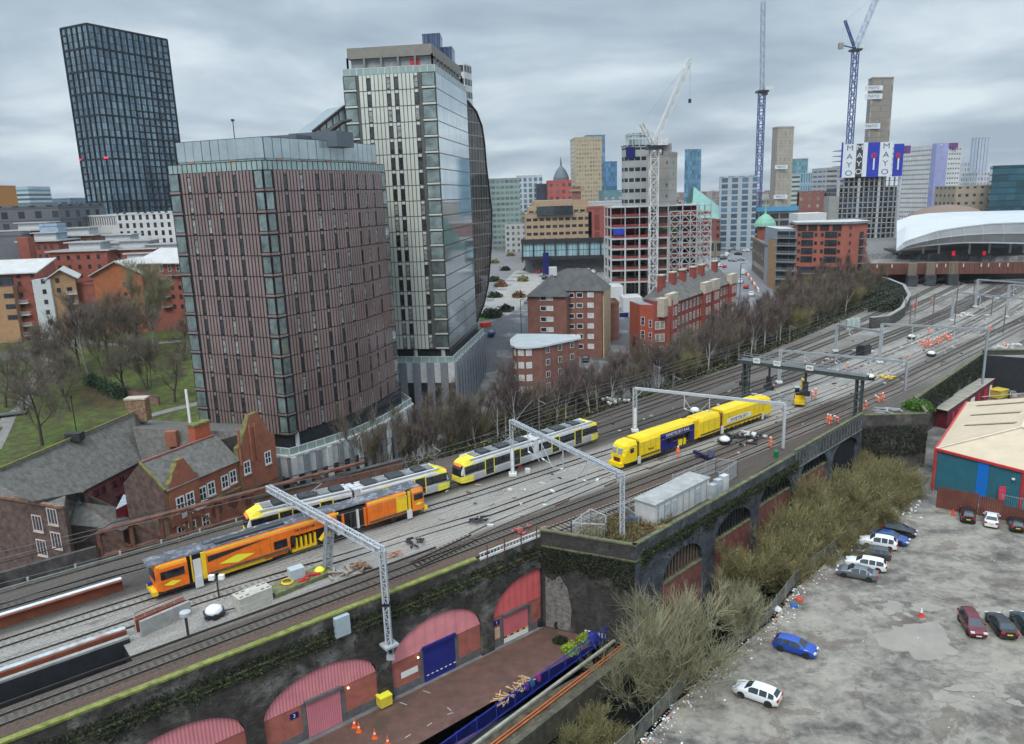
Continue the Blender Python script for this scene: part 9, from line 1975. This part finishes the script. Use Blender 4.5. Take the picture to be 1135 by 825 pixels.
for i in range(900):
 k=rr_.randrange(len(fpts)-1);t_=rr_.random();p=fpts[k].lerp(fpts[k+1],t_);off=abs(rr_.gauss(0,1.1))+.15;dd=(fpts[k+1]-fpts[k]).normalized();p=p+Vector((dd.y,-dd.x,0))*off;s_=rr_.uniform(.04,.15);a=rr_.uniform(0,3);lm.box((p.x,p.y,.11+s_*.3),(s_*1.6,s_,s_*.6),lcol[rr_.choice([0,0,1,2,3])],rz=a)
for i in range(500):p=Vector((rr_.uniform(14,90),rr_.uniform(50,105),0));s_=rr_.uniform(.03,.08);lm.box((p.x,p.y,.11),(s_*1.6,s_,s_*.6),lcol[rr_.choice([0,3,3,1])],rz=rr_.uniform(0,3))if p.x>1.15*(p.y-58)+16 else None
for i in range(160):p=G(992+rr_.gauss(0,14),565+rr_.gauss(0,5),0);s_=rr_.uniform(.08,.25);lm.box((p.x,p.y,.12+s_*.2),(s_*1.6,s_,s_*.6),lcol[rr_.choice([0,0,1])],rz=rr_.uniform(0,3))
o=lm.build('litter');stuff(o)
for px,py,m_,lb,nm in((886,665,mat('red_bag2',(.45,.06,.03)),'crumpled red bag among the litter by the chain link fence','red_bag'),(880,672,mat('blue_bag2',(.03,.1,.3)),'crumpled blue bag among the litter by the chain link fence','blue_bag'),(862,676,mat('white_bag2',(.65,.65,.65)),'white plastic bag caught at the chain link fence','white_bag')):
 c=G(px,py,.1);q=MB();q.lathe(c,[(.5,0),(.42,.2),(.15,.42),(.03,.45)],m_,7);tag(q.build(nm),lb,'bag')
sh_=thing('blue_industrial_shed','teal blue metal shed with cream hipped roof and red trim at the right','building');zs=6.6
a=V2(G(1038,498,zs));b=V2(G(1135,523,zs));dx_=(b-a).normalized();b2=a+dx_*22;pk=G(1115,446,6.9);dy_=Vector((-dx_.y,dx_.x))
far_=V2(G(1072,446,zs));a_far=far_;LD=(a_far-a).length;dyv=(a_far-a).normalized()
teal=corr_mat('teal_cladding',(.03,.15,.195),.35,.82,.2);creamr=mat('cream_roof_sheet',(.56,.455,.32),rough=.65,var=.08,scale=.4,stain=.15,stain_col=(.42,.36,.28),sscale=.4);redt=mat('red_trim',(.55,.04,.04),rough=.5)
W_=22.0;bb4=[a,b2,b2+dyv*LD,a+dyv*LD];q=MB();q.prism(ccw(bb4),0,zs,teal,creamr);q.build('walls',None,sh_)
rx0=a+dx_*W_*.5+dyv*11;rx1=a+dx_*W_*.5+dyv*LD;zr=zs+3.3;q=MB()
V3=lambda p,z:(p.x,p.y,z)
q.face([V3(a,zs+.05),V3(b2,zs+.05),V3(rx0,zr)],creamr);q.face([V3(a+dyv*LD,zs+.05),V3(a,zs+.05),V3(rx0,zr),V3(rx1,zr)],creamr);q.face([V3(b2,zs+.05),V3(b2+dyv*LD,zs+.05),V3(rx1,zr),V3(rx0,zr)],creamr);q.face([V3(b2+dyv*LD,zs),V3(a+dyv*LD,zs),V3(rx1,zr)],teal);q.build('roof',None,sh_)
q=MB();gsk=mat('rooflight',(.36,.32,.22),rough=.5)
for i in range(4):
 for sd in(0,1):
  p0=a+dyv*(14+i*7)+(dx_*2.2 if sd==0 else dx_*(W_-2.2));p1=a+dyv*(14+i*7)+dx_*(W_*.5)+(-dx_*1.2 if sd==0 else dx_*1.2);z0=zs+.05+3.25*.2;z1=zs+.05+3.25*.9;q.beam((p0.x,p0.y,z0+.08),(p1.x,p1.y,z1+.08),.9,.05,gsk)
p0=a+dx_*W_*.66+dyv*3.2;p1=a+dx_*W_*.62+dyv*7.6;q.beam((p0.x,p0.y,zs+1.05),(p1.x,p1.y,zs+2.4),1.7,.05,gsk);q.build('rooflights',None,sh_)
q=MB();q.beam(V3(rx0,zr+.1),V3(rx1,zr+.1),.5,.15,mat('ridge_cream',(.62,.54,.42)));q.beam(V3(rx0,zr+.1),V3(a,zs+.15),.35,.12,mat('ridge_cream',(.6,.5,.4)));q.beam(V3(rx0,zr+.1),V3(b2,zs+.15),.35,.12,mat('ridge_cream',(.6,.5,.4)));q.build('ridge_capping',None,sh_)
nx2=Vector((dx_.y,-dx_.x));q=MB();q.beam(V3(a+nx2*.15,zs+.05),V3(b2+nx2*.15,zs+.05),.3,.35,redt);q.beam(V3(a-dx_*.12,zs+.05),V3(a+dyv*LD-dx_*.12,zs+.05),.25,.3,redt);q.beam(V3(a+nx2*.1,0),V3(a+nx2*.1,zs),.3,.3,redt);uu=onwall(a,b2,1131,560)[0];q.beam(V3(a+dx_*uu+nx2*.1,0),V3(a+dx_*uu+nx2*.1,zs),.3,.3,redt);q.build('red_trim',None,sh_)
ub=onwall(a,b2,1083,530)[0];ub2=onwall(a,b2,1095,532)[0];q=MB();p=a+dx_*((ub+ub2)/2)+nx2*.06;q.box((p.x,p.y,zs/2),(ub2-ub,.1,zs-.1),mat('bright_blue_panel',(.01,.17,.60),rough=.4,var=.05),rz=math.atan2(dx_.y,dx_.x));q.build('bright_blue_panel',None,sh_)
q=MB();p=a+dx_*(uu-1.2)+nx2*.25;q.lathe((p.x,p.y,5.2),[(.22,-.1),(.22,.1)],signw,10);q.build('wall_lamp',None,sh_)
t=thing('rusty_timber_fence','tall rust red and brown board fence in front of the blue shed','fence');rtm=corr_mat('rust_boards',(.17,.055,.038),.3,.3,.6)
f0,f1,f2=V2(G(1037,563,0)),V2(G(1111,577,0)),V2(G(1160,588,0));
for i,(p0,p1,h)in enumerate(((f0,f0.lerp(f1,.63),3.3),(f0.lerp(f1,.64),f1,3.0),(f1,f2,2.2))):
 q=MB();q.wall(p0,p1,0,h,rtm);x=(p1-p0).normalized();nn2=Vector((-x.y,x.x))*.12;q.wall(p1+nn2,p0+nn2,0,h,rtm);q.face([V3(p0,h),V3(p1,h),V3(p1+nn2,h),V3(p0+nn2,h)],rtm);q.build('boards',None,t)
q=MB();p=V2(G(1116,556,1.5));q.box((p.x,p.y+.2,2.6),(2.2,.15,2.2),mat('pink_red_board',(.6,.06,.10),rough=.5),rz=-.2);tag(q.build('red_sign_board'),'bright pinkish red board above the fence by the shed corner','sign')
fence('palisade_fence','blue grey palisade on top of the low fence at the right edge',[V3(f1+Vector((.4,1.2)),0),V3(f2+Vector((.4,1.2)),0)],3.2,mat('blue_palisade',(.2,.3,.36),rough=.5),z=.3,pitch=2.2,bp=.25)
q=MB();p=G(1088,571,.1);q.box((p.x,p.y+.4,.8),(.35,.35,1.4),dia);tag(q.build('yellow_bollard'),'small yellow bollard between the dark and the white parked cars','bollard')
ls=thing('low_red_shed','long low shed with mossy grey roof and red doors along the viaduct wall','shed')
zl=3.6;p0,p1,p2,p3=[V2(G(*p,zl))for p in((1033,452),(1051,456),(1102,421),(1085,421))]
q=MB();q.prism(ccw([p0,p1,p2,p3]),-1,zl,mat('dark_red_wall',(.13,.015,.025),rough=.7,var=.3),mat('mossy_sheet_roof',(.34,.32,.26),rough=.9,var=.25,scale=.6,stain=.6,stain_col=(.13,.14,.07),sscale=.35));q.build('walls',None,ls)
q=MB();c=(p0+p1+p2+p3)/4;q.prism([c+(p-c)*1.04 for p in ccw([p0,p1,p2,p3])],zl,zl+.2,dark_fr,mat('mossy_sheet_roof',(.34,.32,.26)),bottom=True);q.build('roof',None,ls)
xx=(p2-p1).normalized();Lq=(p2-p1).length;nq=Vector((xx.y,-xx.x))
for i,f_ in enumerate((.10,.22,.36,.5,.64,.8,.92)):p=p1+xx*Lq*f_+nq*.08;q=MB();q.box((p.x,p.y,1.5),(2.6 if i%2 else 1.3,.12,2.6),mat('crimson_door',(.38,.01,.05),rough=.5)if i in(0,1,4,5)else signw,rz=math.atan2(xx.y,xx.x));q.build('door',None,ls)
q=MB();c=G(1119,452-20,0);q.lathe((c.x,c.y,0),[(1.6,0),(1.6,3.4),(1.4,3.6)],mat('blue_tank2',(.01,.10,.45),rough=.4),18);tag(q.build('blue_tank'),'bright blue cylindrical tank behind the cream roofed shed','tank')
q=MB();c=G(1106,441,0);q.box((c.x,c.y,1.0),(3.4,2.4,1.6),mat('skip_yellow',(.55,.4,.05),rough=.6,var=.25),rz=.5);q.box((c.x,c.y,1.9),(3.6,2.6,.15),mat('skip_yellow',(.5,.4,.05)),rz=.5);tag(q.build('yellow_skip'),'yellow skip between the crimson shed door and the silver car','skip')
q=MB();c=G(1104,430,0);q.box((c.x,c.y,1.3),(2.6,2.2,2.2),wpl,rz=.4);tag(q.build('white_crate'),'white crate beside the crimson doors of the low shed','crate')
q=MB();c=G(1133,425,0);q.lathe((c.x,c.y,0),[(2.0,0),(2.0,4),(1.6,4.6)],mat('maroon_tank',(.14,.04,.045),rough=.6),16);tag(q.build('maroon_tank'),'maroon tank cut by the right edge behind the shed','tank')
# ==== ROADS OF THE TOWN
paving=mat('pale_paving',(.30,.285,.26),rough=.85,var=.15,scale=.3)
drape('street',[GT(590,420),GT(565,385),GT(560,362),GT(585,352),GT(600,340),GT(612,320)],13,asph);drape('street',[GT(565,385),GT(540,395),GT(528,420)],8,asph)
drape('main_street',[GT(836,350),GT(826,320),GT(812,296),GT(798,283),GT(770,276)],20,mat('pale_asphalt',(.19,.195,.205),rough=.8,var=.12))
drape('alley',[GT(676,400),GT(683,370),GT(694,352)],9,asph);drape('square_path',[GT(556,350),GT(572,322),GT(590,300),GT(700,296)],16,paving);drape('street',[GT(600,300),GT(592,280),GT(586,262)],9,mat('pale_asphalt',(.19,.195,.2)))
p=GT(537,352);q=MB();
poly_sheet('grass_verge',[tuple(GT(x,y))for x,y in((528,357),(553,352),(545,347),(531,349))],mat('verge_grass',(.07,.15,.02),rough=.9,var=.3),dz=.12)
q=MB();
for i in range(16):a=GT(548+.0*i,1)if False else None
# ==== CARS
tyre_m=mat('tyre',(.018,.018,.018),rough=.85,var=0);rim_m=mat('alloy_rim',(.42,.43,.45),rough=.35,metal=.6,var=0);cglass=mat('car_glass',(.025,.035,.04),rough=.04,var=0,spec=.9);tail_m=mat('tail_lamp',(.42,.01,.015),rough=.2,var=0);head_m=mat('head_lamp',(.6,.62,.65),rough=.1,var=0);plate_y=mat('plate_yellow',(.75,.58,.05),rough=.5,var=0);plate_w=mat('plate_white',(.7,.7,.68),rough=.5,var=0);trim_m=mat('car_black_trim',(.02,.02,.022),rough=.5,var=0)
CT={'hatch':dict(L=4.25,W=1.78,roof=[(-2.12,.60),(-2.08,.98),(-1.98,1.08),(-1.62,1.36),(-1.2,1.44),(-.5,1.47),(.2,1.44),(.42,1.40),(1.08,1.0),(1.6,.93),(1.95,.80),(2.1,.62),(2.125,.45)],win=(-1.72,.62)),'saloon':dict(L=4.65,W=1.82,roof=[(-2.32,.62),(-2.28,.98),(-2.1,1.04),(-1.72,1.05),(-1.1,1.36),(-.7,1.42),(-.2,1.44),(.35,1.40),(1.08,1.0),(1.7,.93),(2.1,.80),(2.28,.62),(2.325,.45)],win=(-1.42,.62)),'estate':dict(L=4.7,W=1.82,roof=[(-2.35,.60),(-2.32,1.0),(-2.25,1.12),(-1.95,1.40),(-1.6,1.47),(-.6,1.50),(.25,1.46),(.45,1.41),(1.15,1.0),(1.75,.93),(2.15,.80),(2.3,.62),(2.35,.45)],win=(-2.0,.66)),'suv':dict(L=4.5,W=1.86,roof=[(-2.24,.65),(-2.2,1.15),(-2.1,1.22),(-1.75,1.55),(-1.35,1.63),(-.5,1.66),(.25,1.62),(.45,1.56),(1.05,1.14),(1.6,1.07),(2.0,.92),(2.2,.68),(2.25,.45)],win=(-1.8,.6)),'mpv':dict(L=4.5,W=1.85,roof=[(-2.24,.65),(-2.2,1.1),(-2.12,1.25),(-1.9,1.58),(-1.5,1.66),(-.4,1.69),(.3,1.64),(.6,1.54),(1.45,1.05),(1.8,.96),(2.05,.85),(2.2,.66),(2.25,.45)],win=(-1.95,.9)),'van':dict(L=5.2,W=1.98,roof=[(-2.6,.7),(-2.58,1.9),(-2.5,2.1),(-1.5,2.15),(-.5,2.15),(.5,2.13),(1.0,2.05),(1.2,1.9),(1.85,1.2),(2.2,1.05),(2.45,.85),(2.57,.65),(2.6,.45)],win=(.6,1.3))}
CM={}
def car_meshes(kind,paint):
 if(kind,paint.name)in CM:return CM[(kind,paint.name)]
 c=CT[kind];L_,W_=c['L'],c['W'];R_=c['roof'];belt=.93 if kind not in('suv','mpv','van')else(1.02 if kind!='van' else 1.15)
 xs=sorted(set([x for x,z in R_]+[c['win'][0],c['win'][1],-.38,-.28]+([-1.18,-1.08]if kind!='van' else[])))
 rz=lambda x:float(np.interp(x,[a for a,b in R_],[b for a,b in R_]))
 def ring(x):
  zr=rz(x);tp=abs(x)/(L_/2);w=W_/2*(1-.16*max(0,tp-.72)/.28*(1 if True else 0));cab=zr>belt+.12
  zb=min(belt,zr-.05);top=w*(.97-.30*min(1,max(0,zr-belt)/.5))if cab else w*.9
  zlow=.24 if tp<.93 else.32
  return[(w*.93,zlow),(w,.45 if zr>.5 else zr-.02),(w,min(.72,zb-.04)if zb>.6 else zb-.03),(w*.965,zb),(top,zr-(.06 if cab else.01)),(top*.86,zr),(0,zr+(.015 if cab else.02))],cab
 rings=[(x,*ring(x))for x in xs];q=MB();g=MB()
 w0,w1=c['win']
 ws=[i for i in range(len(R_)-1)if R_[i][0]>0 and R_[i][1]-R_[i+1][1]>.3];wsx=(R_[ws[0]][0],R_[ws[0]+1][0])if ws else None
 rs=None
 for i in range(len(R_)-1):
  if R_[i][0]<-.9 and R_[i+1][1]-R_[i][1]>.22 and R_[i][1]>belt:rs=(R_[i][0],R_[i+1][0])
 for(xa,A,ca_),(xb,B,cb_)in zip(rings[:-1],rings[1:]):
  for sy in(-1,1):
   for k in range(6):
    P=[(xa,sy*A[k][0],A[k][1]),(xb,sy*B[k][0],B[k][1]),(xb,sy*B[k+1][0],B[k+1][1]),(xa,sy*A[k+1][0],A[k+1][1])]
    if sy>0:P=P[::-1]
    isg=False
    if k==3 and xa>=w0-.01 and xb<=w1+.01 and not(xb-xa<.12 and(abs((xa+xb)/2+.33)<.08 or abs((xa+xb)/2+1.13)<.08)):isg=True
    if k==3 and wsx and xa>=w1-.01 and xb<=wsx[1]-.05 and kind!='van':isg=(xb-xa)>.1 and xa<wsx[0]+.2
    if k>=5 and wsx and xa>=wsx[0]-.01 and xb<=wsx[1]+.01:isg=True
    if k>=5 and rs and xa>=rs[0]-.01 and xb<=rs[1]+.01:isg=True
    (g if isg else q).face(P,cglass if isg else paint)
 for x,A,sgn in((rings[0][0],rings[0][1],-1),(rings[-1][0],rings[-1][1],1)):
  P=[(x,a[0],a[1])for a in A]+[(x,-a[0],a[1])for a in A[::-1][1:]];q.face(P if sgn>0 else P[::-1],paint)
 q.box((0,0,.27),(L_*.8,W_*.9,.14),trim_m)
 for sy in(-1,1):q.box((.75 if kind!='van' else 1.3,sy*(W_/2+.07),belt+.03),(.12,.18,.12),paint)
 wb=L_*.30
 for sx in(-wb,wb):
  for sy in(-1,1):q.lathe((sx,sy*(W_/2-.03),.34),[(.02,.035),(.385,.036)][::1],trim_m,18,ax=(UX,UZ*sy*-1,UY*sy))
 body=q.mesh('body');glass=g.mesh('windows');
 bpy.context.view_layer.update()
 wq=MB();wq.lathe((0,0,0),[(.22,-.1),(.33,-.09),(.33,.09),(.24,.1)],tyre_m,18,ax=(UX,UZ,UY));wt_=wq.mesh('tyre');rq=MB();rq.lathe((0,0,0),[(.24,.09),(.22,.105),(.06,.09),(.01,.1)],rim_m,10,ax=(UX,UZ,UY));rm_=rq.mesh('rim')
 zl=.72 if kind not in('suv','mpv','van')else.8
 hq=MB();hq.box((0,0,0),(.3,.38,.15),head_m);tq=MB();tq.box((0,0,0),(.14,.36,.22),tail_m);py_=MB();py_.box((0,0,0),(.03,.52,.12),plate_y);pw2=MB();pw2.box((0,0,0),(.03,.52,.12),plate_w)
 CM[(kind,paint.name)]=(body,glass,wt_,rm_,hq.mesh('headlight'),tq.mesh('tail_light'),py_.mesh('number_plate'),pw2.mesh('number_plate'),wb,zl);return CM[(kind,paint.name)]
def car(kind,paint,pos,rz,label,group='cars in the rough car park',full=True,z=.1,name='parked_car',cat='car'):
 c=CT[kind];L_,W_=c['L'],c['W'];b,g,wt_,rm_,h,tl,pY,pW,wb,zl=car_meshes(kind,paint);t=thing(name,label,cat,group,(pos[0],pos[1],z),rz)
 obj('body',b,t);obj('windows',g,t)
 if full:
  for sx in(-wb,wb):
   for sy in(-1,1):w=bpy.data.objects.new('wheel',wt_);COL.objects.link(w);w.parent=t;w.location=(sx,sy*(W_/2-.1),.33);w.rotation_euler.z=0 if sy>0 else math.pi;obj('rim',rm_,w)
  for sy in(-1,1):o=obj('headlight',h,t,(L_/2-.12,sy*(W_/2-.32),zl-.04));o=obj('tail_light',tl,t,(-L_/2+.03,sy*(W_/2-.24),zl+.16))
  obj('number_plate',pY,t,(-L_/2-.01,0,.72));obj('number_plate',pW,t,(L_/2+.005,0,.42))
 return t
def paint(name,col,metal=.0):return mat(name,col,rough=.28,metal=metal,var=0,coat=.6)
p_white=paint('paint_white',(.72,.74,.75));p_blue=paint('paint_bright_blue',(.012,.07,.42),.3);p_grey=paint('paint_grey',(.17,.19,.21),.5);p_dgrey=paint('paint_dark_grey',(.07,.075,.08),.4);p_navy=paint('paint_navy',(.012,.03,.09),.3);p_dk=paint('paint_ink',(.012,.014,.02),.2);p_mar=paint('paint_maroon',(.13,.008,.015),.2);p_black=paint('paint_black',(.01,.01,.012));p_green=paint('paint_dark_green',(.02,.04,.045),.3);p_silver=paint('paint_silver',(.40,.42,.44),.6);p_red=paint('paint_red',(.45,.02,.02));p_midb=paint('paint_mid_blue',(.02,.08,.28),.3)
def from_wheels(f,r,side,kind):
 F_,R_=G(*f,.1),G(*r,.1);d=(F_-R_).normalized();left=Vector((-d.y,d.x,0));c=(F_+R_)/2-left*side*(CT[kind]['W']/2-.1);return c,math.atan2(d.y,d.x)
for f,r,side,kind,p,lb in[((820,773),(852.5,784.5),1,'hatch',p_white,'white hatchback parked alone nearest the camera in the rough car park'),((894,730.5),(864,721.5),-1,'hatch',p_blue,'bright blue hatchback parked alone behind the white hatchback'),((935,640),(963,645.5),1,'saloon',p_grey,'blue grey saloon, nearest of the row along the chain link fence'),((943,629.5),(975,635.5),1,'estate',p_white,'white estate car second in the row along the chain link fence'),((950,617.5),(980,622.5),1,'estate',p_dgrey,'dark grey estate between the two white cars of the row'),((958,606.5),(988,611.5),1,'suv',p_white,'white four by four in the middle of the row by the fence'),((998,606),(971,599.5),-1,'saloon',p_midb,'blue saloon facing right in the far half of the row'),((1008.5,597),(982,591.5),-1,'hatch',p_dk,'inky dark hatchback, farthest of the row along the fence')]:
 c,a=from_wheels(f,r,side,kind);car(kind,p,c,a,lb)
def by2(rear,front,kind):R_,F_=G(*rear,.1),G(*front,.1);d=(F_-R_).normalized();c=(F_+R_)/2;return c,math.atan2(d.y,d.x)
for rear,front,kind,p,lb in[((1069,684),(1085,710),'mpv',p_mar,'maroon people carrier facing the camera beside the puddles'),((1118,710),(1100,686),'saloon',p_black,'black saloon with pale roof right of the maroon people carrier'),((1146,708),(1128,686),'saloon',p_green,'dark green car with pale roof cut by the right edge'),((1073,582),(1071,568),'suv',p_dk,'dark four by four backed toward us at the rusty fence'),((1098,587),(1099,572.5),'saloon',p_white,'white coupe parked at the rusty fence'),((1128,592),(1124,578),'hatch',p_black,'black hatchback at the rusty fence by the right edge'),((1126,444),(1116,436),'saloon',p_silver,'silver car parked by the blue tank behind the shed')]:
 c,a=by2(rear,front,kind);car(kind,p,c,a,lb)
rr_=random.Random(31);kinds=['hatch','saloon','van','suv','hatch'];pts_=[p_white,p_silver,p_dgrey,p_white,p_black,p_red,p_midb]
def lot(spots,group,lab,rz=None,only=None):
 for i,(px,py)in enumerate(spots):
  p=GT(px,py);car(rr_.choice(only or kinds),pts_[rr_.randrange(7)]if not only else p_white,(p.x,p.y),rz if rz is not None else rr_.uniform(0,3.1),lab,group,full=False,z=p.z+.08,name='town_vehicle',cat='vehicle')
lot([(608+6.5*i,294+(i%2)*1.2)for i in range(8)]+[(640+6*i,303)for i in range(4)],'white vehicles in the lot below the glass box','white van or car in the parking lot below the blue glass box',1.3,['van','hatch','suv'])
lot([(595+3*i,300+3.2*i)for i in range(4)]+[(650,295),(656,296)],'vehicles at the lot entrance','vehicle at the entrance of the lot beside the navy totem',1.2)
lot([(797,285),(802,288),(806,284),(812,290),(818,283),(826,279),(793,291),(800,296),(808,279),(821,289),(815,277)],'far traffic on the main street','small vehicle in the traffic on the wide street',None)
for(px,py,k,p,lb)in((824,304,'van',p_white,'white van driving up the wide street'),(821,314,'suv',p_white,'white car following the van on the wide street'),(827,320,'hatch',p_red,'red car by the orange barriers on the wide street'),(833,328,'hatch',p_white,'white car at the near end of the wide street'),(803,297,'hatch',p_red,'small red car crossing the wide street'),(811,345,'hatch',p_white,'white car behind the end of the red terrace'),(545,372,'hatch',p_midb,'blue car parked by the pale tower podium'),(682,357,'hatch',p_white,'white car parked in the alley between brick blocks, front'),(680,365,'saloon',p_black,'black car parked in the alley between brick blocks, rear'),(649,400,'hatch',p_dgrey,'dark car in the yard right of the curved brick block'),(649,410,'hatch',p_silver,'silver car in the yard right of the curved brick block, nearer')):
 g_=GT(px,py);car(k,p,(g_.x,g_.y),1.2 if px>700 else 1.45,lb,None,full=False,z=g_.z+.08,name='town_vehicle',cat='vehicle')
q=MB();g0,g1=GT(826,303),GT(841,326)
for i in range(9):p0,p1=g0.lerp(g1,i/9),g0.lerp(g1,(i+.8)/9);q.beam((p0.x,p0.y,p0.z+.9),(p1.x,p1.y,p1.z+.9),.4,1.2,mat('orange_barrier',(.7,.15,.05))if i%2 else signw)
tag(q.build('street_barriers'),'row of orange and white barriers along the wide street','barrier')
q=MB();c=GT(538,362);q.box((c.x,c.y,c.z+.6),(3,1.6,1.2),mat('red_barrier',(.7,.07,.03)),rz=.6);tag(q.build('red_site_barrier'),'red plastic barrier beside the pale tower podium','barrier')
for i,(px,py,h)in enumerate([(578,372,10),(703,372,9),(820,330,11),(841,300,11),(597,372,9),(792,300,11),(735,395,8)]):
 p=GT(px,py);q=MB();q.beam((p.x,p.y,p.z),(p.x,p.y,p.z+h),.18,.18,dark_fr);q.beam((p.x,p.y,p.z+h),(p.x+1.4,p.y,p.z+h+.2),.14,.12,dark_fr);tag(q.build('street_lamp'),['street lamp left of the hipped brick block','street lamp by the pale blue hoarding','street lamp at the near end of the wide street','street lamp beside the old stone building','street lamp in front of the curved brick block','street lamp by the scaffolding corner','street lamp below the red terrace'][i],'street lamp')
 # ==== HAZE
hzb=MB();hzb.box((35,1600,110),(7300,4150,240),None);
hm=bpy.data.materials.new('haze_air');hm.use_nodes=True;t=hm.node_tree;t.nodes.clear();o_=N('ShaderNodeOutputMaterial',t);pv=N('ShaderNodeVolumePrincipled',t);pv.inputs['Density'].default_value=.00006;pv.inputs['Color'].default_value=(.93,.96,1,1);pv.inputs['Anisotropy'].default_value=0;t.links.new(pv.outputs[0],o_.inputs['Volume'])
haze=hzb.build('haze',hm);stuff(haze)
